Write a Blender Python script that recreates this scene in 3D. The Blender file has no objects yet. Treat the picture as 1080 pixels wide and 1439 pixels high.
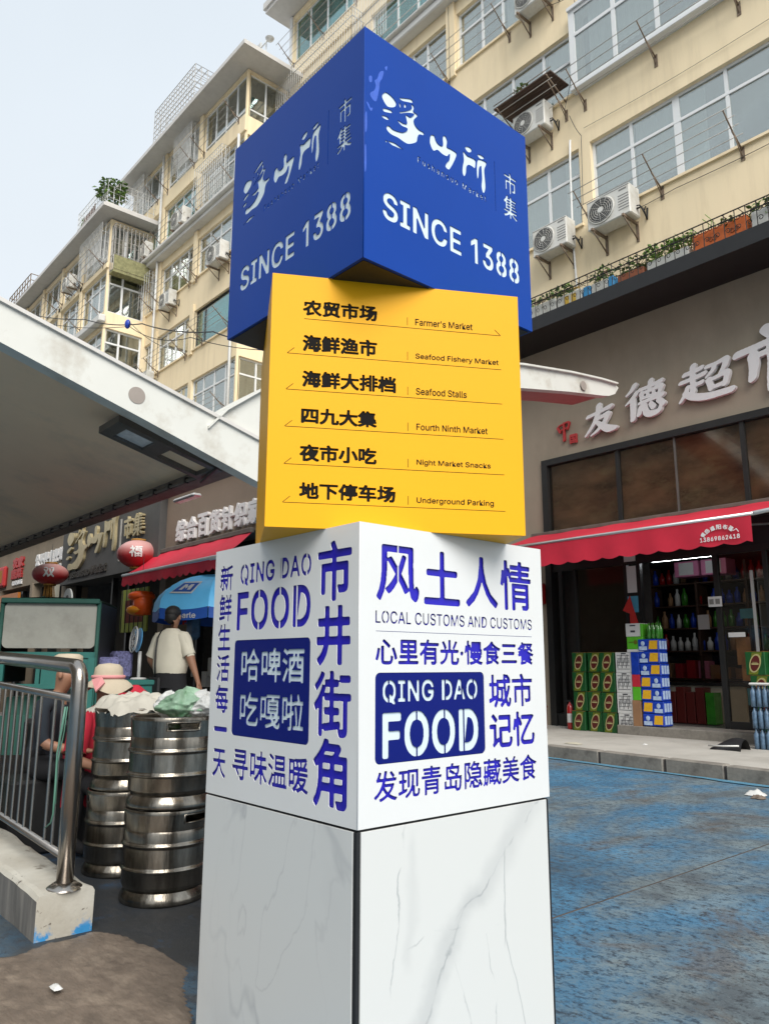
import bpy, bmesh, math, random
import numpy as np
from collections import defaultdict
from mathutils import Vector, Matrix, Euler

random.seed(7)
rnd = random.random
def ru(a, b): return a + (b - a) * rnd()
SC = bpy.context.scene
COL = SC.collection
PI = math.pi
# World axes: +X runs along the shop fronts (to the right), +Y runs into the building, Z up.

# ------------------------------------------------------------------ camera
cam = bpy.data.cameras.new('camera')
cam.sensor_fit = 'HORIZONTAL'; cam.sensor_width = 36.0
cam.lens = 36.0 * 1083.9 / 1080.0
cam.clip_start = 0.05; cam.clip_end = 1500
cam_o = bpy.data.objects.new('camera', cam); COL.objects.link(cam_o)
_m = Matrix.Rotation(math.radians(48.95), 4, 'Z') @ Matrix.Rotation(math.radians(90 + 11.168), 4, 'X') @ Matrix.Rotation(math.radians(0.107), 4, 'Z')
_m.translation = Vector((0, 0, 1.3))
cam_o.matrix_world = _m
SC.camera = cam_o

# ------------------------------------------------------------------ world and sun (overcast)
TO_SUN = Vector((0.84, -0.33, 0.82)).normalized()
SUN_EL = math.asin(TO_SUN.z); SUN_AZ = math.atan2(TO_SUN.x, TO_SUN.y)
w = bpy.data.worlds.new('World'); SC.world = w; w.use_nodes = True
nt = w.node_tree; nt.nodes.clear()
wo = nt.nodes.new('ShaderNodeOutputWorld'); bg = nt.nodes.new('ShaderNodeBackground')
sky = nt.nodes.new('ShaderNodeTexSky'); sky.sky_type = 'NISHITA'; sky.sun_disc = False
sky.sun_elevation = SUN_EL; sky.sun_rotation = SUN_AZ; sky.dust_density = 3.0; sky.air_density = 1.0
tc = nt.nodes.new('ShaderNodeTexCoord'); sx = nt.nodes.new('ShaderNodeSeparateXYZ')
nt.links.new(tc.outputs['Generated'], sx.inputs[0])
cr = nt.nodes.new('ShaderNodeValToRGB')
cr.color_ramp.elements[0].position = 0.0; cr.color_ramp.elements[0].color = (0.885, 0.93, 0.96, 1)
cr.color_ramp.elements[1].position = 1.0; cr.color_ramp.elements[1].color = (0.70, 0.785, 0.865, 1)
nt.links.new(sx.outputs['Z'], cr.inputs[0])
nz = nt.nodes.new('ShaderNodeTexNoise'); nz.inputs['Scale'].default_value = 2.2; nz.inputs['Detail'].default_value = 4
nt.links.new(tc.outputs['Generated'], nz.inputs['Vector'])
mr = nt.nodes.new('ShaderNodeMapRange'); mr.inputs['To Min'].default_value = 8.2; mr.inputs['To Max'].default_value = 9.8
nt.links.new(nz.outputs['Fac'], mr.inputs['Value'])
vm = nt.nodes.new('ShaderNodeVectorMath'); vm.operation = 'SCALE'
nt.links.new(cr.outputs[0], vm.inputs[0]); nt.links.new(mr.outputs[0], vm.inputs['Scale'])
mx = nt.nodes.new('ShaderNodeMix'); mx.data_type = 'RGBA'; mx.inputs[0].default_value = 0.9
nt.links.new(sky.outputs[0], mx.inputs[6]); nt.links.new(vm.outputs[0], mx.inputs[7])
nt.links.new(mx.outputs[2], bg.inputs['Color']); bg.inputs['Strength'].default_value = 0.081
nt.links.new(bg.outputs[0], wo.inputs['Surface'])
sun = bpy.data.lights.new('sun', 'SUN'); sun.energy = 2.75; sun.angle = math.radians(45); sun.color = (1.0, 0.965, 0.91)
sun_o = bpy.data.objects.new('sun', sun); COL.objects.link(sun_o)
sun_o.rotation_euler = (-TO_SUN).to_track_quat('-Z', 'Y').to_euler(); sun_o.location = (5, -5, 30)
SC.view_settings.view_transform = 'Standard'; SC.view_settings.look = 'None'
SC.view_settings.exposure = 0.62; SC.view_settings.gamma = 1.0; SC.view_settings.use_curve_mapping = False
SC.render.engine = 'CYCLES'
SC.cycles.max_bounces = 7; SC.cycles.diffuse_bounces = 3; SC.cycles.glossy_bounces = 4; SC.cycles.transparent_max_bounces = 10
SC.cycles.transmission_bounces = 4
try: SC.cycles.use_denoising = True
except Exception: pass

# ------------------------------------------------------------------ materials
def new_mat(name):
    m = bpy.data.materials.new(name); m.use_nodes = True
    return m, m.node_tree, m.node_tree.nodes['Principled BSDF']
def mat(name, col, rough=0.6, metal=0.0, var=0.12, scale=6.0, bump=0.0, bscale=60.0, spec=0.5, dirt_or_reflection=None, dirt_or_reflection_amt=0.0, dscale=3.0, coat=0.0, stretch=None, emit=None, estr=0.0, alpha=1.0):
    m, t, p = new_mat(name)
    c = (*col, 1)
    tcn = t.nodes.new('ShaderNodeTexCoord'); vec = tcn.outputs['Object']
    if stretch:
        mp = t.nodes.new('ShaderNodeMapping'); mp.inputs['Scale'].default_value = stretch
        t.links.new(vec, mp.inputs['Vector']); vec = mp.outputs[0]
    n = t.nodes.new('ShaderNodeTexNoise'); n.inputs['Scale'].default_value = scale; n.inputs['Detail'].default_value = 5; n.inputs['Roughness'].default_value = 0.6
    t.links.new(vec, n.inputs['Vector'])
    r = t.nodes.new('ShaderNodeMapRange'); r.inputs['From Min'].default_value = 0.25; r.inputs['From Max'].default_value = 0.75
    r.inputs['To Min'].default_value = 1 - var; r.inputs['To Max'].default_value = 1 + var * 0.6
    t.links.new(n.outputs['Fac'], r.inputs['Value'])
    v = t.nodes.new('ShaderNodeVectorMath'); v.operation = 'SCALE'; v.inputs[0].default_value = col
    t.links.new(r.outputs[0], v.inputs['Scale']); out = v.outputs[0]
    if dirt_or_reflection:
        n2 = t.nodes.new('ShaderNodeTexNoise'); n2.inputs['Scale'].default_value = dscale; n2.inputs['Detail'].default_value = 7; n2.inputs['Roughness'].default_value = 0.68
        t.links.new(vec, n2.inputs['Vector'])
        r2 = t.nodes.new('ShaderNodeMapRange'); r2.inputs['From Min'].default_value = 0.5; r2.inputs['From Max'].default_value = 0.72
        r2.inputs['To Min'].default_value = 0; r2.inputs['To Max'].default_value = dirt_or_reflection_amt
        t.links.new(n2.outputs['Fac'], r2.inputs['Value'])
        mxx = t.nodes.new('ShaderNodeMix'); mxx.data_type = 'RGBA'
        t.links.new(r2.outputs[0], mxx.inputs[0]); t.links.new(out, mxx.inputs[6]); mxx.inputs[7].default_value = (*dirt_or_reflection, 1); out = mxx.outputs[2]
    t.links.new(out, p.inputs['Base Color'])
    p.inputs['Roughness'].default_value = rough; p.inputs['Metallic'].default_value = metal
    p.inputs['Specular IOR Level'].default_value = spec; p.inputs['Coat Weight'].default_value = coat
    if bump:
        nb = t.nodes.new('ShaderNodeTexNoise'); nb.inputs['Scale'].default_value = bscale; nb.inputs['Detail'].default_value = 4
        t.links.new(vec, nb.inputs['Vector'])
        b = t.nodes.new('ShaderNodeBump'); b.inputs['Strength'].default_value = bump; b.inputs['Distance'].default_value = 0.01
        t.links.new(nb.outputs['Fac'], b.inputs['Height']); t.links.new(b.outputs[0], p.inputs['Normal'])
    if emit: p.inputs['Emission Color'].default_value = (*emit, 1); p.inputs['Emission Strength'].default_value = estr
    if alpha < 1: p.inputs['Alpha'].default_value = alpha
    return m
M = {}
M['cream'] = mat('cream_render', (0.88, 0.73, 0.49), .85, var=.07, scale=1.2, bump=.15, dirt_or_reflection=(.56, .44, .28), dirt_or_reflection_amt=.4, dscale=2.6, stretch=(1, 1, .12))
M['white_paint'] = mat('white_paint', (0.66, 0.65, 0.62), .6, var=.08, scale=2, dirt_or_reflection=(.42, .39, .33), dirt_or_reflection_amt=.4, dscale=1.2)
M['upvc'] = mat('white_plastic_frame', (0.74, 0.75, 0.75), .35, var=.04)
M['eave'] = mat('eave_plaster', (0.60, 0.58, 0.55), .8, var=.08, dirt_or_reflection=(.35, .33, .3), dirt_or_reflection_amt=.35, dscale=.9)
M['dark_frame'] = mat('dark_metal_frame', (.018, .018, .018), .35, var=.2)
M['black'] = mat('black_cladding', (.012, .012, .013), .5, var=.3, bump=.05)
M['fascia_beige'] = mat('fascia_beige', (.31, .255, .19), .75, var=.08, scale=3, bump=.06, dirt_or_reflection=(.17, .14, .1), dirt_or_reflection_amt=.4, dscale=.8, stretch=(1, 1, .5))
M['fascia_brown'] = mat('fascia_brown', (.235, .175, .13), .75, var=.1, scale=2, dirt_or_reflection=(.14, .1, .08), dirt_or_reflection_amt=.4, dscale=1.2)
M['fascia_grey'] = mat('fascia_dark_grey', (.065, .063, .06), .7, var=.12)
M['fascia_tan'] = mat('fascia_tan', (.25, .2, .145), .8, var=.1, dirt_or_reflection=(.12, .1, .07), dirt_or_reflection_amt=.5, dscale=1)
M['steel_rod'] = mat('weathered_rod', (.42, .40, .37), .5, .3, var=.3)
M['rust'] = mat('rusty_iron', (.24, .18, .13), .8, .2, var=.4, scale=30)
M['iron'] = mat('dark_iron_scroll', (.03, .028, .026), .6, .4, var=.3)
M['grid'] = mat('painted_grille', (.62, .62, .6), .5, .2, var=.1)
M['ac_white'] = mat('ac_casing_white', (.66, .65, .61), .5, var=.06, dirt_or_reflection=(.35, .3, .2), dirt_or_reflection_amt=.45, dscale=4, bump=.03)
M['ac_dark'] = mat('ac_fan_dark', (.055, .055, .055), .6)
M['ac_grey'] = mat('ac_grille_grey', (.2, .2, .19), .5)
M['room'] = mat('room_dark', (.20, .21, .20), .9, var=.5, scale=1.2)
M['room_teal'] = mat('room_teal_curtain', (.30, .52, .52), .9, var=.2)
M['curtain'] = mat('white_curtain', (.75, .75, .73), .9, var=.06)
M['curtain_teal'] = mat('teal_curtain', (.28, .55, .55), .9, var=.15, scale=12)
M['red_cloth'] = mat('red_awning_cloth', (.60, .018, .045), .65, var=.12, scale=3, dirt_or_reflection=(.33, .012, .025), dirt_or_reflection_amt=.5, dscale=1.5, bump=.1, bscale=12)
M['alu'] = mat('aluminium', (.62, .62, .62), .35, .7, var=.1)
M['blue_paint'] = None
M['yellow'] = mat('yellow_painted_metal', (.78, .375, .002), .5, var=.035, scale=1.5, spec=.2, bump=.02, bscale=8)
M['white_panel'] = mat('white_painted_metal', (.66, .665, .655), .38, var=.03, scale=1.2, bump=.02, bscale=6, dirt_or_reflection=(.6, .6, .57), dirt_or_reflection_amt=.35, dscale=2)
M['navy_back'] = mat('ultramarine_backing', (.014, .008, .40), .4, var=.25, scale=7)
M['navy'] = mat('navy_painted_plate', (.001, .007, .14), .45, var=.08, scale=2, spec=.25)
M['acrylic'] = mat('pale_acrylic', (.62, .72, .76), .3, var=.05, scale=3)
M['letter_dark'] = mat('dark_brown_backing', (.009, .007, .006), .7, var=.25, scale=20, spec=.1)
M['letter_white'] = mat('white_sign_letter', (.74, .72, .71), .5, var=.04)
M['letter_side'] = M['letter_white']
M['gold'] = mat('old_gold_letter', (.46, .38, .22), .4, .35, var=.25, scale=8)
M['red_letter'] = mat('red_letter', (.42, .03, .03), .5)
M['concrete'] = mat('pale_concrete', (.40, .38, .34), .9, var=.15, scale=5, bump=.3, dirt_or_reflection=(.16, .14, .12), dirt_or_reflection_amt=.55, dscale=1.6)
M['kerb'] = mat('granite_kerb', (.24, .22, .19), .85, var=.2, scale=20, bump=.25, dirt_or_reflection=(.1, .09, .08), dirt_or_reflection_amt=.8, dscale=4)
M['kerb_dark'] = mat('dirty_kerb_joint', (.07, .06, .055), .95)
M['steel'] = mat('steel_keg_reflection_streaks', (.36, .325, .275), .26, 1.0, var=.75, scale=1.6, bump=.55, bscale=2.2, dirt_or_reflection=(.05, .04, .03), dirt_or_reflection_amt=.9, dscale=1.3, stretch=(6, 6, 1.1))  # upright colour streaks paint in dark and bright reflections
M['chrome'] = mat('stainless_tube', (.42, .385, .35), .24, 1.0, var=.2, scale=4, bump=.05, bscale=10)
M['tan_skin'] = mat('skin', (.30, .15, .09), .55, var=.06)
M['cream_shirt'] = mat('cream_shirt', (.62, .58, .47), .85, var=.08, bump=.35, bscale=9)
M['black_cloth'] = mat('black_trousers', (.008, .008, .01), .9, var=.3)
M['red_shirt'] = mat('red_shirt', (.42, .01, .03), .8, var=.12, bump=.4, bscale=9)
M['navy_shirt'] = mat('dark_shirt', (.012, .018, .026), .9, var=.2, bump=.3, bscale=9)
M['hat'] = mat('beige_hat', (.46, .39, .29), .9, var=.1, bump=.4, bscale=14)
M['pink'] = mat('pink_ribbon', (.62, .26, .26), .8)
M['hair'] = mat('black_hair', (.012, .01, .009), .6, bump=.5, bscale=90)
M['teal'] = mat('teal_painted_steel', (.02, .145, .125), .5, var=.15, dirt_or_reflection=(.03, .12, .1), dirt_or_reflection_amt=.6, dscale=5)
M['dkgreen'] = mat('dark_green_canvas', (.015, .08, .06), .7, var=.2)
M['cab_grey'] = mat('grey_beige_tarpaulin', (.33, .325, .285), .65, var=.1, scale=3, dirt_or_reflection=(.15, .14, .12), dirt_or_reflection_amt=.5, dscale=2, bump=.15, bscale=7)
M['umb_blue'] = mat('blue_umbrella_cloth', (.14, .58, 1.0), .5, var=.08)
M['umb_dark'] = mat('blue_valance_cloth', (.015, .09, .42), .6)
M['lantern'] = None
M['tassel'] = mat('gold_tassel', (.35, .17, .03), .8, var=.3, scale=50)
M['orange'] = mat('orange_lantern', (.75, .10, .01), .35, var=.2, scale=5)
M['yellow_fruit'] = mat('yellow_orange_lantern', (.72, .26, .01), .35)
M['green_goods'] = mat('leafy_greens', (.30, .34, .05), .7, var=.5, scale=30)
M['leaf'] = mat('plant_leaf', (.07, .13, .03), .6, var=.4, scale=12)
M['leaf2'] = mat('bright_leaf', (.15, .26, .04), .6, var=.4, scale=12)
M['basket_blue'] = mat('blue_plastic_basket', (.005, .03, .50), .4)
M['fan_blue'] = mat('blue_fan_plastic', (.10, .38, .68), .4)
M['white_plastic'] = mat('white_plastic', (.62, .62, .6), .4, var=.1)
M['terracotta'] = mat('terracotta', (.30, .10, .05), .8)
M['planter_orange'] = mat('orange_planter_board', (.62, .14, .03), .6, var=.25, scale=8)
M['planter_white'] = mat('white_planter', (.60, .60, .56), .7, var=.15, dirt_or_reflection=(.2, .18, .12), dirt_or_reflection_amt=.6, dscale=6)
M['planter_yellow'] = mat('yellow_board', (.62, .40, .05), .6)
M['planter_blue'] = mat('blue_board', (.05, .30, .60), .6)
M['beer_green'] = mat('green_beer_carton', (.008, .075, .018), .4, var=.2, scale=10)
M['beer_gold'] = mat('gold_green_print', (.13, .15, .012), .4, var=.3, scale=14)
M['beer_red'] = mat('dark_red_print', (.09, .012, .01), .4)
M['beer_cream'] = mat('cream_print', (.40, .36, .16), .4)
M['beer_orange'] = mat('orange_print', (.4, .13, .02), .4)
M['carton_white'] = mat('white_carton', (.60, .60, .59), .55, var=.05)
M['print_black'] = mat('black_print', (.05, .05, .06), .5)
M['carton_blue'] = mat('blue_carton', (.010, .05, .42), .35, var=.4, scale=16)
M['print_yellow'] = mat('yellow_print', (.75, .42, .02), .4, var=.15, scale=20)
M['print_paleblue'] = mat('pale_blue_print', (.45, .58, .78), .4, var=.3, scale=20)
M['carton_lime'] = mat('lime_carton', (.09, .42, .02), .45)
M['carton_brown'] = mat('brown_carton', (.30, .16, .08), .8, var=.2)
M['carton_red'] = mat('red_carton', (.5, .02, .04), .5)
M['bottle_green'] = mat('green_bottle', (.04, .22, .02), .2, var=.3, coat=.3)
M['shelf_wood'] = mat('dark_wood_shelf', (.06, .03, .018), .6, var=.3)
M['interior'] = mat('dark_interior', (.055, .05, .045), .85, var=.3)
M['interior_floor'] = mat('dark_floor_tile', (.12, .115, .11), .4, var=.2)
M['counter'] = mat('cream_counter', (.50, .47, .38), .5)
M['tube'] = mat('lit_tube', (.9, .92, .95), .4, emit=(.92, .96, 1.0), estr=16.0)
M['ext_red'] = mat('extinguisher_red', (.33, .01, .012), .3, coat=.4)
M['flag_red'] = mat('red_pennant', (.52, .02, .015), .7)
M['brown_wood'] = mat('brown_stool_wood', (.13, .045, .025), .6, var=.2)
M['cable'] = mat('black_cable', (.012, .012, .013), .6)
M['white_pipe'] = mat('white_pipe', (.7, .7, .68), .5)
M['canopy_white'] = mat('canopy_painted_steel', (.63, .63, .585), .5, var=.06, scale=1.5, dirt_or_reflection=(.36, .31, .24), dirt_or_reflection_amt=.6, dscale=2.4, bump=.04)
M['soffit'] = mat('canopy_soffit', (.90, .66, .45), .8, var=.06, scale=1.0, dirt_or_reflection=(.36, .31, .25), dirt_or_reflection_amt=.4, dscale=.8)
M['soffit_red'] = mat('reddish_soffit', (.42, .17, .16), .7)
M['gutter'] = mat('grimy_gutter', (.15, .13, .11), .7, .2, var=.3)
M['hole_grey'] = mat('round_hole_grey', (.30, .26, .23), .7)
M['lampbox'] = mat('grey_lamp_frame', (.16, .15, .14), .45, .5, var=.2)
M['lampglass'] = mat('lamp_glass', (.7, .72, .74), .15, var=.2, scale=12)
M['sheet'] = mat('plastic_bag_white', (.6, .6, .58), .4, var=.1, bump=.3, bscale=12)
M['bag_green'] = mat('plastic_bag_green', (.30, .46, .32), .35, dirt_or_reflection=(.03, .28, .08), dirt_or_reflection_amt=1.0, dscale=5, var=.5, scale=9, bump=.3, bscale=14)
M['paper'] = mat('dirty_paper', (.45, .42, .33), .9, var=.15)
M['mud'] = mat('muddy_patch', (.155, .12, .092), .6, var=.35, scale=7, bump=.7, bscale=26, dirt_or_reflection=(.27, .215, .165), dirt_or_reflection_amt=.8, dscale=4.5, stretch=(1, 1.7, 1))
M['lime_sign'] = mat('lime_sign_board', (.30, .34, .06), .6, var=.15)
M['bulb_white'] = mat('frosted_white', (.5, .52, .5), .5)
M['pennant_white'] = M['white_plastic']
M['patterned'] = mat('patterned_bag', (.18, .18, .36), .7, var=.9, scale=34)
M['pink_carton'] = mat('pink_carton', (.62, .2, .36), .5)
M['poster'] = mat('faded_poster', (.42, .24, .12), .6, var=.4, scale=7)
M['poster_blue'] = mat('blue_poster', (.08, .34, .5), .5)
M['rope'] = mat('green_plastic_string', (.10, .24, .18), .6)
M['clear_water'] = mat('water_bottles_wrapped', (.10, .17, .26), .25, var=.5, scale=20)
M['brick'] = M['fascia_tan']

def glass_mat(name, tint=(.82, .88, .88), refl=.24, rough=.03, noise=True):
    m = bpy.data.materials.new(name); m.use_nodes = True; t = m.node_tree; t.nodes.clear()
    o = t.nodes.new('ShaderNodeOutputMaterial'); tr = t.nodes.new('ShaderNodeBsdfTransparent'); tr.inputs[0].default_value = (*tint, 1)
    g = t.nodes.new('ShaderNodeBsdfGlossy'); g.inputs['Roughness'].default_value = rough; g.inputs['Color'].default_value = (.93, .93, .90, 1)
    f = t.nodes.new('ShaderNodeLayerWeight'); f.inputs['Blend'].default_value = .35
    r = t.nodes.new('ShaderNodeMapRange'); r.inputs['To Min'].default_value = refl; r.inputs['To Max'].default_value = min(1, refl + .55)
    t.links.new(f.outputs['Fresnel'], r.inputs['Value'])
    b = t.nodes.new('ShaderNodeBump'); b.inputs['Strength'].default_value = .05; n = t.nodes.new('ShaderNodeTexNoise'); n.inputs['Scale'].default_value = 1.5
    tcc = t.nodes.new('ShaderNodeTexCoord'); t.links.new(tcc.outputs['Object'], n.inputs['Vector']); t.links.new(n.outputs['Fac'], b.inputs['Height'])
    t.links.new(b.outputs[0], g.inputs['Normal'])
    x = t.nodes.new('ShaderNodeMixShader'); t.links.new(r.outputs[0], x.inputs[0]); t.links.new(tr.outputs[0], x.inputs[1]); t.links.new(g.outputs[0], x.inputs[2])
    t.links.new(x.outputs[0], o.inputs[0]); return m
M['glass'] = glass_mat('window_glass')
M['glass_teal'] = glass_mat('teal_window_glass', (.45, .80, .82), .16)
M['glass_dark'] = glass_mat('shop_glass', (.85, .80, .74), .03, .10)

def blue_paint():
    m, t, p = new_mat('blue_painted_metal')
    tcn = t.nodes.new('ShaderNodeTexCoord')
    n = t.nodes.new('ShaderNodeTexNoise'); n.inputs['Scale'].default_value = 2.5; n.inputs['Detail'].default_value = 3; t.links.new(tcn.outputs['Object'], n.inputs['Vector'])
    r = t.nodes.new('ShaderNodeMapRange'); r.inputs['To Min'].default_value = .9; r.inputs['To Max'].default_value = 1.1; t.links.new(n.outputs['Fac'], r.inputs['Value'])
    v = t.nodes.new('ShaderNodeVectorMath'); v.operation = 'SCALE'; v.inputs[0].default_value = (.0008, .044, .285); t.links.new(r.outputs[0], v.inputs['Scale'])
    t.links.new(v.outputs[0], p.inputs['Base Color']); p.inputs['Roughness'].default_value = .42; p.inputs['Specular IOR Level'].default_value = .2
    b = t.nodes.new('ShaderNodeBump'); b.inputs['Strength'].default_value = .03; n2 = t.nodes.new('ShaderNodeTexNoise'); n2.inputs['Scale'].default_value = 3; t.links.new(tcn.outputs['Object'], n2.inputs['Vector'])
    t.links.new(n2.outputs['Fac'], b.inputs['Height']); t.links.new(b.outputs[0], p.inputs['Normal'])
    return m
M['blue'] = blue_paint()
M['blue_scuff'] = mat('scuffed_paler_blue', (.035, .11, .52), .5, var=.2, scale=30)

def marble():
    m, t, p = new_mat('white_marble_tile')
    tcn = t.nodes.new('ShaderNodeTexCoord'); mp = t.nodes.new('ShaderNodeMapping'); mp.inputs['Rotation'].default_value = (.5, .5, .2); mp.inputs['Scale'].default_value = (1.0, 1.0, .55)
    t.links.new(tcn.outputs['Object'], mp.inputs['Vector'])
    def vein(scale, width, seed, dist=2.2):
        n = t.nodes.new('ShaderNodeTexNoise'); n.noise_dimensions = '4D'; n.inputs['W'].default_value = seed; n.inputs['Scale'].default_value = scale; n.inputs['Detail'].default_value = 5; n.inputs['Roughness'].default_value = .48; n.inputs['Distortion'].default_value = dist * .25
        t.links.new(mp.outputs[0], n.inputs['Vector'])
        a = t.nodes.new('ShaderNodeMath'); a.operation = 'SUBTRACT'; a.inputs[1].default_value = .5; t.links.new(n.outputs['Fac'], a.inputs[0])
        b = t.nodes.new('ShaderNodeMath'); b.operation = 'ABSOLUTE'; t.links.new(a.outputs[0], b.inputs[0])
        r = t.nodes.new('ShaderNodeMapRange'); r.inputs['From Max'].default_value = width; r.inputs['To Min'].default_value = 1; r.inputs['To Max'].default_value = 0; t.links.new(b.outputs[0], r.inputs['Value'])
        return r.outputs[0]
    v1 = vein(1.3, .010, 1.3); v2 = vein(1.1, .045, 1.3); v3 = vein(2.3, .006, 5.0)
    msk = t.nodes.new('ShaderNodeTexNoise'); msk.inputs['Scale'].default_value = 1.4; t.links.new(mp.outputs[0], msk.inputs['Vector'])
    mk = t.nodes.new('ShaderNodeMapRange'); mk.inputs['From Min'].default_value = .42; mk.inputs['From Max'].default_value = .6; t.links.new(msk.outputs['Fac'], mk.inputs['Value'])
    base = (.60, .605, .585, 1)
    last = None
    for vv, c, amt, masked in ((v2, (.50, .50, .49, 1), .55, True), (v1, (.36, .37, .38, 1), .75, True), (v3, (.42, .42, .42, 1), .5, True)):
        mm = t.nodes.new('ShaderNodeMath'); mm.operation = 'MULTIPLY'; mm.inputs[1].default_value = amt; t.links.new(vv, mm.inputs[0])
        mo = t.nodes.new('ShaderNodeMath'); mo.operation = 'MULTIPLY'; t.links.new(mm.outputs[0], mo.inputs[0]); t.links.new(mk.outputs[0], mo.inputs[1])
        x = t.nodes.new('ShaderNodeMix'); x.data_type = 'RGBA'; t.links.new(mo.outputs[0], x.inputs[0])
        if last: t.links.new(last, x.inputs[6])
        else: x.inputs[6].default_value = base
        x.inputs[7].default_value = c; last = x.outputs[2]
    t.links.new(last, p.inputs['Base Color']); p.inputs['Roughness'].default_value = .3
    return m
M['marble'] = marble()

def marble_veined():
    """White tile with a broad grey diagonal vein and a few thin branches."""
    m, t, p = new_mat('veined_marble_tile'); N = t.nodes; LK = t.links
    tcn = N.new('ShaderNodeTexCoord'); V = tcn.outputs['Object']
    def M_(op, a, b_=None, c_=None):
        x = N.new('ShaderNodeMath'); x.operation = op
        for i, q in enumerate((a, b_, c_)):
            if q is None: continue
            if isinstance(q, (int, float)): x.inputs[i].default_value = q
            else: LK.new(q, x.inputs[i])
        return x.outputs[0]
    def nz_(scale, w_):
        n = N.new('ShaderNodeTexNoise'); n.noise_dimensions = '4D'; n.inputs['Scale'].default_value = scale; n.inputs['Detail'].default_value = 6; n.inputs['W'].default_value = w_; LK.new(V, n.inputs['Vector']); return n.outputs['Fac']
    s = N.new('ShaderNodeSeparateXYZ'); LK.new(V, s.inputs[0]); Y, Z = s.outputs['Y'], s.outputs['Z']
    n1 = M_('SUBTRACT', nz_(4.0, 1.), .5); n2 = M_('SUBTRACT', nz_(9.0, 4.), .5)
    last = None
    def line(y0, z0, y1, z1, wd, amt, col, amp=.16, amp2=.05, gaps=0.0):
        nonlocal last
        L = math.hypot(y1 - y0, z1 - z0); dy, dz = (y1 - y0) / L, (z1 - z0) / L
        py, pz = M_('SUBTRACT', Y, y0), M_('SUBTRACT', Z, z0)
        along = M_('MULTIPLY_ADD', py, dy / L, M_('MULTIPLY', pz, dz / L)); d = M_('MULTIPLY_ADD', py, -dz, M_('MULTIPLY', pz, dy))
        d = M_('ABSOLUTE', M_('ADD', d, M_('MULTIPLY_ADD', n1, amp, M_('MULTIPLY', n2, amp2))))
        r = N.new('ShaderNodeMapRange'); r.interpolation_type = 'SMOOTHSTEP'; r.inputs[1].default_value = 0; r.inputs[2].default_value = wd; r.inputs[3].default_value = amt; r.inputs[4].default_value = 0; LK.new(d, r.inputs[0]); f = r.outputs[0]
        for a_, b_ in ((-.06, .08), (1.06, .92)):
            q = N.new('ShaderNodeMapRange'); q.inputs[1].default_value = a_; q.inputs[2].default_value = b_; LK.new(along, q.inputs[0]); f = M_('MULTIPLY', f, q.outputs[0])
        if gaps: 
            q = N.new('ShaderNodeMapRange'); q.inputs[1].default_value = -.08; q.inputs[2].default_value = .06; LK.new(n2, q.inputs[0]); f = M_('MULTIPLY', f, q.outputs[0])
        x = N.new('ShaderNodeMix'); x.data_type = 'RGBA'; LK.new(f, x.inputs[0])
        if last: LK.new(last, x.inputs[6])
        else: x.inputs[6].default_value = (.60, .605, .585, 1)
        x.inputs[7].default_value = (*col, 1); last = x.outputs[2]
    g1, g2 = (.42, .43, .425), (.25, .265, .275)
    line(-.30, .20, .05, .60, .060, .55, g1, .18, .07); line(.02, .57, .38, .85, .075, .45, g1, .15, .07)
    line(-.30, .16, .03, .58, .006, .6, g2, .16, .06, 1); line(-.02, .54, .40, .84, .005, .55, g2, .14, .05, 1)
    line(.19, .70, .19, .42, .005, .55, g2, .05, .03); line(.19, .44, .28, .12, .004, .5, g2, .05, .02)
    line(-.25, .84, -.30, .40, .005, .6, g2, .10, .06, 1); line(-.22, .80, -.24, .44, .028, .25, g1, .10, .06); line(-.23, .50, .14, .50, .004, .5, g2, .12, .05, 1)
    line(.10, .50, .13, .14, .004, .45, g2, .06, .05, 1); line(-.04, .40, .05, .10, .004, .4, g2, .08, .04, 1)
    LK.new(last, p.inputs['Base Color']); p.inputs['Roughness'].default_value = .28
    return m
M['marble_veined'] = marble_veined()

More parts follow.
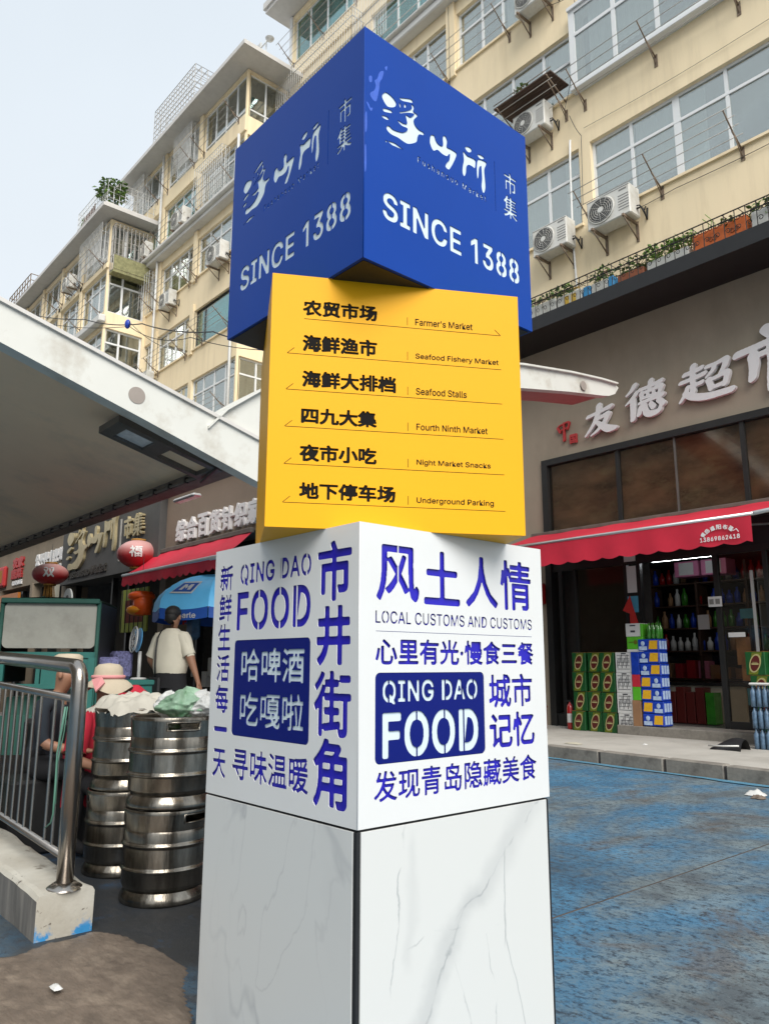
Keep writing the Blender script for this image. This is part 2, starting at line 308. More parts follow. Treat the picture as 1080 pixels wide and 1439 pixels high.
def ground_mat():
    m, t, p = new_mat('worn_blue_painted_pavement')
    tcn = t.nodes.new('ShaderNodeTexCoord'); V = tcn.outputs['Object']
    def noise(scale, det=6, rough=.6, stretch=None, dist=0):
        vec = V
        if stretch:
            mp = t.nodes.new('ShaderNodeMapping'); mp.inputs['Scale'].default_value = stretch; t.links.new(V, mp.inputs['Vector']); vec = mp.outputs[0]
        n = t.nodes.new('ShaderNodeTexNoise'); n.inputs['Scale'].default_value = scale; n.inputs['Detail'].default_value = det; n.inputs['Roughness'].default_value = rough; n.inputs['Distortion'].default_value = dist
        t.links.new(vec, n.inputs['Vector']); return n.outputs['Fac']
    def mrg(x, a, b, c=0., d=1.):
        r = t.nodes.new('ShaderNodeMapRange'); r.inputs['From Min'].default_value = a; r.inputs['From Max'].default_value = b; r.inputs['To Min'].default_value = c; r.inputs['To Max'].default_value = d; t.links.new(x, r.inputs['Value']); return r.outputs[0]
    def mixc(f, a, b):
        x = t.nodes.new('ShaderNodeMix'); x.data_type = 'RGBA'
        if isinstance(f, float): x.inputs[0].default_value = f
        else: t.links.new(f, x.inputs[0])
        for i, c in ((6, a), (7, b)):
            if isinstance(c, tuple): x.inputs[i].default_value = (*c, 1)
            else: t.links.new(c, x.inputs[i])
        return x.outputs[2]
    def mul(a, b):
        x = t.nodes.new('ShaderNodeMath'); x.operation = 'MULTIPLY'; t.links.new(a, x.inputs[0])
        if isinstance(b, float): x.inputs[1].default_value = b
        else: t.links.new(b, x.inputs[1])
        return x.outputs[0]
    def add(a, b_, k):
        x = t.nodes.new('ShaderNodeMath'); x.operation = 'MULTIPLY_ADD'; t.links.new(b_, x.inputs[0]); x.inputs[1].default_value = k; t.links.new(a, x.inputs[2]); return x.outputs[0]
    grain = noise(70, 5, .85)
    fine = noise(16, 7, .78, (1, 1.6, 1))
    big = noise(.75, 8, .66, (1, .6, 1), .3)
    mid = noise(2.6, 8, .7)
    grit = add(fine, grain, .6)                      # about .5 to 1.1
    wear = add(big, grit, .30)                       # paint left where high
    grey = mixc(mrg(mid, .40, .62), (.165, .215, .235), (.085, .105, .12))
    blue = mixc(mrg(noise(1.3, 6, .7), .38, .62), (.042, .142, .25), (.075, .23, .38))
    blue = mixc(mrg(fine, .45, .62, 0., .55), blue, (.025, .075, .16))
    c = mixc(mrg(wear, .665, .785), grey, blue)
    wear2 = add(noise(1.9, 8, .72), grit, .25)
    c = mixc(mrg(wear2, .74, .82, 0., .55), c, (.17, .245, .29))
    brown = mrg(add(noise(.9, 8, .7, None, .8), grit, .22), .73, .80, 0., .6)
    c = mixc(brown, c, (.115, .09, .072))
    c = mixc(mrg(grit, .80, .93, 0., .85), c, (.022, .027, .034))
    c = mixc(mrg(grain, .28, .43, .55, 0.), c, (.25, .31, .33))
    # under the market canopy (X < -3.6 and away from the street) the paint is almost gone and the ground is wet and black
    sp = t.nodes.new('ShaderNodeSeparateXYZ'); t.links.new(V, sp.inputs[0])
    a1 = t.nodes.new('ShaderNodeMath'); a1.operation = 'MULTIPLY_ADD'; t.links.new(mid, a1.inputs[0]); a1.inputs[1].default_value = 1.6; t.links.new(sp.outputs['X'], a1.inputs[2])
    wet = mrg(a1.outputs[0], -2.6, -1.9, 1., 0.)
    ylim = mul(mrg(sp.outputs['Y'], 3.6, 5.2, 1., 0.), mrg(sp.outputs['Y'], .9, 1.5, 0., 1.))
    wf = mul(wet, ylim)
    wetc = mixc(mrg(noise(1.8, 7, .7), .55, .68), (.020, .018, .018), (.02, .07, .15))
    wetc = mixc(mrg(grit, .78, .95, 0., .8), wetc, (.05, .05, .05))
    c = mixc(mul(wf, .93), c, wetc)
    t.links.new(c, p.inputs['Base Color'])
    rr = t.nodes.new('ShaderNodeMapRange'); rr.inputs['To Min'].default_value = .7; rr.inputs['To Max'].default_value = .55; t.links.new(wf, rr.inputs['Value'])
    t.links.new(rr.outputs[0], p.inputs['Roughness']); p.inputs['Specular IOR Level'].default_value = .45
    b = t.nodes.new('ShaderNodeBump'); b.inputs['Strength'].default_value = .8; b.inputs['Distance'].default_value = .008
    t.links.new(grit, b.inputs['Height']); t.links.new(b.outputs[0], p.inputs['Normal'])
    return m
M['ground'] = ground_mat()

def lantern_mat():
    m, t, p = new_mat('faded_red_lantern_cloth')
    tcn = t.nodes.new('ShaderNodeTexCoord'); n = t.nodes.new('ShaderNodeTexNoise'); n.inputs['Scale'].default_value = 4; n.inputs['Detail'].default_value = 5
    t.links.new(tcn.outputs['Object'], n.inputs['Vector']); s = t.nodes.new('ShaderNodeSeparateXYZ'); t.links.new(tcn.outputs['Object'], s.inputs[0])
    a = t.nodes.new('ShaderNodeMath'); a.operation = 'MULTIPLY_ADD'; t.links.new(n.outputs['Fac'], a.inputs[0]); a.inputs[1].default_value = .16; t.links.new(s.outputs['Z'], a.inputs[2])
    r = t.nodes.new('ShaderNodeValToRGB'); r.color_ramp.elements[0].position = .02; r.color_ramp.elements[0].color = (.33, .012, .015, 1); r.color_ramp.elements[1].position = .22; r.color_ramp.elements[1].color = (.52, .28, .26, 1)
    t.links.new(a.outputs[0], r.inputs[0]); t.links.new(r.outputs[0], p.inputs['Base Color']); p.inputs['Roughness'].default_value = .5
    return m
M['lantern'] = lantern_mat()

def block_mat():
    m, t, p = new_mat('chipped_white_kerb_paint')
    tcn = t.nodes.new('ShaderNodeTexCoord'); V = tcn.outputs['Object']
    def N(s, det=6, r=.65):
        n = t.nodes.new('ShaderNodeTexNoise'); n.inputs['Scale'].default_value = s; n.inputs['Detail'].default_value = det; n.inputs['Roughness'].default_value = r; t.links.new(V, n.inputs['Vector']); return n.outputs['Fac']
    def R(x, a, b, c=0, d=1):
        r = t.nodes.new('ShaderNodeMapRange'); r.inputs[1].default_value = a; r.inputs[2].default_value = b; r.inputs[3].default_value = c; r.inputs[4].default_value = d; t.links.new(x, r.inputs[0]); return r.outputs[0]
    def X(f, a, b):
        x = t.nodes.new('ShaderNodeMix'); x.data_type = 'RGBA'; t.links.new(f, x.inputs[0])
        for i, c in ((6, a), (7, b)):
            if isinstance(c, tuple): x.inputs[i].default_value = (*c, 1)
            else: t.links.new(c, x.inputs[i])
        return x.outputs[2]
    c = X(R(N(3), .35, .7), (.50, .48, .42), (.37, .34, .28))
    c = X(R(N(4.5, 7), .56, .66, 0, .85), c, (.10, .075, .05))
    c = X(R(N(17, 4), .64, .67), c, (.13, .11, .09))
    s = t.nodes.new('ShaderNodeSeparateXYZ'); t.links.new(V, s.inputs[0])
    lo = R(s.outputs['Z'], .03, .10, 1, 0)
    mm = t.nodes.new('ShaderNodeMath'); mm.operation = 'MULTIPLY'; t.links.new(lo, mm.inputs[0]); t.links.new(R(N(9, 5), .5, .58), mm.inputs[1])
    c = X(mm.outputs[0], c, (.03, .23, .50))
    t.links.new(c, p.inputs['Base Color']); p.inputs['Roughness'].default_value = .7
    b = t.nodes.new('ShaderNodeBump'); b.inputs['Strength'].default_value = .5; b.inputs['Distance'].default_value = .01; t.links.new(N(14), b.inputs['Height']); t.links.new(b.outputs[0], p.inputs['Normal'])
    return m
M['block'] = block_mat()

# ------------------------------------------------------------------ geometry helpers
class MB:
    def __init__(s): s.v = []; s.f = []; s.sm = []; s.mi = []
    def add(s, vs, fs, smooth=False, mi=0):
        o = len(s.v); s.v += [tuple(q) for q in vs]; s.f += [tuple(i + o for i in f) for f in fs]; s.sm += [smooth] * len(fs); s.mi += [mi] * len(fs); return s
    def box(s, x0, x1, y0, y1, z0, z1, mi=0, c=0.0):
        if x0 > x1: x0, x1 = x1, x0
        if y0 > y1: y0, y1 = y1, y0
        if z0 > z1: z0, z1 = z1, z0
        if c > 0:
            c = min(c, (x1 - x0) * .45, (y1 - y0) * .45, (z1 - z0) * .45)
            vs = []; idx = {}
            for ix in (0, 1):
                for iy in (0, 1):
                    for iz in (0, 1):
                        X = (x0, x1)[ix]; Y = (y0, y1)[iy]; Z = (z0, z1)[iz]; a = c if ix == 0 else -c; b = c if iy == 0 else -c; d = c if iz == 0 else -c
                        for k, q in enumerate(((X, Y + b, Z + d), (X + a, Y, Z + d), (X + a, Y + b, Z))): idx[(ix, iy, iz, k)] = len(vs); vs.append(q)
            I = lambda a, b, d, k: idx[(a, b, d, k)]
            fs = []
            for q in (0, 1):
                f = [I(q, 0, 0, 0), I(q, 0, 1, 0), I(q, 1, 1, 0), I(q, 1, 0, 0)]; fs.append(f if q == 0 else f[::-1])
                f = [I(0, q, 0, 1), I(1, q, 0, 1), I(1, q, 1, 1), I(0, q, 1, 1)]; fs.append(f if q == 0 else f[::-1])
                f = [I(0, 0, q, 2), I(0, 1, q, 2), I(1, 1, q, 2), I(1, 0, q, 2)]; fs.append(f if q == 0 else f[::-1])
            for a in (0, 1):
                for b in (0, 1):
                    f = [I(a, b, 0, 0), I(a, b, 1, 0), I(a, b, 1, 1), I(a, b, 0, 1)]; fs.append(f if a == b else f[::-1])
                    f = [I(a, 0, b, 0), I(a, 1, b, 0), I(a, 1, b, 2), I(a, 0, b, 2)]; fs.append(f[::-1] if a == b else f)
                    f = [I(0, a, b, 1), I(1, a, b, 1), I(1, a, b, 2), I(0, a, b, 2)]; fs.append(f if a == b else f[::-1])
                    for d in (0, 1):
                        f = [I(a, b, d, 0), I(a, b, d, 1), I(a, b, d, 2)]; fs.append(f if (a + b + d) % 2 == 1 else f[::-1])
            return s.add(vs, fs, False, mi)
        vs = [(x0, y0, z0), (x1, y0, z0), (x1, y1, z0), (x0, y1, z0), (x0, y0, z1), (x1, y0, z1), (x1, y1, z1), (x0, y1, z1)]
        return s.add(vs, [(0, 3, 2, 1), (4, 5, 6, 7), (0, 1, 5, 4), (1, 2, 6, 5), (2, 3, 7, 6), (3, 0, 4, 7)], False, mi)
    def bar(s, a, b, r, n=6, mi=0, caps=True): return s.tube([a, b], r, n, mi, caps)
    def tube(s, pts, r, n=8, mi=0, caps=True, closed=False):
        pts = [Vector(p) for p in pts]; N = len(pts)
        rs = r if isinstance(r, (list, tuple)) else [r] * N
        t0 = (pts[1] - pts[0]).normalized(); up = Vector((0, 0, 1)) if abs(t0.z) < .9 else Vector((1, 0, 0))
        u = t0.cross(up).normalized(); vs = []; fs = []
        for i, p in enumerate(pts):
            if closed: t = (pts[(i + 1) % N] - pts[i - 1]).normalized()
            else: t = (pts[min(i + 1, N - 1)] - pts[max(i - 1, 0)]).normalized()
            u = (u - t * u.dot(t)).normalized(); v = t.cross(u)
            for k in range(n):
                a = 2 * PI * k / n; vs.append(p + (u * math.cos(a) + v * math.sin(a)) * rs[i])
        L = N if closed else N - 1
        for i in range(L):
            j = (i + 1) % N
            for k in range(n):
                k2 = (k + 1) % n; fs.append((i * n + k, i * n + k2, j * n + k2, j * n + k))
        s.add(vs, fs, True, mi)
        if caps and not closed:
            o = len(s.v) - N * n
            s.f.append(tuple(o + k for k in range(n - 1, -1, -1))); s.f.append(tuple(o + (N - 1) * n + k for k in range(n))); s.sm += [False] * 2; s.mi += [mi] * 2
        return s
    def lathe(s, prof, n=24, cx=0, cy=0, cz=0, mi=0, smooth=True, sq=(1, 1)):
        vs = []; fs = []
        for (r, z) in prof:
            for k in range(n):
                a = 2 * PI * k / n; vs.append((cx + r * math.cos(a) * sq[0], cy + r * math.sin(a) * sq[1], cz + z))
        for i in range(len(prof) - 1):
            for k in range(n):
                k2 = (k + 1) % n; fs.append((i * n + k, i * n + k2, (i + 1) * n + k2, (i + 1) * n + k))
        s.add(vs, fs, smooth, mi)
        return s
    def disc(s, c, nrm, r, n=20, mi=0, th=0.0):
        c = Vector(c); nrm = Vector(nrm).normalized()
        if th > 0: return s.tube([c, c + nrm * th], r, n, mi)
        u = nrm.orthogonal().normalized(); v = nrm.cross(u)
        return s.add([c + (u * math.cos(2 * PI * k / n) + v * math.sin(2 * PI * k / n)) * r for k in range(n)], [tuple(range(n))], False, mi)
    def ell(s, c, r, n=12, m=8, mi=0):
        vs = []; fs = []
        for i in range(m + 1):
            ph = PI * i / m
            for k in range(n):
                a = 2 * PI * k / n; vs.append((c[0] + r[0] * math.sin(ph) * math.cos(a), c[1] + r[1] * math.sin(ph) * math.sin(a), c[2] - r[2] * math.cos(ph)))
        for i in range(m):
            for k in range(n):
                k2 = (k + 1) % n; fs.append((i * n + k, i * n + k2, (i + 1) * n + k2, (i + 1) * n + k))
        return s.add(vs, fs, True, mi)
    def quad(s, a, b, c, d, mi=0): return s.add([a, b, c, d], [(0, 1, 2, 3)], False, mi)
    def prism(s, pts, off, mi=0):      # pts: planar loop of 3D points, extruded by off
        n = len(pts); off = Vector(off); vs = [Vector(p) for p in pts] + [Vector(p) + off for p in pts]
        fs = [tuple(range(n - 1, -1, -1)), tuple(range(n, 2 * n))] + [(i, (i + 1) % n, n + (i + 1) % n, n + i) for i in range(n)]
        return s.add(vs, fs, False, mi)
    def grid(s, fn, nu, nv, mi=0, smooth=True):
        vs = [fn(i / nu, j / nv) for i in range(nu + 1) for j in range(nv + 1)]
        return s.add(vs, [(i * (nv + 1) + j, (i + 1) * (nv + 1) + j, (i + 1) * (nv + 1) + j + 1, i * (nv + 1) + j + 1) for i in range(nu) for j in range(nv)], smooth, mi)
    def merge(s, o, mtx=None, mi=None):
        vs = [mtx @ Vector(q) for q in o.v] if mtx is not None else o.v
        k = len(s.v); s.v += [tuple(q) for q in vs]; s.f += [tuple(i + k for i in f) for f in o.f]; s.sm += o.sm; s.mi += (o.mi if mi is None else [mi] * len(o.f)); return s
    def mesh(s, name, mats, off=(0, 0, 0), fix=True):
        me = bpy.data.meshes.new(name)
        vs = [(a - off[0], b - off[1], c - off[2]) for a, b, c in s.v]
        me.from_pydata(vs, [], s.f); me.polygons.foreach_set('use_smooth', s.sm); me.polygons.foreach_set('material_index', s.mi)
        for m in (mats if isinstance(mats, (list, tuple)) else [mats]): me.materials.append(m)
        if fix:
            b = bmesh.new(); b.from_mesh(me); bmesh.ops.recalc_face_normals(b, faces=b.faces); b.to_mesh(me); b.free()
        me.update(); return me

def mk(name, data, parent=None):
    o = bpy.data.objects.new(name, data); COL.objects.link(o)
    if parent is not None: o.parent = parent
    return o
def tag(o, label=None, cat=None, group=None, kind=None):
    if label: o['label'] = label
    if cat: o['category'] = cat
    if group: o['group'] = group
    if kind: o['kind'] = kind
    return o
class Thing:
    def __init__(s, name, label, cat, loc=(0, 0, 0), group=None, world=True, rotz=0):
        s.o = mk(name, None); s.o.location = loc; s.o.rotation_euler = (0, 0, rotz); s.o.empty_display_size = .2
        tag(s.o, label, cat, group); s.off = loc if world else (0, 0, 0)
    def part(s, name, mb, m, parent=None, label=None, fix=True):
        me = mb if isinstance(mb, bpy.types.Mesh) else mb.mesh(name, m, s.off, fix)
        o = mk(name, me, parent or s.o)
        if label: o['label'] = label
        return o
def single(name, mb, m, label, cat, group=None, kind=None, loc=(0, 0, 0), fix=True):
    o = mk(name, mb.mesh(name, m, loc, fix)); o.location = loc
    return tag(o, label, cat, group, kind)
def struct(name, mb, m, fix=True): return single(name, mb, m, None, None, kind='structure', fix=fix)
def copy_tree(o, parent=None):
    c = o.copy(); COL.objects.link(c); c.parent = parent
    for ch in list(o.children): copy_tree(ch, c)
    return c
def dup(t, loc, rotz=None, label=None, group=None, scale=None):
    o = t.o if isinstance(t, Thing) else t
    c = copy_tree(o); c.location = loc
    if rotz is not None: c.rotation_euler = (0, 0, rotz)
    if scale: c.scale = scale
    if label: c['label'] = label
    if group: c['group'] = group
    return c

# ------------------------------------------------------------------ lettering: outlines taken from a raster of each string
_tri = {}
LATIN = None
try:      # Blender's own bundled interface typeface; its default text face otherwise
    import os
    for root_ in (bpy.utils.resource_path('LOCAL'), bpy.utils.resource_path('SYSTEM')):
        fp0 = os.path.join(root_, 'datafiles', 'fonts', 'Inter.woff2')
        if LATIN is None and os.path.exists(fp0): LATIN = bpy.data.fonts.load(fp0)
except Exception: LATIN = None
def text_tris(s, spacing=1.0):
    if (s, spacing) in _tri: return _tri[(s, spacing)]
    c = bpy.data.curves.new('t', 'FONT'); c.body = s; c.resolution_u = 4; c.space_character = spacing
    if LATIN and s.isascii(): c.font = LATIN
    o = bpy.data.objects.new('t', c); COL.objects.link(o)
    dg = bpy.context.evaluated_depsgraph_get(); m = bpy.data.meshes.new_from_object(o.evaluated_get(dg))
    m.calc_loop_triangles()
    V = np.array([v.co[:2] for v in m.vertices]); T = np.array([t.vertices[:] for t in m.loop_triangles])
    bpy.data.objects.remove(o); bpy.data.curves.remove(c); bpy.data.meshes.remove(m)
    _tri[(s, spacing)] = V[T]; return _tri[(s, spacing)]
def contours(F, lev=.5):
    H, W = F.shape; B = F > lev; nxt = {}
    code = B[:-1, :-1] * 1 + B[:-1, 1:] * 2 + B[1:, 1:] * 4 + B[1:, :-1] * 8
    def ip(a, b): return (lev - a) / (b - a)
    ys, xs = np.nonzero((code > 0) & (code < 15))
    tab = {1: [(0, 3)], 2: [(1, 0)], 3: [(1, 3)], 4: [(2, 1)], 5: [(0, 3), (2, 1)], 6: [(2, 0)], 7: [(2, 3)], 8: [(3, 2)], 9: [(0, 2)], 10: [(1, 0), (3, 2)], 11: [(1, 2)], 12: [(3, 1)], 13: [(0, 1)], 14: [(3, 0)]}
    pos = {}
    for y, x in zip(ys.tolist(), xs.tolist()):
        for a, b in tab[int(code[y, x])]:
            ks = []
            for e in (a, b):
                if e == 0: k = ('h', x, y); p = lambda: (x + ip(F[y, x], F[y, x + 1]), y)
                elif e == 2: k = ('h', x, y + 1); p = lambda: (x + ip(F[y + 1, x], F[y + 1, x + 1]), y + 1)
                elif e == 3: k = ('v', x, y); p = lambda: (x, y + ip(F[y, x], F[y + 1, x]))
                else: k = ('v', x + 1, y); p = lambda: (x + 1, y + ip(F[y, x + 1], F[y + 1, x + 1]))
                if k not in pos: pos[k] = p()
                ks.append(k)
            nxt[ks[0]] = ks[1]
    out = []
    while nxt:
        k0, k = next(iter(nxt.items())); del nxt[k0]; L = [pos[k0]]
        while k != k0 and k in nxt: L.append(pos[k]); k = nxt.pop(k)
        if len(L) > 7: out.append(L)
    return out
def simplify(L, tol):
    P = np.array(L)
    def dp(a, b):
        if b - a < 2: return []
        d = P[b] - P[a]; n = np.hypot(*d) or 1e-9; q = P[a + 1:b] - P[a]
        e = np.abs(d[0] * q[:, 1] - d[1] * q[:, 0]) / n; i = int(e.argmax())
        if e[i] < tol: return []
        i += a + 1; return dp(a, i) + [i] + dp(i, b)
    far = int(((P - P[0]) ** 2).sum(1).argmax())
    if far == 0: return L
    idx = [0] + dp(0, far) + [far] + dp(far, len(P) - 1)
    if len(idx) < 3: return L
    return [tuple(P[i]) for i in idx]
def raster_loops(tris, x0, x1, y0, y1, bold=0.0, px=90, nib=None, shear=0.0, rise=0.0):
    """Scale triangles to the box, thicken by bold (metres), return clean outlines."""
    a = tris.reshape(-1, 2); mn = a.min(0); mxv = a.max(0)
    if rise:
        tris = tris + np.stack([0 * tris[..., 0], rise * tris[..., 0]], -1); a = tris.reshape(-1, 2); mn = a.min(0); mxv = a.max(0)
    q = (tris - mn) / (mxv - mn)
    h = (y1 - y0) - 2 * bold; wd = (x1 - x0) - 2 * bold
    res = px / (y1 - y0)
    q = q * np.array([wd, h]) * res
    pad = int(bold * res) + 5
    q = q + pad
    Wp = int(wd * res) + 2 * pad + 2; Hp = int(h * res) + 2 * pad + 2
    G = np.zeros((Hp, Wp), bool)
    for t in q:
        lo = np.floor(t.min(0)).astype(int); hi = np.ceil(t.max(0)).astype(int) + 1
        X, Y = np.meshgrid(np.arange(lo[0], hi[0]), np.arange(lo[1], hi[1]))
        d = [(t[(i + 1) % 3, 0] - t[i, 0]) * (Y - t[i, 1]) - (t[(i + 1) % 3, 1] - t[i, 1]) * (X - t[i, 0]) for i in range(3)]
        ins = ((d[0] >= -1e-6) & (d[1] >= -1e-6) & (d[2] >= -1e-6)) | ((d[0] <= 1e-6) & (d[1] <= 1e-6) & (d[2] <= 1e-6))
        G[lo[1]:hi[1], lo[0]:hi[0]] |= ins
    r = bold * res
    D = G.astype(float)
    offs = []; M_ = 40
    R = int(math.ceil(r))
    if nib: offs = [(int(round(t * nib[0] * res)), int(round(t * nib[1] * res))) for t in np.linspace(-1, 1, 15)]
    for dy in range(-R, R + 1):
        for dx in range(-R, R + 1):
            if dx * dx + dy * dy <= r * r + .3: offs.append((dx, dy))
    D = np.zeros_like(D)
    P = np.pad(G, 40)
    for dx, dy in set(offs): D = np.maximum(D, P[40 - dy:40 - dy + Hp, 40 - dx:40 - dx + Wp])
    for _ in range(2):
        D = (np.roll(D, 1, 0) + 2 * D + np.roll(D, -1, 0)) / 4; D = (np.roll(D, 1, 1) + 2 * D + np.roll(D, -1, 1)) / 4
    D[0, :] = D[-1, :] = 0; D[:, 0] = D[:, -1] = 0
    out = []
    for L in contours(D):
        L = simplify(L, .28)
        if len(L) < 3: continue
        ar = abs(sum(L[i][0] * L[(i + 1) % len(L)][1] - L[(i + 1) % len(L)][0] * L[i][1] for i in range(len(L)))) / 2
        if ar < 2.5: continue
        P2 = [((p[0] - pad) / res + bold, (p[1] - pad) / res + bold) for p in L]
        out.append([(x0 + x + shear * y, y0 + y) for x, y in P2])
    return out
def tl(s, x0, x1, y0, y1, bold=0.0, px=90, spacing=1.0, nib=None, shear=0.0, rise=0.0):
    return raster_loops(text_tris(s, spacing), x0, x1, y0, y1, bold, px, nib, shear, rise)
def stroke_loops(strokes, x0, x1, y0, y1, k=1.0, px=110, nib=.55):
    """Outlines of tapered brush strokes given in a unit square as (x, y, half-width) points."""
    res = px / (y1 - y0); sw, sh = (x1 - x0) * res, (y1 - y0) * res; pad = 18
    Wp, Hp = int(sw) + 2 * pad, int(sh) + 2 * pad; G = np.zeros((Hp, Wp)); YY, XX = np.mgrid[0:Hp, 0:Wp]
    ca, sa = math.cos(math.radians(35)), math.sin(math.radians(35))
    for S in strokes:
        P_ = smooth_open(S)
        for (x, y, r) in P_:
            cx, cy, rr = x * sw + pad, y * sh + pad, r * k * sh
            a0, a1, b0, b1 = int(cx - rr - 2), int(cx + rr + 3), int(cy - rr - 2), int(cy + rr + 3)
            a0, b0 = max(a0, 0), max(b0, 0); dx = XX[b0:b1, a0:a1] - cx; dy = YY[b0:b1, a0:a1] - cy
            u = dx * ca + dy * sa; v = (-dx * sa + dy * ca) / nib
            G[b0:b1, a0:a1] = np.maximum(G[b0:b1, a0:a1], (u * u + v * v) <= rr * rr)
    D = G
    for _ in range(2):
        D = (np.roll(D, 1, 0) + 2 * D + np.roll(D, -1, 0)) / 4; D = (np.roll(D, 1, 1) + 2 * D + np.roll(D, -1, 1)) / 4
    return [[(x0 + (p[0] - pad) / res, y0 + (p[1] - pad) / res) for p in simplify(L, .3)] for L in contours(D) if len(L) > 12]
def smooth_open(S, n=14):
    out = []; N = len(S); g = lambda i: Vector(S[max(0, min(N - 1, i))])
    for i in range(N - 1):
        p0, p1, p2, p3 = g(i - 1), g(i), g(i + 1), g(i + 2)
        for s in range(n):
            t = s / n; out.append(tuple(.5 * ((2 * p1) + (p2 - p0) * t + (2 * p0 - 5 * p1 + 4 * p2 - p3) * t * t + (3 * p1 - p0 - 3 * p2 + p3) * t ** 3)))
    out.append(tuple(S[-1])); return out
def loops_mb(loops, th):
    """Filled plate (even-odd) in local X,Y with front face at z=0 and back at -th."""
    c = bpy.data.curves.new('c', 'CURVE'); c.dimensions = '2D'; c.fill_mode = 'BOTH'; c.extrude = th / 2
    for L in loops:
        s = c.splines.new('POLY'); s.points.add(len(L) - 1); s.use_cyclic_u = True
        co = []
        for p in L: co += [p[0], p[1], 0, 1]
        s.points.foreach_set('co', co)
    o = bpy.data.objects.new('c', c); COL.objects.link(o); dg = bpy.context.evaluated_depsgraph_get(); m = bpy.data.meshes.new_from_object(o.evaluated_get(dg))
    mb = MB(); mb.add([(v.co.x, v.co.y, v.co.z - th / 2) for v in m.vertices], [tuple(p.vertices) for p in m.polygons])
    bpy.data.objects.remove(o); bpy.data.curves.remove(c); bpy.data.meshes.remove(m); return mb
def frame_m(origin, right, up=(0, 0, 1)):
    r = Vector(right).normalized(); u = Vector(up).normalized(); n = r.cross(u)
    m = Matrix((r, u, n)).transposed().to_4x4(); m.translation = Vector(origin); return m
def smooth_loop(L, k=3):
    n = len(L); out = []
    for i in range(n):
        p0, p1, p2, p3 = [Vector(L[(i + j - 1) % n]) for j in range(4)]
        for s in range(k):
            t = s / k; out.append(tuple(.5 * ((2 * p1) + (p2 - p0) * t + (2 * p0 - 5 * p1 + 4 * p2 - p3) * t * t + (3 * p1 - p0 - 3 * p2 + p3) * t ** 3)))
    return out
def rrect(x0, x1, y0, y1, r, n=6):
    out = []
    for cx, cy, a0 in ((x1 - r, y0 + r, -90), (x1 - r, y1 - r, 0), (x0 + r, y1 - r, 90), (x0 + r, y0 + r, 180)):
        for i in range(n + 1):
            a = math.radians(a0 + 90 * i / n); out.append((cx + r * math.cos(a), cy + r * math.sin(a)))
    return out
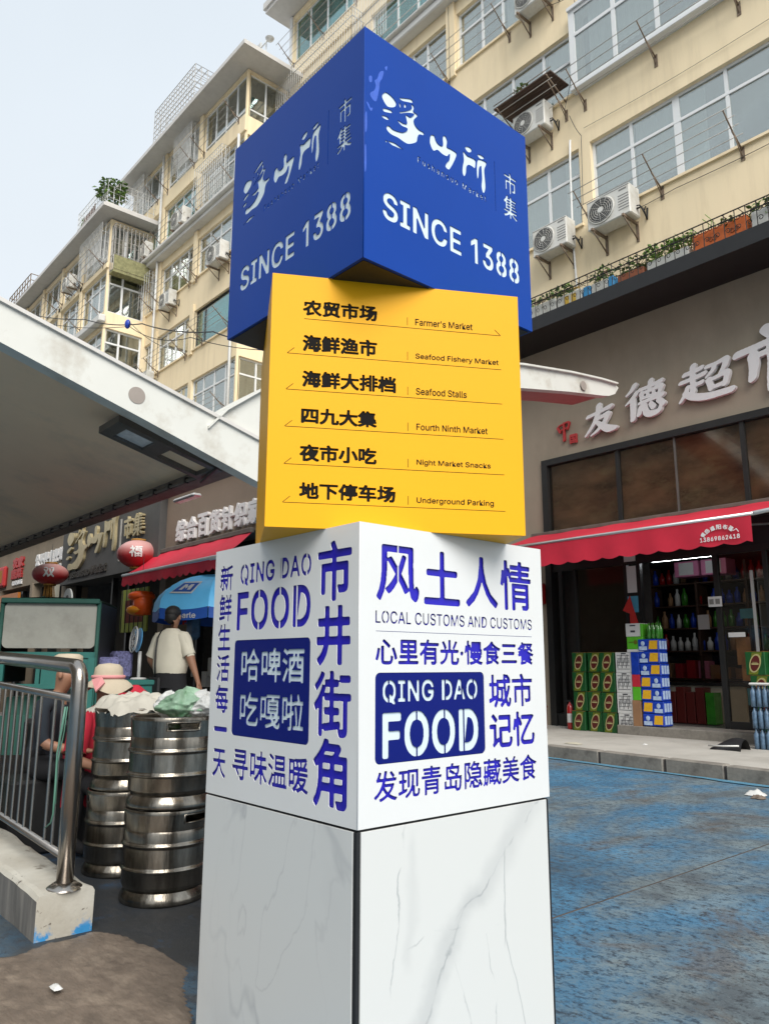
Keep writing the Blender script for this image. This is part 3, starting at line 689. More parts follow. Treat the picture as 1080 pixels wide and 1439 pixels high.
LOGO = [[(0.091, 0.735), (0.11, 0.761), (0.133, 0.762), (0.155, 0.755), (0.168, 0.742), (0.163, 0.725), (0.146, 0.711), (0.121, 0.702), (0.102, 0.714)], [(0.096, 0.677), (0.106, 0.686), (0.129, 0.693), (0.144, 0.693), (0.144, 0.684), (0.125, 0.676), (0.102, 0.669)], [(0.089, 0.643), (0.102, 0.651), (0.119, 0.654), (0.129, 0.648), (0.119, 0.64), (0.1, 0.638)], [(0.183, 0.774), (0.207, 0.787), (0.247, 0.804), (0.259, 0.801), (0.257, 0.791), (0.233, 0.782), (0.202, 0.771)], [(0.183, 0.752), (0.188, 0.753), (0.193, 0.744), (0.191, 0.731), (0.186, 0.737)], [(0.216, 0.766), (0.222, 0.76), (0.221, 0.75), (0.211, 0.745), (0.212, 0.757)], [(0.251, 0.78), (0.261, 0.783), (0.267, 0.773), (0.263, 0.754), (0.282, 0.751), (0.286, 0.744), (0.269, 0.722), (0.266, 0.706), (0.275, 0.692), (0.295, 0.684), (0.318, 0.685), (0.323, 0.677), (0.316, 0.67), (0.295, 0.663), (0.287, 0.646), (0.283, 0.626), (0.265, 0.608), (0.232, 0.588), (0.206, 0.586), (0.176, 0.589), (0.142, 0.586), (0.121, 0.592), (0.115, 0.603), (0.121, 0.615), (0.133, 0.618), (0.146, 0.613), (0.172, 0.616), (0.202, 0.625), (0.224, 0.642), (0.23, 0.654), (0.224, 0.658), (0.202, 0.654), (0.185, 0.658), (0.173, 0.667), (0.189, 0.669), (0.206, 0.669), (0.227, 0.677), (0.224, 0.695), (0.219, 0.714), (0.231, 0.717), (0.246, 0.717), (0.261, 0.732), (0.268, 0.744), (0.251, 0.74), (0.229, 0.73), (0.189, 0.706), (0.189, 0.713), (0.215, 0.729), (0.246, 0.753), (0.255, 0.766)], [(0.364, 0.694), (0.383, 0.701), (0.394, 0.681), (0.411, 0.672), (0.435, 0.678), (0.434, 0.719), (0.45, 0.733), (0.462, 0.714), (0.459, 0.684), (0.479, 0.685), (0.513, 0.685), (0.519, 0.673), (0.502, 0.634), (0.482, 0.598), (0.467, 0.58), (0.448, 0.586), (0.458, 0.609), (0.473, 0.628), (0.476, 0.66), (0.458, 0.64), (0.429, 0.637), (0.401, 0.643), (0.377, 0.627), (0.359, 0.648), (0.357, 0.669)], [(0.574, 0.74), (0.595, 0.752), (0.615, 0.75), (0.613, 0.735), (0.594, 0.724), (0.579, 0.729)], [(0.56, 0.712), (0.576, 0.708), (0.59, 0.703), (0.619, 0.707), (0.642, 0.704), (0.636, 0.666), (0.618, 0.665), (0.595, 0.663), (0.582, 0.648), (0.578, 0.616), (0.565, 0.593), (0.554, 0.605), (0.556, 0.637), (0.564, 0.671)], [(0.653, 0.741), (0.678, 0.75), (0.699, 0.747), (0.688, 0.734), (0.667, 0.729)], [(0.652, 0.705), (0.666, 0.723), (0.709, 0.73), (0.712, 0.717), (0.7, 0.688), (0.703, 0.641), (0.705, 0.603), (0.696, 0.574), (0.684, 0.567), (0.676, 0.594), (0.681, 0.632), (0.679, 0.678), (0.676, 0.696), (0.665, 0.679), (0.66, 0.638), (0.65, 0.621), (0.647, 0.663)], [(0.123, 0.547), (0.138, 0.552), (0.159, 0.556), (0.18, 0.554), (0.206, 0.548), (0.189, 0.545), (0.163, 0.542), (0.142, 0.54)], [(0.11, 0.544), (0.119, 0.546), (0.116, 0.538), (0.109, 0.538)]]
def logo_loops(x0, y0, w, h, upto=99): return [smooth_loop([(x0 + a * w, y0 + b * h) for a, b in L], 3) for L in LOGO[:upto]]

# ================================================================== SETTING: ground, platform, kerb
g = MB(); g.quad((-300, -300, -.03), (300, -300, -.03), (300, 300, -.03), (-300, 300, -.03))
struct('ground', g, mat('grey_asphalt_beyond', (.06, .06, .06), .9, var=.2))
g = MB()   # painted yard in two slabs with an open joint at x = -2.7
g.box(-40, -2.706, -12, 9.9, -.2, 0.0); g.box(-2.694, 14, -12, 9.9, -.2, 0.004)
struct('pavement', g, M['ground'])
g = MB()
for i in range(40):
    y0 = -10 + i * .5; g.bar((-2.7 + ru(-.004, .004), y0, -.004), (-2.7 + ru(-.004, .004), y0 + .5, -.004), .012, 5)
struct('pavement_joint', g, M['kerb_dark'])
KY = lambda x: 9.3 - (x + 7.09) * .10      # kerb line
plat = MB()
def plat_z(t): return .155 + .05 * t
N = 30
plat.grid(lambda u, v: (-16 + u * 20, KY(-16 + u * 20) + .05 + v * (12.15 - KY(-16 + u * 20)), plat_z(v)), N, 6, smooth=False)
struct('platform', plat, mat('platform_screed', (.43, .41, .37), .85, var=.12, scale=2, bump=.25, bscale=40, dirt_or_reflection=(.26, .24, .21), dirt_or_reflection_amt=.55, dscale=1.3), fix=True)
kerb_root = tag(mk('kerb', None), kind='structure'); kerb_root.location = (-7, 9.3, 0)
x = -14.0; ang = math.atan(-.10)
while x < 3:
    L = 1.0 if rnd() < .8 else .8
    k = MB(); k.box(0, L - .035, 0, .16, -.05, .165 + ru(-.006, .006), c=.012)
    o = mk('kerb_stone', k.mesh('kerb_stone', M['kerb']), kerb_root); o.location = (x + 7, KY(x) - 9.3 + ru(-.006, .006), 0); o.rotation_euler = (0, 0, ang + ru(-.006, .006))
    x += L
k = MB(); k.prism([(-14, KY(-14) + .02, -.05), (3, KY(3) + .02, -.05), (3, KY(3) + .10, -.05), (-14, KY(-14) + .10, -.05)], (0, 0, .20))
kj = mk('kerb_mortar', k.mesh('kerb_mortar', M['kerb_dark'], (-7, 9.3, 0)), kerb_root)
# painted edge line of paler blue spilled at the kerb foot
k = MB()
pts = []
for i in range(60):
    x = -9 + i * .2; pts.append((x, KY(x) - .02, .010))
for i in range(59, -1, -1):
    x = -9 + i * .2; pts.append((x, KY(x) - .10 - .07 * rnd(), .010))
for i in range(59):
    a = pts[i]; b = pts[i + 1]; c = pts[118 - i]; d = pts[119 - i]; k.quad(a, b, c, d)
struct('paint_strip', k, mat('pale_blue_paint_strip', (.08, .24, .36), .8, var=.4, scale=9, dirt_or_reflection=(.13, .16, .17), dirt_or_reflection_amt=1.0, dscale=9), fix=False)

# muddy concrete patch in the near left corner
mudpts = [(-6.2, .35), (-4.6, 1.0), (-3.97, 1.2), (-4.03, 1.38), (-4.06, 1.63), (-3.76, 1.76), (-3.44, 1.78), (-3.19, 1.71), (-3.04, 1.62), (-2.88, 1.55), (-2.66, 1.32), (-2.5, .9), (-2.5, .1), (-3.0, -1.2), (-6.5, -1.2)]
def inpoly(x, y):
    r = False; n = len(mudpts)
    for i in range(n):
        x1, y1 = mudpts[i]; x2, y2 = mudpts[(i + 1) % n]
        if (y1 > y) != (y2 > y) and x < (x2 - x1) * (y - y1) / (y2 - y1) + x1: r = not r
    return r
def edge_d(x, y):
    b = 9
    n = len(mudpts)
    for i in range(n):
        x1, y1 = mudpts[i]; x2, y2 = mudpts[(i + 1) % n]; dx, dy = x2 - x1, y2 - y1
        t = max(0, min(1, ((x - x1) * dx + (y - y1) * dy) / (dx * dx + dy * dy))); b = min(b, math.hypot(x - x1 - t * dx, y - y1 - t * dy))
    return b if inpoly(x, y) else -b
from mathutils import noise as mn
md = MB(); xs = np.arange(-4.8, -2.4, .016); ys = np.arange(.4, 1.95, .016)
idx = {}
for i, x in enumerate(xs):
    for j, y in enumerate(ys):
        d = edge_d(x, y) + .05 * mn.noise((x * 5, y * 5, 3)) + .008 * mn.noise((x * 23, y * 23, 8))
        if d > -.02:
            z = .005 + .010 * min(1, max(0, d) / .2) + .007 * mn.noise((x * 3, y * 6, 0)) * min(1, max(0, d) * 6) + .005 * mn.noise((x * 14, y * 30, 5))
            idx[(i, j)] = len(md.v); md.v.append((x, y, max(z, .005) if d > 0 else -.01))
for i in range(len(xs) - 1):
    for j in range(len(ys) - 1):
        q = [(i, j), (i + 1, j), (i + 1, j + 1), (i, j + 1)]
        if all(k in idx for k in q): md.f.append(tuple(idx[k] for k in q)); md.sm.append(True); md.mi.append(0)
single('mud_patch', md, M['mud'], None, None, kind='stuff', fix=False)

# ================================================================== SIGN PILLAR
P = Thing('sign_pillar', 'tall stacked cube signpost, blue over yellow over white, on a marble plinth', 'sign', (-2.22, 1.89, 0))
PT = .010
def face_cut(parent, name, origin, right, w, h, loops, panel_m, th=PT, mat_label=None, edge=0.0, cut=0.0):
    L = [[(edge, 0), (w - cut, 0), (w - cut, h), (edge, h)]] + loops
    mb = loops_mb(L, th); fm = frame_m(origin, right); out = MB(); out.merge(mb, fm)
    return P.part(name, out, panel_m, parent)
def loops_part(parent, name, origin, right, loops, m, th, z=0.0):
    mb = loops_mb(loops, th); fm = frame_m(origin, right) @ Matrix.Translation((0, 0, z)); out = MB(); out.merge(mb, fm)
    return P.part(name, out, m, parent)
# ---- blue cube
bx0, bx1, by0, by1, bz0, bz1 = -1.7712 - .8675, -1.7712, 1.4487, 1.4487 + .8675, 2.5929, 3.4616
W, Hh = .8675, .8687
def blue_loops():
    L = []
    b = .0115
    L += tl('SINCE', .096 * W, .540 * W, .201 * Hh, .322 * Hh, bold=.0046, px=110, spacing=1.06)
    L.append([(.622 * W, .203 * Hh), (.643 * W, .203 * Hh), (.643 * W, .322 * Hh), (.626 * W, .322 * Hh), (.598 * W, .300 * Hh), (.598 * W, .276 * Hh), (.622 * W, .293 * Hh)])
    for ch, s0, s1 in (('3', .672, .745), ('8', .760, .835), ('8', .848, .923)): L += tl(ch, s0 * W, s1 * W, .201 * Hh, .323 * Hh, bold=.0046, px=110)
    L += logo_loops(0, 0, W, Hh)
    L += tl('市', .834 * W, .922 * W, .642 * Hh, .750 * Hh, bold=.0022, px=80)
    L += tl('集', .826 * W, .922 * W, .515 * Hh, .628 * Hh, bold=.0016, px=90)
    L += tl('Fushansuo Market', .285 * W, .705 * W, .528 * Hh, .558 * Hh, bold=.0009, px=64, spacing=1.35)
    L.append([(.7655 * W, .510 * Hh), (.7695 * W, .510 * Hh), (.7695 * W, .760 * Hh), (.7655 * W, .760 * Hh)])
    return L
BLO = blue_loops()
core = MB(); i = PT + .002
core.box(bx0 + .0002, bx1 - .0045, by0 + .0045, by1, bz0, bz1 - .001)
bc = P.part('blue_cube', core, M['blue'])
# panels with cut-out writing, pale acrylic behind
fp = face_cut(bc, 'panel', (bx1 - .0, by0, bz0), (0, 1, 0), W, Hh, BLO, M['blue'], .0028, edge=.0006)
fp2 = face_cut(bc, 'panel', (bx0, by0 - .0, bz0), (1, 0, 0), W, Hh, BLO, M['blue'], .0028, cut=.0006)
a = MB(); a.box(bx1 - .0040, bx1 - .0030, by0 + .03, by1 - .03, bz0 + .05, bz1 - .05); P.part('backing', a, M['acrylic'], bc)
a = MB(); a.box(bx0 + .03, bx1 - .03, by0 + .0030, by0 + .0040, bz0 + .05, bz1 - .05); P.part('backing', a, M['acrylic'], bc)
a = MB(); a.box(bx0 + .004, bx1 - .004, by0 + .004, by1, bz1, bz1 + .004); a.tube([(bx1 - .001, by0 + .001, bz0), (bx1 - .001, by0 + .001, bz1)], .0022, 6); P.part('edge_trim', a, M['blue'], bc)
# dark underside
a = MB(); a.box(bx0 + .012, bx1 - .012, by0 + .012, by1 - .012, bz0 - .003, bz0 - .0005); P.part('underside', a, M['black'], bc)
# stencil bridges in the 8s (inside the panel thickness)
def bridges(parent, face, items, m, wd=.0032):
    a = MB()
    for s, z0, z1 in items:
        if face == 'R': a.box(-1.7712 - .0029, -1.7712 - .0003, by0 + s * W - wd / 2, by0 + s * W + wd / 2, bz0 + z0 * Hh, bz0 + z1 * Hh)
        else: a.box(bx0 + s * W - wd / 2, bx0 + s * W + wd / 2, by0 + .0003, by0 + .0029, bz0 + z0 * Hh, bz0 + z1 * Hh)
    P.part('stencil_bridge', a, m, parent)
for f_ in 'RL': bridges(bc, f_, [(.7975, .199, .325), (.8855, .199, .325)], M['blue'])
# scuffs at the near edge of the right panel
SCUF = [[(.099, .850), (.091, .813), (.079, .791), (.075, .757), (.062, .696), (.044, .690), (.028, .706), (.036, .722), (.050, .736), (.058, .762), (.052, .781), (.066, .800), (.078, .835)],
        [(.023, .785), (.037, .793), (.037, .768), (.025, .762)], [(.010, .665), (.022, .661), (.030, .648), (.042, .654), (.036, .636), (.026, .640)], [(.105, .872), (.118, .885), (.114, .862)],
        [(.004, .60), (.012, .62), (.014, .55), (.005, .53)], [(.003, .46), (.010, .47), (.012, .38), (.004, .36)]]
out = MB()
for k_, L in enumerate(SCUF):
    out.merge(loops_mb([smooth_loop([(W * a_, Hh * b_) for a_, b_ in L], 3)], .0002), frame_m((bx1, by0, bz0), (0, 1, 0)) @ Matrix.Translation((0, 0, .0004)))
P.part('scuff_mark', out, M['blue_scuff'], bc)

# ---- yellow cube
YW, YH = .8693, .8677
yo = Vector((-2.0513, 1.2858, 1.7252)); yr = Vector((.4958, .8684, 0)).normalized(); yin = Vector((-yr.y, yr.x, 0))
yc = yo + yr * YW / 2 + yin * YW / 2
RY = Matrix.Rotation(math.atan2(yr.y, yr.x), 4, 'Z'); RY.translation = (yc.x, yc.y, 0)
core = MB(); tmp = MB(); tmp.box(-YW / 2, YW / 2, -YW / 2 + .0055, YW / 2, 1.7252, 1.7252 + YH, c=.002); core.merge(tmp, RY)
yb = P.part('yellow_cube', core, M['yellow'])
rows = [('农贸市场', .119, .413, .834, .902, "Farmer's Market", .566, .803, .834, .862), ('海鲜渔市', .121, .413, .686, .757, 'Seafood Fishery Market', .566, .909, .688, .716),
        ('海鲜大排档', .122, .488, .542, .611, 'Seafood Stalls', .567, .773, .544, .573), ('四九大集', .122, .413, .397, .464, 'Fourth Ninth Market', .568, .856, .400, .427),
        ('夜市小吃', .119, .413, .251, .319, 'Night Market Snacks', .568, .865, .256, .283), ('地下停车场', .121, .486, .107, .173, 'Underground Parking', .567, .874, .106, .134)]
YL = []
for cz, a0, a1, z0, z1, en, e0, e1, f0, f1 in rows:
    YL += tl(cz, a0 * YW, a1 * YW, z0 * YH, z1 * YH, bold=.0030, px=74)
face = [[(0, 0), (YW, 0), (YW, YH), (0, YH)]] + YL
tmp = loops_mb(face, .0035); out = MB(); out.merge(tmp, frame_m(yo, yr)); P.part('panel', out, M['yellow'], yb)
tmp = MB(); tmp.box(-YW / 2 + .05, YW / 2 - .05, -YW / 2 + .0037, -YW / 2 + .0050, 1.7252 + .05, 1.7252 + YH - .05); out = MB(); out.merge(tmp, RY); P.part('backing', out, M['letter_dark'], yb)
thin = []
for r_ in rows:
    thin += tl(r_[5], r_[6] * YW, r_[7] * YW, r_[8] * YH, r_[9] * YH, bold=.0004, px=72)
def line2(x0, z0, x1, z1, t=.0016):
    d = Vector((x1 - x0, z1 - z0)).normalized(); n = Vector((-d.y, d.x)) * t / 2
    return [(x0 + n.x, z0 + n.y), (x0 - n.x, z0 - n.y), (x1 - n.x, z1 - n.y), (x1 + n.x, z1 + n.y)]
ln = []
for k, (zl, x0) in enumerate(((.821, .126), (.675, .065), (.530, .064), (.384, .063), (.239, .064), (.093, .063))):
    ln.append(line2(x0 * YW, zl * YH, .920 * YW, zl * YH))
    if k == 0: ln.append(line2(.896 * YW, .845 * YH, .920 * YW, .8225 * YH))
    else: ln.append(line2(x0 * YW, (zl + .0015) * YH, (x0 + .026) * YW, (zl + .024) * YH))
    ln.append(line2(.534 * YW, (zl + .010) * YH, .534 * YW, (zl + .044) * YH))
out = MB(); out.merge(loops_mb(thin, .0006), frame_m(yo, yr) @ Matrix.Translation((0, 0, .0009))); P.part('lettering', out, M['letter_dark'], yb)
out = MB()
for q in ln: out.merge(loops_mb([q], .0005), frame_m(yo, yr) @ Matrix.Translation((0, 0, .0006 + .00002 * (len(out.v) // 8 % 5))))
P.part('rule_line', out, M['letter_dark'], yb)

# ---- white cube
wx0, wx1, wy0, wy1, wz0 = -1.7836 - .8764, -1.7836, 1.4541, 1.4541 + .8764, .841
WW, WH = .8764, .8842
core = MB(); core.box(wx0 + .0002, wx1 - .0082, wy0 + .0082, wy1, wz0, wz0 + WH - .001)
wb = P.part('white_cube', core, M['white_panel'])
def stretch(s, a0, a1, z0, z1, b, px=90, sp=1.0): return tl(s, a0 * WW, a1 * WW, z0 * WH, z1 * WH, bold=b, px=px, spacing=sp)
R = []
for ch, a0, a1 in (('风', .075, .283), ('土', .306, .497), ('人', .527, .718), ('情', .731, .928)): R += stretch(ch, a0, a1, .733, .934, .0050 if ch != '情' else .0036, 110)
R += stretch('LOCAL CUSTOMS AND CUSTOMS', .073, .925, .656, .701, .0010, 64, 1.02)
R += stretch('心里有光·慢食三餐', .073, .930, .516, .608, .0026, 96)
R += stretch('城市', .647, .915, .354, .484, .0034, 96); R += stretch('记忆', .647, .920, .205, .337, .0036, 96)
R += stretch('发现青岛隐藏美食', .069, .925, .073, .172, .0022, 100)
pr_ = rrect(.073 * WW, .621 * WW, .193 * WH, .491 * WH, .018)
out = MB(); out.merge(loops_mb([[(.0006, 0), (WW, 0), (WW, WH), (.0006, WH)], pr_] + R, .0028), frame_m((wx1, wy0, wz0), (0, 1, 0))); P.part('panel', out, M['white_panel'], wb)
pr2 = rrect(.0745 * WW, .6195 * WW, .1945 * WH, .4895 * WH, .017)
QL = stretch('QING DAO', .107, .588, .385, .467, .0030, 90, 1.06) + stretch('FOOD', .107, .589, .206, .361, .0068, 110, 1.06)
out = MB(); out.merge(loops_mb([pr2] + QL, .0035), frame_m((wx1 - .001, wy0, wz0), (0, 1, 0))); P.part('navy_plate', out, M['navy'], wb)
a = MB(); a.box(wx1 - .0060, wx1 - .0052, wy0 + .085 * WW, wy0 + .61 * WW, wz0 + .20 * WH, wz0 + .485 * WH); P.part('backing', a, M['acrylic'], wb)
a = MB(); a.box(wx1 - .0080, wx1 - .0066, wy0 + .02, wy1 - .02, wz0 + .02, wz0 + WH - .02); P.part('backing', a, M['navy_back'], wb)
a = MB()
for s_, q0, q1 in ((.268, .200, .366), (.407, .200, .366), (.508, .200, .366), (.137, .38, .47), (.412, .38, .47), (.5, .4, .467), (.563, .38, .47)): a.box(wx1 - .0046, wx1 - .0014, wy0 + s_ * WW - .0014, wy0 + s_ * WW + .0014, wz0 + q0 * WH, wz0 + q1 * WH)
P.part('stencil_bridge', a, M['navy'], wb)
a = MB(); a.box(wx1 - .0005, wx1 + .0004, wy0 + .075 * WW, wy0 + .92 * WW, wz0 + .6295 * WH, wz0 + .6310 * WH); P.part('rule_line', a, M['navy'], wb)
# left face
Lf = []
for ch, a0, a1, z0, z1, b in (('市', .757, .958, .736, .952, .0068), ('井', .757, .957, .512, .722, .0072), ('街', .747, .962, .276, .496, .0048), ('角', .749, .945, .042, .272, .0060)): Lf += stretch(ch, a0, a1, z0, z1, b, 120)
for ch, z0, z1 in (('新', .822, .933), ('鲜', .693, .809), ('生', .574, .685), ('活', .445, .557), ('每', .320, .435), ('一', .247, .267), ('天', .066, .180)): Lf += stretch(ch, .043, .153, z0, z1, .0028 if ch != '一' else .006, 90 if ch != '一' else 30)
Lf += stretch('QING DAO', .211, .718, .833, .923, .0028, 90, 1.06) + stretch('FOOD', .193, .720, .650, .811, .0062, 110, 1.06)
Lf += stretch('寻味温暖', .202, .726, .072, .195, .0030, 100)
pl_ = rrect(.187 * WW, .723 * WW, .239 * WH, .614 * WH, .018)
out = MB(); out.merge(loops_mb([[(0, 0), (WW - .0006, 0), (WW - .0006, WH), (0, WH)], pl_] + Lf, .0028), frame_m((wx0, wy0, wz0), (1, 0, 0))); P.part('panel', out, M['white_panel'], wb)
pl2 = rrect(.1885 * WW, .7215 * WW, .2405 * WH, .6125 * WH, .017)
HL = stretch('哈啤酒', .240, .686, .450, .581, .0034, 110) + stretch('吃嘎啦', .241, .686, .280, .413, .0030, 110)
out = MB(); out.merge(loops_mb([pl2] + HL, .0035), frame_m((wx0, wy0 + .001, wz0), (1, 0, 0))); P.part('navy_plate', out, M['navy'], wb)
a = MB(); a.box(wx0 + .20 * WW, wx0 + .71 * WW, wy0 + .0052, wy0 + .0060, wz0 + .25 * WH, wz0 + .605 * WH); P.part('backing', a, M['acrylic'], wb)
a = MB(); a.box(wx0 + .02, wx1 - .02, wy0 + .0066, wy0 + .0080, wz0 + .02, wz0 + WH - .02); P.part('backing', a, M['navy_back'], wb)
def wbr(face, items, m):
    a = MB()
    for s_, q0, q1 in items:
        if face == 'L': a.box(wx0 + s_ * WW - .0018, wx0 + s_ * WW + .0018, wy0 + .0003, wy0 + .0032, wz0 + q0 * WH, wz0 + q1 * WH)
        else: a.box(wx1 - .0032, wx1 - .0003, wy0 + s_ * WW - .0018, wy0 + s_ * WW + .0018, wz0 + q0 * WH, wz0 + q1 * WH)
    P.part('stencil_bridge', a, m, wb)
wbr('L', [(.363, .645, .815), (.515, .645, .815), (.628, .645, .815), (.243, .828, .927), (.52, .828, .927), (.688, .828, .927)], M['white_panel'])
wbr('R', [(.179, .733, .934), (.595, .655, .7), (.85, .655, .7), (.12, .655, .7)], M['white_panel'])
a = MB(); a.box(wx0 + .02, wx1 - .02, wy0 + .02, wy1 - .02, wz0 - .006, wz0 - .0005); a.tube([(wx1 - .0008, wy0 + .0008, wz0), (wx1 - .0008, wy0 + .0008, wz0 + WH)], .0016, 6); P.part('base_trim', a, M['white_panel'], wb)
# ---- marble plinth
core = MB(); core.box(wx0 + .006, wx1 - .006, wy0 + .006, wy1 - .006, 0, wz0 - .006)
pb = P.part('plinth', core, M['black'])
a = MB(); a.box(wx0 + .001, wx1 - .022, wy0 + .001, wy0 + .012, .0, wz0 - .008, c=.001); P.part('marble_panel', a, M['marble'], pb)
a = MB(); a.box(wx1 - .012, wx1 - .001, wy0 + .016, wy1 - .018, .0, wz0 - .008, c=.001); P.part('marble_panel', a, M['marble_veined'], pb)
a = MB(); a.box(wx0 + .002, wx1 - .02, wy1 - .012, wy1 - .001, .0, wz0 - .008); P.part('marble_panel', a, M['marble'], pb)
a = MB(); a.box(wx0 + .001, wx0 + .012, wy0 + .02, wy1 - .02, .0, wz0 - .008); P.part('marble_panel', a, M['marble'], pb)
for (x_, y_) in ((wx1 - .020, wy0 + .002), (wx1 - .016, wy1 - .016)):
    a = MB(); a.box(x_, wx1 - .0045, y_, y_ + .0125, 0, wz0 - .009, c=.001); P.part('corner_strip', a, M['black'], pb)

# ================================================================== BUILDINGS
def wall_mb(x0, x1, z0, z1, y, holes, depth=.16):
    """Wall face at y (facing -Y) with rectangular openings and their reveals."""
    mb = MB(); xs = sorted({x0, x1, *[h[0] for h in holes], *[h[1] for h in holes]}); zs = sorted({z0, z1, *[h[2] for h in holes], *[h[3] for h in holes]})
    xs = [q for q in xs if x0 <= q <= x1]; zs = [q for q in zs if z0 <= q <= z1]
    for j in range(len(zs) - 1):
        run = None
        for i in range(len(xs) - 1):
            cx = (xs[i] + xs[i + 1]) / 2; cz = (zs[j] + zs[j + 1]) / 2
            inh = any(h[0] < cx < h[1] and h[2] < cz < h[3] for h in holes)
            if not inh:
                if run is None: run = xs[i]
            if inh or i == len(xs) - 2:
                end = xs[i] if inh else xs[i + 1]
                if run is not None and end > run: mb.quad((run, y, zs[j]), (end, y, zs[j]), (end, y, zs[j + 1]), (run, y, zs[j + 1]))
                run = None
    for a, b, c, d in holes:
        mb.quad((a, y, c), (a, y + depth, c), (a, y + depth, d), (a, y, d)); mb.quad((b, y, c), (b, y, d), (b, y + depth, d), (b, y + depth, c))
        mb.quad((a, y, c), (b, y, c), (b, y + depth, c), (a, y + depth, c)); mb.quad((a, y, d), (a, y + depth, d), (b, y + depth, d), (b, y, d))
    return mb
def window(T, x0, x1, z0, z1, y, mull, trans, glass='glass', curtains=True, fw=.055, wide=None, tf=None, frame_m_='upvc', label=None, rm=None, M2=None, seed=0, curt_m='curtain', openp=None):
    """A window unit facing -Y at depth y: frame, panes, curtains."""
    f = MB(); f2 = lambda *a: None
    def V(mb): return mb if M2 is None else MB().merge(mb, M2)
    d = .06
    f.box(x0, x1, y, y + d, z0, z0 + fw); f.box(x0, x1, y, y + d, z1 - fw, z1)
    f.box(x0, x0 + fw, y + .001, y + d, z0 + fw, z1 - fw); f.box(x1 - fw, x1, y + .001, y + d, z0 + fw, z1 - fw)
    cols = [x0] + list(mull) + [x1]
    for k, m_ in enumerate(mull):
        hw = fw * .55 if not (wide and k in wide) else fw * 1.15
        f.box(m_ - hw, m_ + hw, y + .003, y + d - .002, z0 + fw, z1 - fw)
    if trans: f.box(x0 + fw, x1 - fw, y - .002, y + d - .004, trans - fw * .5, trans + fw * .5)
    fr = T.part('window', V(f), M[frame_m_], label=label)
    rws = [(z0, trans), (trans, z1)] if trans else [(z0, z1)]
    for i in range(len(cols) - 1):
        for r, (a, b) in enumerate(rws):
            p = MB(); xa, xb = cols[i] + fw * .5, cols[i + 1] - fw * .5
            tilt = ru(-.004, .004)
            p.v = [(xa, y + .02 + tilt, a + fw * .4), (xb, y + .02 - tilt, a + fw * .4), (xb, y + .02 - tilt, b - fw * .4), (xa, y + .02 + tilt, b - fw * .4),
                   (xa, y + .026 + tilt, a + fw * .4), (xb, y + .026 - tilt, a + fw * .4), (xb, y + .026 - tilt, b - fw * .4), (xa, y + .026 + tilt, b - fw * .4)]
            p.f = [(0, 1, 2, 3), (7, 6, 5, 4), (0, 4, 5, 1), (1, 5, 6, 2), (2, 6, 7, 3), (3, 7, 4, 0)]; p.sm = [False] * 6; p.mi = [0] * 6
            if openp and (i, r) in openp: continue
            T.part('pane', V(p), M[glass], fr, fix=False)
    if curtains:
        n = len(cols) - 1
        for i in range(n):
            if rnd() < .58:
                xa, xb = cols[i] + .02, cols[i + 1] - .02
                if rnd() < .5:
                    if rnd() < .5: xb = xa + (xb - xa) * ru(.3, .7)
                    else: xa = xb - (xb - xa) * ru(.3, .7)
                ph = ru(0, 6); amp = .02; kk = ru(34, 50); zb = z0 + (.02 if rnd() < .6 else ru(.1, .5) * (z1 - z0))
                nn = max(6, int((xb - xa) * 34))
                c = MB(); c.grid(lambda u, v: (xa + u * (xb - xa), y + .13 + amp * math.sin(kk * (xa + u * (xb - xa)) + ph) * (.6 + .4 * v), zb + v * (z1 - .03 - zb)), nn, 1)
                T.part('curtain', V(c), M[curt_m], fr, fix=False)
    return fr
def sill(mb, x0, x1, y, z, d=.07, h=.05): mb.box(x0, x1, y - d, y + .02, z - h, z)

# ---------- drying racks on the walls
def make_rack(L, nbr=3, n=4, name='drying_rack', label='', out=.62, rise=.42):
    """Local: wall at y=0, rails out to -y, x from 0 to L, wall fixings at z=0."""
    T = Thing(name, label, 'drying rack', (0, 0, 0), 'clothes drying racks below the windows', world=False)
    for k in range(nbr):
        x = L * k / (nbr - 1) if nbr > 1 else 0
        b = MB(); b.bar((x, 0, 0), (x, -out * .55, rise * .45), .016, 6); b.bar((x, -out * .5, rise * .42), (x, -out, rise * 1.02), .013, 6)
        b.bar((x, 0, -.16), (x, -out * .45, rise * .34), .010, 6); b.box(x - .035, x + .035, -.012, 0, -.2, .06)
        T.part('bracket', b, M['rust'])
    for k in range(n):
        t = .35 + .65 * k / (n - 1); y = -out * t; z = rise * (t if t > .5 else t * .9) + .01
        r = MB(); r.bar((-.12, y, z), (L + .12, y, z + ru(-.015, .015)), .0075, 5); T.part('rail', r, M['steel_rod'])
    return T
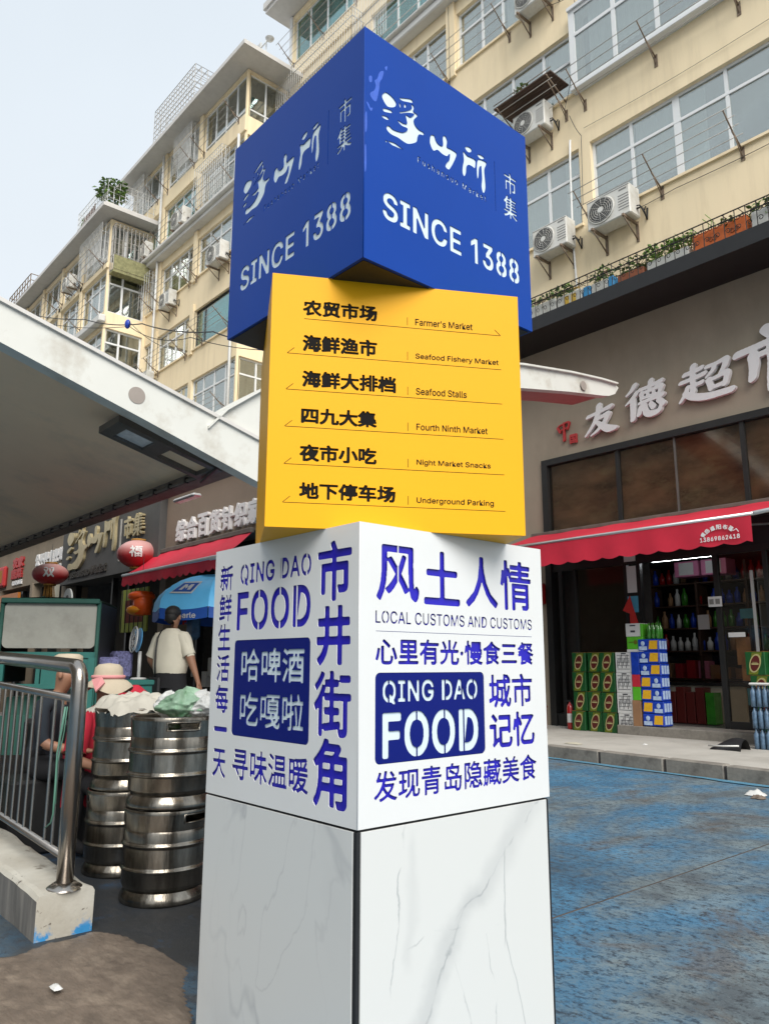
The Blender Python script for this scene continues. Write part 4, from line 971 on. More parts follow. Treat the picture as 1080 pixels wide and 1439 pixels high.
# ---------- air conditioners
def make_ac(label, face=-1):
    """Local: back at y=0, front towards -y, x from -.42 to .42, stands on z=0. Fan on the left half seen from the street."""
    T = Thing('air_conditioner', label, 'air conditioner', (0, 0, 0), 'outdoor air conditioning units on the flats', world=False)
    c = MB(); c.box(-.42, .42, -.40, -.08, .0, .60, c=.02); T.part('casing', c, M['ac_white'])
    c = MB(); c.box(-.415, .415, -.403, -.398, .56, .575); 
    for k in range(6): c.box(.20, .40, -.404, -.399, .12 + k * .055, .135 + k * .055)
    T.part('louvre', c, M['ac_grey'])
    c = MB(); c.tube([(-.13, -.399, .30), (-.13, -.425, .30)], [.262, .252], 28); T.part('fan_ring', c, M['ac_white'])
    c = MB(); c.disc((-.13, -.4262, .30), (0, -1, 0), .236, 28, th=.001); fz = T.part('fan_opening', c, M['ac_dark'])
    c = MB()
    for r in (.06, .10, .14, .18, .22): c.tube([(-.13 + r * math.cos(a * PI / 12), -.430, .30 + r * math.sin(a * PI / 12)) for a in range(24)], .0035, 4, closed=True)
    for a in range(12): c.bar((-.13 + .05 * math.cos(a * PI / 6), -.431, .3 + .05 * math.sin(a * PI / 6)), (-.13 + .23 * math.cos(a * PI / 6 + .5), -.431, .3 + .23 * math.sin(a * PI / 6 + .5)), .003, 4)
    c.disc((-.13, -.428, .30), (0, -1, 0), .052, 16, th=.008); T.part('fan_grille', c, M['ac_white'], fz)
    c = MB(); c.box(.22, .36, -.404, -.4005, .50, .53); T.part('badge', c, M['ac_grey'])
    for x in (-.3, .3):
        c = MB(); c.box(x - .02, x + .02, -.46, 0, -.045, -.003); c.bar((x, -.42, -.045), (x, -.01, -.34), .014, 5); c.box(x - .025, x + .025, -.015, 0, -.38, .02); T.part('bracket', c, M['rust'])
    c = MB(); c.tube([(.42, -.2, .14), (.50, -.2, .14), (.52, -.14, .05), (.50, -.03, -.03), (.50, 0, .2)], .018, 6); c.tube([(.42, -.2, .2), (.47, -.2, .19), (.5, -.1, .12), (.47, 0, .25)], .012, 6); T.part('pipe', c, M['cable'])
    return T

# ================= near apartment block with the supermarket (front at y = 12)
BB = Thing('apartment_building', 'nearest cream apartment block, above the supermarket with the dark shop front', 'building', (-8, 12, 0))
rowsZ = {'A': (9.82, 11.5, 10.97), 'B': (12.78, 14.28, 13.67), 'C': (15.45, 17.02, 16.45), 'D': (17.72, 19.35, 18.05), 'E': (20.3, 22.0, None)}
holes = []; wins = []
def addw(x0, x1, row, mull, **k):
    z0, z1, tr = rowsZ[row]; holes.append((x0, x1, z0, z1)); wins.append((x0, x1, z0, z1, tr, mull, k))
addw(-7.60, -2.0, 'A', [-6.75, -5.84, -4.92, -4.0, -3.0], wide=[1, 3], label='long white window band just above the planters')
addw(-11.12, -7.86, 'A', [-10.35, -9.52, -8.67])
addw(-11.12, -7.86, 'B', [-10.37, -9.52, -8.68])
addw(-11.12, -8.95, 'C', [-10.37, -9.75], label='window with sheer white curtains')
addw(-7.60, -2.0, 'C', [-6.75, -5.84, -4.92, -4.0, -3.0])
addw(-7.60, -2.0, 'D', [-6.75, -5.84, -4.92, -4.0, -3.0])
addw(-11.12, -7.86, 'D', [-10.37, -9.52, -8.68], glass='glass_teal')
addw(-14.4, -11.45, 'C', [-13.6, -12.23, -12.75])
addw(-14.4, -11.45, 'D', [-13.36, -12.57, -11.93], glass='glass_teal', curt_m='curtain_teal')
addw(-14.4, -11.45, 'B', [-13.6, -12.9, -12.2]); addw(-14.4, -11.45, 'A', [-13.6, -12.9, -12.2])
addw(-18.1, -14.75, 'D', [-17.3, -16.4, -15.6]); addw(-18.1, -14.75, 'C', [-17.3, -16.4, -15.6])
addw(-18.3, -14.75, 'E', [-17.5, -16.6, -15.65], glass='glass_teal', fw=.06); addw(-14.4, -11.45, 'E', [-13.4, -12.4]); addw(-11.12, -7.86, 'E', [-10.2, -9.2]); addw(-7.6, -2.0, 'E', [-6.4, -5.2, -4.0, -3])
bay = (-7.80, -2.0, 12.74, 14.62)
holes.append((-7.70, -2.1, 12.85, 14.5))
w_ = wall_mb(-18.45, 3.0, 7.55, 22.2, 12.0, holes)
w_.quad((-18.45, 12, 7.55), (-18.45, 12, 22.2), (-18.45, 24, 22.2), (-18.45, 24, 7.55)); w_.quad((3, 12, 0), (3, 24, 0), (3, 24, 22.2), (3, 12, 22.2)); w_.quad((-18.45, 24, 0), (-18.45, 24, 22.2), (3, 24, 22.2), (3, 24, 0))
BB.part('wall', w_, M['cream'], fix=False)
for x0, x1, z0, z1, tr, mull, k in wins: window(BB, x0, x1, z0, z1, 12.09, sorted(mull), tr, **k)
# projecting white bay on row B
by = 11.86
window(BB, -7.80, -2.0, 12.78, 14.58, by, [-6.84, -5.95, -4.95, -4.0, -3.0], 13.98, fw=.075, label='white framed box window pushed out from the wall')
a = MB(); a.box(-7.86, -1.95, by - .05, 12.02, 12.70, 12.775, c=.01); a.box(-7.86, -1.95, by - .05, 12.02, 14.585, 14.66); a.box(-7.86, -7.80, by, 12.0, 12.775, 14.585)
BB.part('bay_box', a, M['upvc'])
a = MB(); a.box(-18.5, 3, 12.45, 12.5, 7.6, 22.1); a.box(-18.4, 2.9, 12.5, 23, 19.6, 19.7)
for z in (9.2, 12.2, 15.1, 17.5, 20.0): a.box(-18.4, 2.9, 12.17, 12.45, z, z + .05)
BB.part('inner_wall', a, M['room'])
for x0, x1, z0, z1, tr, mull, k in wins:
    a = MB(); sill(a, x0 - .04, x1 + .04, 12, z0, .05, .05); BB.part('window_sill', a, M['cream'])
a = MB(); a.box(-14.6, 3, 11.72, 12.02, 17.38, 17.60, c=.03); a.box(-14.6, 3, 11.62, 12.02, 17.60, 17.68, c=.02); BB.part('ledge', a, M['white_paint'])
a = MB(); a.box(-18.55, 3, 11.94, 12.02, 19.65, 20.18, c=.01); BB.part('band', a, M['cream'])
a = MB(); a.box(-11.42, -11.15, 11.93, 12.02, 15.3, 17.38); BB.part('pilaster', a, M['cream'])
a = MB(); a.prism([(-18.9, 11.25, 22.22), (3, 11.25, 22.22), (3, 24.2, 22.22), (-18.9, 24.2, 22.22)], (0, 0, .30)); a.box(-18.96, 3.05, 11.19, 11.27, 22.36, 22.60); BB.part('roof', a, M['eave'])
a = MB()   # corner post of glazed top corner
a.box(-18.5, -18.38, 11.95, 12.1, 20.2, 22.2); a.box(-18.5, -18.42, 12.1, 14, 20.2, 20.3)
BB.part('corner_post', a, M['upvc'])
# balcony grille at row D
a = MB(); gx0, gx1, gy, gz0, gz1 = -18.55, -14.7, 11.55, 18.35, 19.62
for z in (gz0, gz0 + .28, gz1 - .3, gz1): a.bar((gx0, gy, z), (gx1, gy, z), .014, 5); a.bar((gx1, gy, z), (gx1, 12, z), .014, 5); a.bar((gx0, gy, z), (gx0, 12, z), .014, 5)
n = 34
for i in range(n + 1): x = gx0 + (gx1 - gx0) * i / n; a.bar((x, gy, gz0), (x, gy, gz1), .009, 4, caps=False); a.bar((x, gy, gz1), (x, 12, gz1), .007, 4, caps=False)
for i in range(4): a.bar((gx1, gy + .11 * i, gz0), (gx1, gy + .11 * i, gz1), .009, 4)
single('window_cage', a, M['grid'], 'white barred balcony cage high on the near block, left of the blue cube top', 'window grille', 'barred cages on the balconies')
a = MB(); gx0, gx1, gy, gz0, gz1 = -14.65, -11.5, 11.55, 17.75, 19.9
for z in (gz0, gz0 + .4, gz0 + .8, gz0 + 1.2, gz1): a.bar((gx0, gy, z), (gx1, gy, z), .012, 5)
for i in range(22): x = gx0 + (gx1 - gx0) * .45 * i / 21; a.bar((x, gy, gz0), (x, gy, gz1), .008, 4, caps=False)
single('window_cage', a, M['grid'], 'barred cage in front of the teal curtained window behind the blue cube top', 'window grille', 'barred cages on the balconies')

# ---------- shop level: fascia wall, dark upper glazing, doors
a = wall_mb(-10.3, 3.0, .16, 7.50, 12.0, [(-9.05, 3.0, .16, 5.22)], .12)
a.quad((-10.3, 12, .16), (-10.3, 16, .16), (-10.3, 16, 7.5), (-10.3, 12, 7.5))
BB.part('shop_fascia', a, M['fascia_beige'], fix=False)
a = MB(); a.box(-10.6, 3, 11.02, 12.0, 7.50, 7.56); a.box(-10.6, 3, 10.98, 11.03, 7.44, 7.70); a.box(-10.6, -10.55, 11.0, 12, 7.5, 7.7); BB.part('beam', a, M['black'])
a = MB()
a.box(-9.05, 3, 11.95, 12.10, 5.10, 5.22); a.box(-9.05, -8.92, 11.952, 12.10, .16, 5.10)
for x, w2 in ((-7.40, .035), (-5.15, .035), (-2.9, .035), (-.6, .03)): a.box(x - w2, x + w2, 11.99, 12.06, 3.6, 5.10)
a.box(-8.92, 3, 11.98, 12.09, 3.55, 3.72)
BB.part('shop_frame', a, M['dark_frame'])
a = MB(); a.box(-6.315, -6.29, 12.0, 12.05, 3.72, 5.1); BB.part('glazing_bar', a, M['lampbox'])
xs_ = [-8.92, -7.435, -6.3, -5.185, -2.935, -.635, 3]
for i in range(6):
    a = MB(); a.box(xs_[i], xs_[i + 1], 12.03, 12.04, 3.72, 5.10); BB.part('shop_pane', a, M['glass_dark'], fix=False)
a = MB(); a.box(-9.0, 3, 12.14, 12.16, 3.5, 5.3); BB.part('poster_wall', a, mat('brown_poster_and_reflection', (.27, .17, .11), .7, var=.8, scale=1.6, dirt_or_reflection=(.34, .30, .18), dirt_or_reflection_amt=.8, dscale=1.9, stretch=(1, 1, 2.2)))  # poster tones, with the brown blur reflected in the glass painted in
# door zone
a = MB(); a.box(-8.92, 3, 11.99, 12.08, 3.02, 3.12); BB.part('door_head', a, M['dark_frame'])
for x0, x1 in ((-8.78, -8.70), (-8.45, -8.40), (-7.40, -7.34), (-7.14, -7.08), (-5.80, -5.72), (-5.02, -4.96)): BB.part('door_frame', MB().box(x0, x1, 11.985, 12.07, .34, 3.02), M['dark_frame'])
a = MB()
a.box(-8.92, -7.4, 11.99, 12.06, .2, .42); a.box(-5.72, 3, 11.99, 12.06, .3, .45)
BB.part('bottom_rail', a, M['dark_frame'])
a = MB(); a.box(-8.92, 3, 12.0, 12.03, 3.12, 3.55); BB.part('shutter_box', a, M['black'])
for x0, x1 in ((-8.40, -7.40), (-5.72, -5.02), (-4.96, 3)):
    a = MB(); a.box(x0, x1, 12.02, 12.03, .42, 3.02); BB.part('shop_pane', a, M['glass_dark'], fix=False)
a = MB(); a.box(-5.20, -5.165, 11.93, 11.965, .7, 2.72); BB.part('door_handle', a, M['alu'])
# inside the shop
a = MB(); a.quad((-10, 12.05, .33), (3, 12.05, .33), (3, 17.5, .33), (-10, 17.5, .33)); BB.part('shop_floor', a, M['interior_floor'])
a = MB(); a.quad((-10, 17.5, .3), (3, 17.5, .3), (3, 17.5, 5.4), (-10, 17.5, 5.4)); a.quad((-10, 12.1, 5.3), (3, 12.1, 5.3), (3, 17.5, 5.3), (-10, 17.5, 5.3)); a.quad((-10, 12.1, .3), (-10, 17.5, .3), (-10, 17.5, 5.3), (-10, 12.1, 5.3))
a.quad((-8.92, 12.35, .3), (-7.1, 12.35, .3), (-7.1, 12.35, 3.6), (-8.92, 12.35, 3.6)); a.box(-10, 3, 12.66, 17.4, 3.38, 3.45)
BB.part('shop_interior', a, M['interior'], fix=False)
st = MB(); st.box(-7.35, -3.6, 11.45, 12.03, .16, .335, c=.012); struct('doorstep', st, M['kerb'])

# ---------- middle block (front at y = 10.5) and far block (front at y = 9)
MBd = Thing('apartment_building', 'middle cream apartment block with caged roof terrace, left of the blue cube', 'building', (-22.8, 10.5, 0))
Y1 = 10.5; holes = []; wins = []
piers = [(-26.95, -24.22), (-24.0, -21.52), (-21.3, -18.62)]
rz = {'1': (17.88, 19.42, 18.20), '2': (15.66, 17.25, 16.80), '3': (13.55, 14.92, 14.45), '4': (11.05, 12.38, 11.98), '5': (8.5, 10.03, 9.53), '6': (6.0, 7.6, 7.1)}
for r_, (z0, z1, tr) in rz.items():
    for pi_, (x0, x1) in enumerate(piers):
        kw = {}
        n_ = 4; mull = [x0 + (x1 - x0) * k / n_ for k in range(1, n_)]
        if r_ == '2' and pi_ < 2: kw = dict(glass='glass_teal', curt_m='curtain_teal')
        if r_ == '4' and pi_ == 2: mull = [x0 + .55]; tr = None; kw = dict(frame_m_='dark_frame', label='dark framed window with one wide teal pane', glass='glass_teal')
        holes.append((x0, x1, z0, z1)); wins.append((x0, x1, z0, z1, tr, mull, kw))
        if r_ == '4' and pi_ == 2: tr = 11.98
w_ = wall_mb(-27.05, -18.55, 0, 19.5, Y1, holes)
sh = [(10.75, 11.3, a_, b_) for a_, b_ in ()]
w_.quad((-27.05, Y1, 0), (-27.05, Y1, 19.5), (-27.05, 20, 19.5), (-27.05, 20, 0))
MBd.part('wall', w_, M['cream'], fix=False)
for x0, x1, z0, z1, tr, mull, k in wins: window(MBd, x0, x1, z0, z1, Y1 + .08, mull, tr, fw=.05, **k)
# right-hand return wall with windows looking along the street
RT = Matrix.Translation((-18.55, 10.5, 0)) @ Matrix.Rotation(PI / 2, 4, 'Z')   # local x -> +Y, local -y -> +X
side_h = [(.08, 1.45, z0, z1) for (z0, z1, tr) in rz.values()]
tmp = wall_mb(0, 6, 0, 19.5, 0, side_h); o_ = MB(); o_.merge(tmp, RT); MBd.part('wall', o_, M['cream'], fix=False)
for (z0, z1, tr) in rz.values(): window(MBd, .08, 1.45, z0, z1, .08, [.72], tr, M2=RT, curtains=False, fw=.05)
a = MB(); a.box(-27, -18.75, Y1 + .5, Y1 + .55, 0, 19.4)
for z in (7.8, 10.3, 12.8, 15.2, 17.5): a.box(-27, -18.7, Y1 + .17, Y1 + .5, z, z + .05)
a.box(-18.95, -18.9, Y1 + .2, 16, 0, 19.4)
MBd.part('inner_wall', a, M['room'])
a = MB(); a.box(-27.4, -17.75, 9.88, 20, 19.52, 19.66); a.prism([(-27.4, 9.88, 19.66), (-17.75, 9.88, 19.66), (-17.95, 10.1, 19.80), (-27.4, 10.1, 19.80)], (0, 0, .001)); a.box(-27.4, -17.95, 10.1, 20, 19.66, 19.80)
MBd.part('roof', a, M['eave'])
a = MB(); a.box(-27.1, -18.4, 10.22, 10.52, 15.22, 15.36, c=.02); a.box(-27.1, -18.35, 10.1, 10.52, 15.36, 15.50, c=.03); MBd.part('ledge', a, M['white_paint'])
a = MB(); a.box(-27.08, -18.5, 10.44, 10.52, 17.30, 17.86, c=.01)
for (xa, xb) in ((-24.22, -24.0), (-21.52, -21.3)):
    for z0, z1 in ((17.86, 19.5), (15.5, 17.3), (13.4, 15.2), (10.9, 12.6)): a.box(xa, xb, 10.43, 10.52, z0, z1)
MBd.part('pilaster', a, M['cream'])
for x0, x1, z0, z1, tr, mull, k in wins:
    a = MB(); sill(a, x0 - .03, x1 + .03, Y1, z0, .05, .05); MBd.part('window_sill', a, M['cream'])

FB = Thing('apartment_building', 'farthest cream apartment block at the left, with plants on its roof terrace', 'building', (-31, 9, 0))
Y2 = 9.0; holes = []; wins = []; fp_ = [(-27.45, -25.2), (-29.75, -27.65), (-32.1, -29.95), (-34.4, -32.3), (-36.8, -34.6), (-39.2, -37.0), (-41.6, -39.4)]
rz2 = {'1': (15.15, 16.62, 15.5), '2': (13.30, 14.88, 14.4), '3': (11.2, 12.70, 12.2), '4': (8.9, 10.4, 9.9), '5': (6.5, 8, 7.5)}
for r_, (z0, z1, tr) in rz2.items():
    for k_, (x0, x1) in enumerate(fp_):
        holes.append((x0, x1, z0, z1)); wins.append((x0, x1, z0, z1, tr, [x0 + (x1 - x0) * k / 3 for k in (1, 2)] if k_ < 4 else [(x0 + x1) / 2], {}))
FB.part('wall', wall_mb(-45, -25.1, 0, 16.8, Y2, holes), M['cream'], fix=False)
for x0, x1, z0, z1, tr, mull, k in wins: window(FB, x0, x1, z0, z1, Y2 + .08, mull, tr, fw=.055, curtains=(x0 > -33), **k)
RT2 = Matrix.Translation((-25.1, 9.0, 0)) @ Matrix.Rotation(PI / 2, 4, 'Z')
tmp = wall_mb(0, 6, 0, 16.8, 0, [(.08, 1.4, z0, z1) for z0, z1, tr in rz2.values()]); o_ = MB(); o_.merge(tmp, RT2); FB.part('wall', o_, M['cream'], fix=False)
for z0, z1, tr in rz2.values(): window(FB, .08, 1.4, z0, z1, .08, [.6], tr, M2=RT2, curtains=False, fw=.06)
a = MB(); a.box(-45, -25.3, Y2 + .45, Y2 + .5, 0, 16.7); a.box(-25.5, -25.45, Y2 + .2, 15, 0, 16.7)
for z in (8.4, 10.8, 13, 15): a.box(-45, -25.2, Y2 + .17, Y2 + .45, z, z + .05)
FB.part('inner_wall', a, M['room'])
a = MB(); a.box(-45, -24.5, 8.48, 18, 16.86, 16.98); a.box(-45, -24.62, 8.6, 18, 16.98, 17.10); FB.part('roof', a, M['eave'])
a = MB(); a.box(-45, -24.95, 8.78, 9.02, 12.82, 13.10, c=.04); FB.part('ledge', a, M['white_paint'])
a = MB(); a.box(-45, -25.05, 8.94, 9.02, 14.90, 15.10, c=.01)
for x in (-27.55, -29.85, -32.2, -34.5): a.box(x - .1, x + .1, 8.94, 9.02, 13.1, 16.8)
FB.part('band', a, M['cream'])

# ---------- roof cages, plants, antenna
def lattice(x0, x1, y0, y1, z0, z1, nx, nz, ny, r=.012, top=True):
    a = MB()
    for i in range(nx + 1):
        x = x0 + (x1 - x0) * i / nx
        for y in (y0, y1): a.bar((x, y, z0), (x, y, z1), r, 4, caps=False)
        if top: a.bar((x, y0, z1), (x, y1, z1), r, 4, caps=False)
    for k in range(nz + 1):
        z = z0 + (z1 - z0) * k / nz
        for y in (y0, y1): a.bar((x0, y, z), (x1, y, z), r, 4, caps=False)
        for x in (x0, x1): a.bar((x, y0, z), (x, y1, z), r, 4, caps=False)
    for j in range(1, ny):
        y = y0 + (y1 - y0) * j / ny
        for x in (x0, x1): a.bar((x, y, z0), (x, y, z1), r, 4, caps=False)
        if top: a.bar((x0, y, z1), (x1, y, z1), r, 4, caps=False)
    return a
single('roof_cage', lattice(-24.3, -21.2, 10.0, 11.6, 19.82, 21.15, 16, 6, 7), M['steel_rod'], 'tall wire mesh cage standing on the roof of the middle block', 'roof cage')
FR = Thing('terrace_railing', 'wire railing round the planted roof terrace of the far block', 'railing', (-26, 8.7, 17.1))
FR.part('mesh', lattice(-27.6, -24.7, 8.66, 11.2, 17.12, 18.0, 18, 4, 12, .010, top=False), M['grid'])
a = MB(); a.quad((-27.2, 8.70, 17.15), (-25.9, 8.70, 17.15), (-26.0, 8.71, 17.75), (-27.15, 8.71, 17.6)); FR.part('shade_net', a, mat('brown_shade_net', (.16, .07, .05), .9, var=.4, scale=20))
single('rooftop_fence', lattice(-36.5, -33.4, 8.7, 9.9, 17.1, 17.95, 8, 3, 4, .02, top=False), M['rust'], 'small dark fence at the far left end of the roof line', 'fence')
def leaf_clump(mb, c, r, n, size, flat=1.0):
    for _ in range(n):
        d = Vector((ru(-1, 1), ru(-1, 1), ru(-1, 1)));
        if d.length > 1: d.normalize()
        p = Vector(c) + Vector((d.x * r[0], d.y * r[1], d.z * r[2]))
        e = Euler((ru(-1, 1), ru(-1, 1), ru(0, 6.3))).to_matrix(); L = size * ru(.6, 1.3); wv = L * .35
        q = [p, p + e @ Vector((wv, L * .5, L * .12)), p + e @ Vector((0, L, 0)), p + e @ Vector((-wv, L * .5, L * .12))]
        mb.quad(*q)
def plant(label, c, r, n, size, m='leaf', stems=True, cat='plant', group=None, name='potted_plant', m2='leaf2', z0=None):
    T = Thing(name, label, cat, (c[0], c[1], c[2] - r[2]), group)
    a = MB(); leaf_clump(a, c, r, int(n * .65), size); T.part('foliage', a, M[m], fix=False)
    a = MB(); leaf_clump(a, c, r, int(n * .35), size); T.part('foliage', a, M[m2], fix=False)
    a = MB()
    for _ in range(7):
        b = Vector((c[0] + ru(-.6, .6) * r[0], c[1] + ru(-.3, .3) * r[1], c[2] - r[2])); a.tube([b, b + Vector((ru(-.2, .2) * r[0], 0, r[2] * .8)), b + Vector((ru(-.5, .5) * r[0], 0, r[2] * 1.6))], .006, 4)
    T.part('stem', a, M['brown_wood'])
    return T
plant('leafy green shrub spilling over the far block roof railing', (-25.1, 8.95, 17.85), (.55, .5, .35), 420, .16, group='plants on the far roof terrace')
plant('pale flowering plant at the left end of the far roof terrace', (-27.2, 9.0, 17.5), (.35, .3, .25), 160, .12, 'leaf2', group='plants on the far roof terrace')
a = Thing('aerial', 'small white weather vane shaped aerial on the middle block roof corner', 'aerial', (-18.2, 10.9, 19.8))
q = MB(); q.bar((-18.2, 10.9, 19.8), (-18.2, 10.9, 20.5), .02, 6); a.part('mast', q, M['grid'])
q = MB(); q.bar((-18.65, 10.9, 20.45), (-18.0, 10.9, 20.45), .02, 6); q.box(-18.75, -18.5, 10.88, 10.92, 20.35, 20.65); q.lathe([(0, 0), (.1, .03), (.14, .1)], 12, -18.0, 10.9, 20.35); a.part('head', q, M['grid'])

for k_, (x0, x1, z0, z1, lb) in enumerate(((-26.9, -25.4, 17.9, 19.3, 'top row, left bay'), (-22.9, -21.6, 17.9, 19.3, 'top row, centre bay'), (-26.9, -24.3, 13.6, 14.9, 'third row, left bay'), (-21.2, -19.4, 15.7, 17.2, 'second row, right bay'))):
    single('window_cage', lattice(x0, x1, 10.18, 10.44, z0, z1, 13, 3, 2, .009), M['grid'], 'white barred cage on the middle block windows, ' + lb, 'window grille', 'barred cages on the balconies')
# green plant cage at the far block upper right corner
G2 = Thing('balcony_planter', 'mossy barred balcony planter on the right corner of the far block', 'balcony planter', (-25.0, 9.9, 14.9))
a = lattice(-25.05, -24.75, 9.05, 10.35, 14.75, 16.5, 2, 3, 9, .012); G2.part('cage', a, M['steel_rod'])
a = MB(); a.box(-25.08, -24.72, 9.05, 10.35, 14.66, 14.75); a.box(-24.76, -24.73, 9.06, 10.34, 14.78, 15.3); G2.part('tray', a, mat('mossy_board', (.26, .25, .12), .8, var=.5, scale=9))
G2b = single('window_cage', lattice(-27.3, -25.15, 8.72, 8.98, 15.2, 16.6, 16, 4, 2, .010), M['grid'], 'barred cage over the top right windows of the far block', 'window grille', 'barred cages on the balconies')

# ---------- racks
def place_rack(L, x, y, z, label, nbr=3, out=.62, rise=.42, n=4):
    r = make_rack(L, nbr, n, label=label, out=out, rise=rise); r.o.location = (x, y, z); return r
place_rack(2.9, -7.9 + .28, 12, 9.72, 'rusty bracketed clothes rack under the lowest right windows, over the planters', 3)
place_rack(3.1, -7.65, 12, 12.42, 'rusty clothes rack under the projecting white box window', 3)
place_rack(1.9, -11.4, 12, 15.30, 'clothes rack under the sheer curtained window beside the blue cube corner', 2)
place_rack(1.6, -9.7, 12, 12.45, 'short clothes rack behind the shelf of plants above the second air conditioner', 2)
place_rack(2.4, -6.9, 12, 15.3, 'clothes rack under the top windows at the picture edge', 3)
place_rack(3.2, -18.2, 11.95, 20.25, 'white clothes rack under the top left glazed corner of the near block', 3)
for i_, (x, y, z, L, lb) in enumerate([
    (-26.6, 10.45, 17.9, 2.0, 'clothes rack on the top row of the middle block, left bay'), (-23.8, 10.45, 17.9, 2.0, 'clothes rack on the top row of the middle block, centre bay'), (-21.1, 10.45, 17.9, 2.2, 'clothes rack on the top row of the middle block, right bay'),
    (-26.7, 10.45, 15.68, 2.2, 'clothes rack outside the teal window of the middle block, left bay'), (-23.8, 10.45, 15.68, 2.0, 'clothes rack outside the teal window of the middle block, centre bay'), (-21.1, 10.45, 15.68, 2.2, 'clothes rack on the second row of the middle block beside the blue cube'),
    (-26.6, 10.45, 13.5, 2.2, 'clothes rack on the third row of the middle block, left bay'), (-23.8, 10.45, 13.5, 2.1, 'clothes rack on the third row of the middle block, centre bay'), (-21.2, 10.45, 13.5, 2.0, 'clothes rack on the third row of the middle block touching the blue cube edge'),
    (-26.4, 10.45, 11.0, 2.0, 'clothes rack on the fourth row of the middle block, left bay'), (-23.7, 10.45, 11.0, 2.0, 'clothes rack on the fourth row of the middle block, centre bay'), (-20.6, 10.45, 11.15, 1.6, 'clothes rack outside the dark framed teal window'), (-21.1, 10.45, 8.5, 2.2, 'clothes rack under the lowest corner window above the white canopy'),
    (-27.4, 8.95, 15.15, 2.0, 'clothes rack on the top row of the far block, right bay'), (-29.6, 8.95, 15.15, 1.8, 'clothes rack on the top row of the far block, second bay'), (-32.0, 8.95, 15.15, 1.8, 'clothes rack on the top row of the far block, third bay'), (-27.3, 8.95, 13.3, 1.9, 'clothes rack on the second row of the far block, right bay')]):
    place_rack(L, x, y, z, lb, 2, .55, .36, 4)

# ---------- air conditioners
AC = make_ac('white air conditioner with dark round fan, lowest right, above the planters')
AC.o.location = (-7.02, 12.0, 9.30); AC.o.scale = (1.08, 1.08, 1.0)
first_ac = AC
def ac(x, y, z, label, s=1.0): return dup(first_ac, (x, y, z), label=label, scale=(s, s, s))
ac(-8.38, 12.0, 9.33, 'air conditioner next to the blue cube edge, lowest left of the near block', .98)
ac(-8.78, 12.0, 12.18, 'air conditioner under the dark shelf of plants', .98)
ac(-8.62, 12.0, 15.2, 'air conditioner cut by the top picture edge beside the sheer curtained window')
ac(-25.1, 10.5, 15.62, 'air conditioner on the middle block, second row, left bay'); ac(-22.2, 10.5, 15.62, 'air conditioner on the middle block, second row, centre bay')
ac(-19.5, 10.5, 13.2, 'air conditioner on the middle block touching the left edge of the blue cube'); ac(-22.9, 10.5, 13.0, 'air conditioner on the middle block, third row, centre bay', .9)
ac(-28.4, 9.0, 15.25, 'air conditioner on the far block under its eave', .9)
ac(-24.3, 10.5, 10.6, 'small air conditioner just above the white canopy beam', .85)
a = MB(); a.box(-7.55, -6.4, 11.985, 12.0, 8.75, 9.9); 
single('conduit', MB().tube([(-8.02, 11.96, 11.75), (-8.03, 11.93, 11.2), (-8.05, 11.93, 9.6), (-8.02, 11.94, 8.6), (-8.00, 11.95, 7.9)], .022, 8), M['white_pipe'], 'thin white pipe hanging down the wall between the two window columns', 'pipe')
T = Thing('plant_shelf', 'dark slatted shelf holding plants above an air conditioner', 'shelf', (-8.8, 11.6, 13.0))
for k in range(7): q = MB(); q.box(-9.5, -8.0, 11.98 - .09 * k - .075, 11.98 - .09 * k, 13.02, 13.05); T.part('slat', q, M['shelf_wood'])
q = MB(); 
for x in (-9.4, -8.1): q.bar((x, 12, 12.7), (x, 11.35, 13.0), .015, 5)
q.bar((-9.5, 11.37, 13.12), (-8.0, 11.37, 13.12), .01, 5); T.part('frame', q, M['rust'])
plant('small green pot plant on the dark slatted shelf', (-8.9, 11.6, 13.22), (.16, .14, .14), 90, .09)

# loose wires on the facade
q = MB()
def wire(pts, r=.007):
    P_ = []
    for a_, b_ in zip(pts, pts[1:]):
        for k in range(10): t = k / 10; P_.append((a_[0] + (b_[0] - a_[0]) * t, a_[1] + (b_[1] - a_[1]) * t, a_[2] + (b_[2] - a_[2]) * t - .05 * math.sin(PI * t)))
    P_.append(pts[-1]); q.tube(P_, r, 4)
wire([(-7.7, 11.97, 9.62), (-5.9, 11.97, 9.60), (-3.0, 11.97, 9.66)]); wire([(-7.7, 11.97, 11.85), (-4.0, 11.97, 11.8), (0, 11.97, 11.9)], .005); wire([(-8.0, 11.95, 12.3), (-7.75, 11.95, 11.7), (-7.8, 11.96, 10.2)]); wire([(-7.72, 11.95, 14.4), (-7.9, 11.95, 13.2), (-8.1, 11.9, 12.4)]); wire([(-11.3, 11.9, 17.3), (-11.3, 11.92, 15.4), (-11.25, 11.92, 12.0)]); wire([(-8.6, 11.9, 15.3), (-7.75, 11.93, 15.0), (-7.7, 11.95, 14.7)])
single('facade_wire', q, M['ac_dark'], 'thin loose wires stapled along the cream wall of the near block', 'wire')
for x, z0, z1 in ((-24.11, 3.5, 19.4), (-18.7, 3.5, 17.2)): single('downpipe', MB().tube([(x, 10.36, z0), (x, 10.36, z1)], .045, 8), M['grid'], 'pale downpipe on the middle block, %s' % ('between its left and centre bays' if x < -20 else 'at its right corner'), 'pipe')
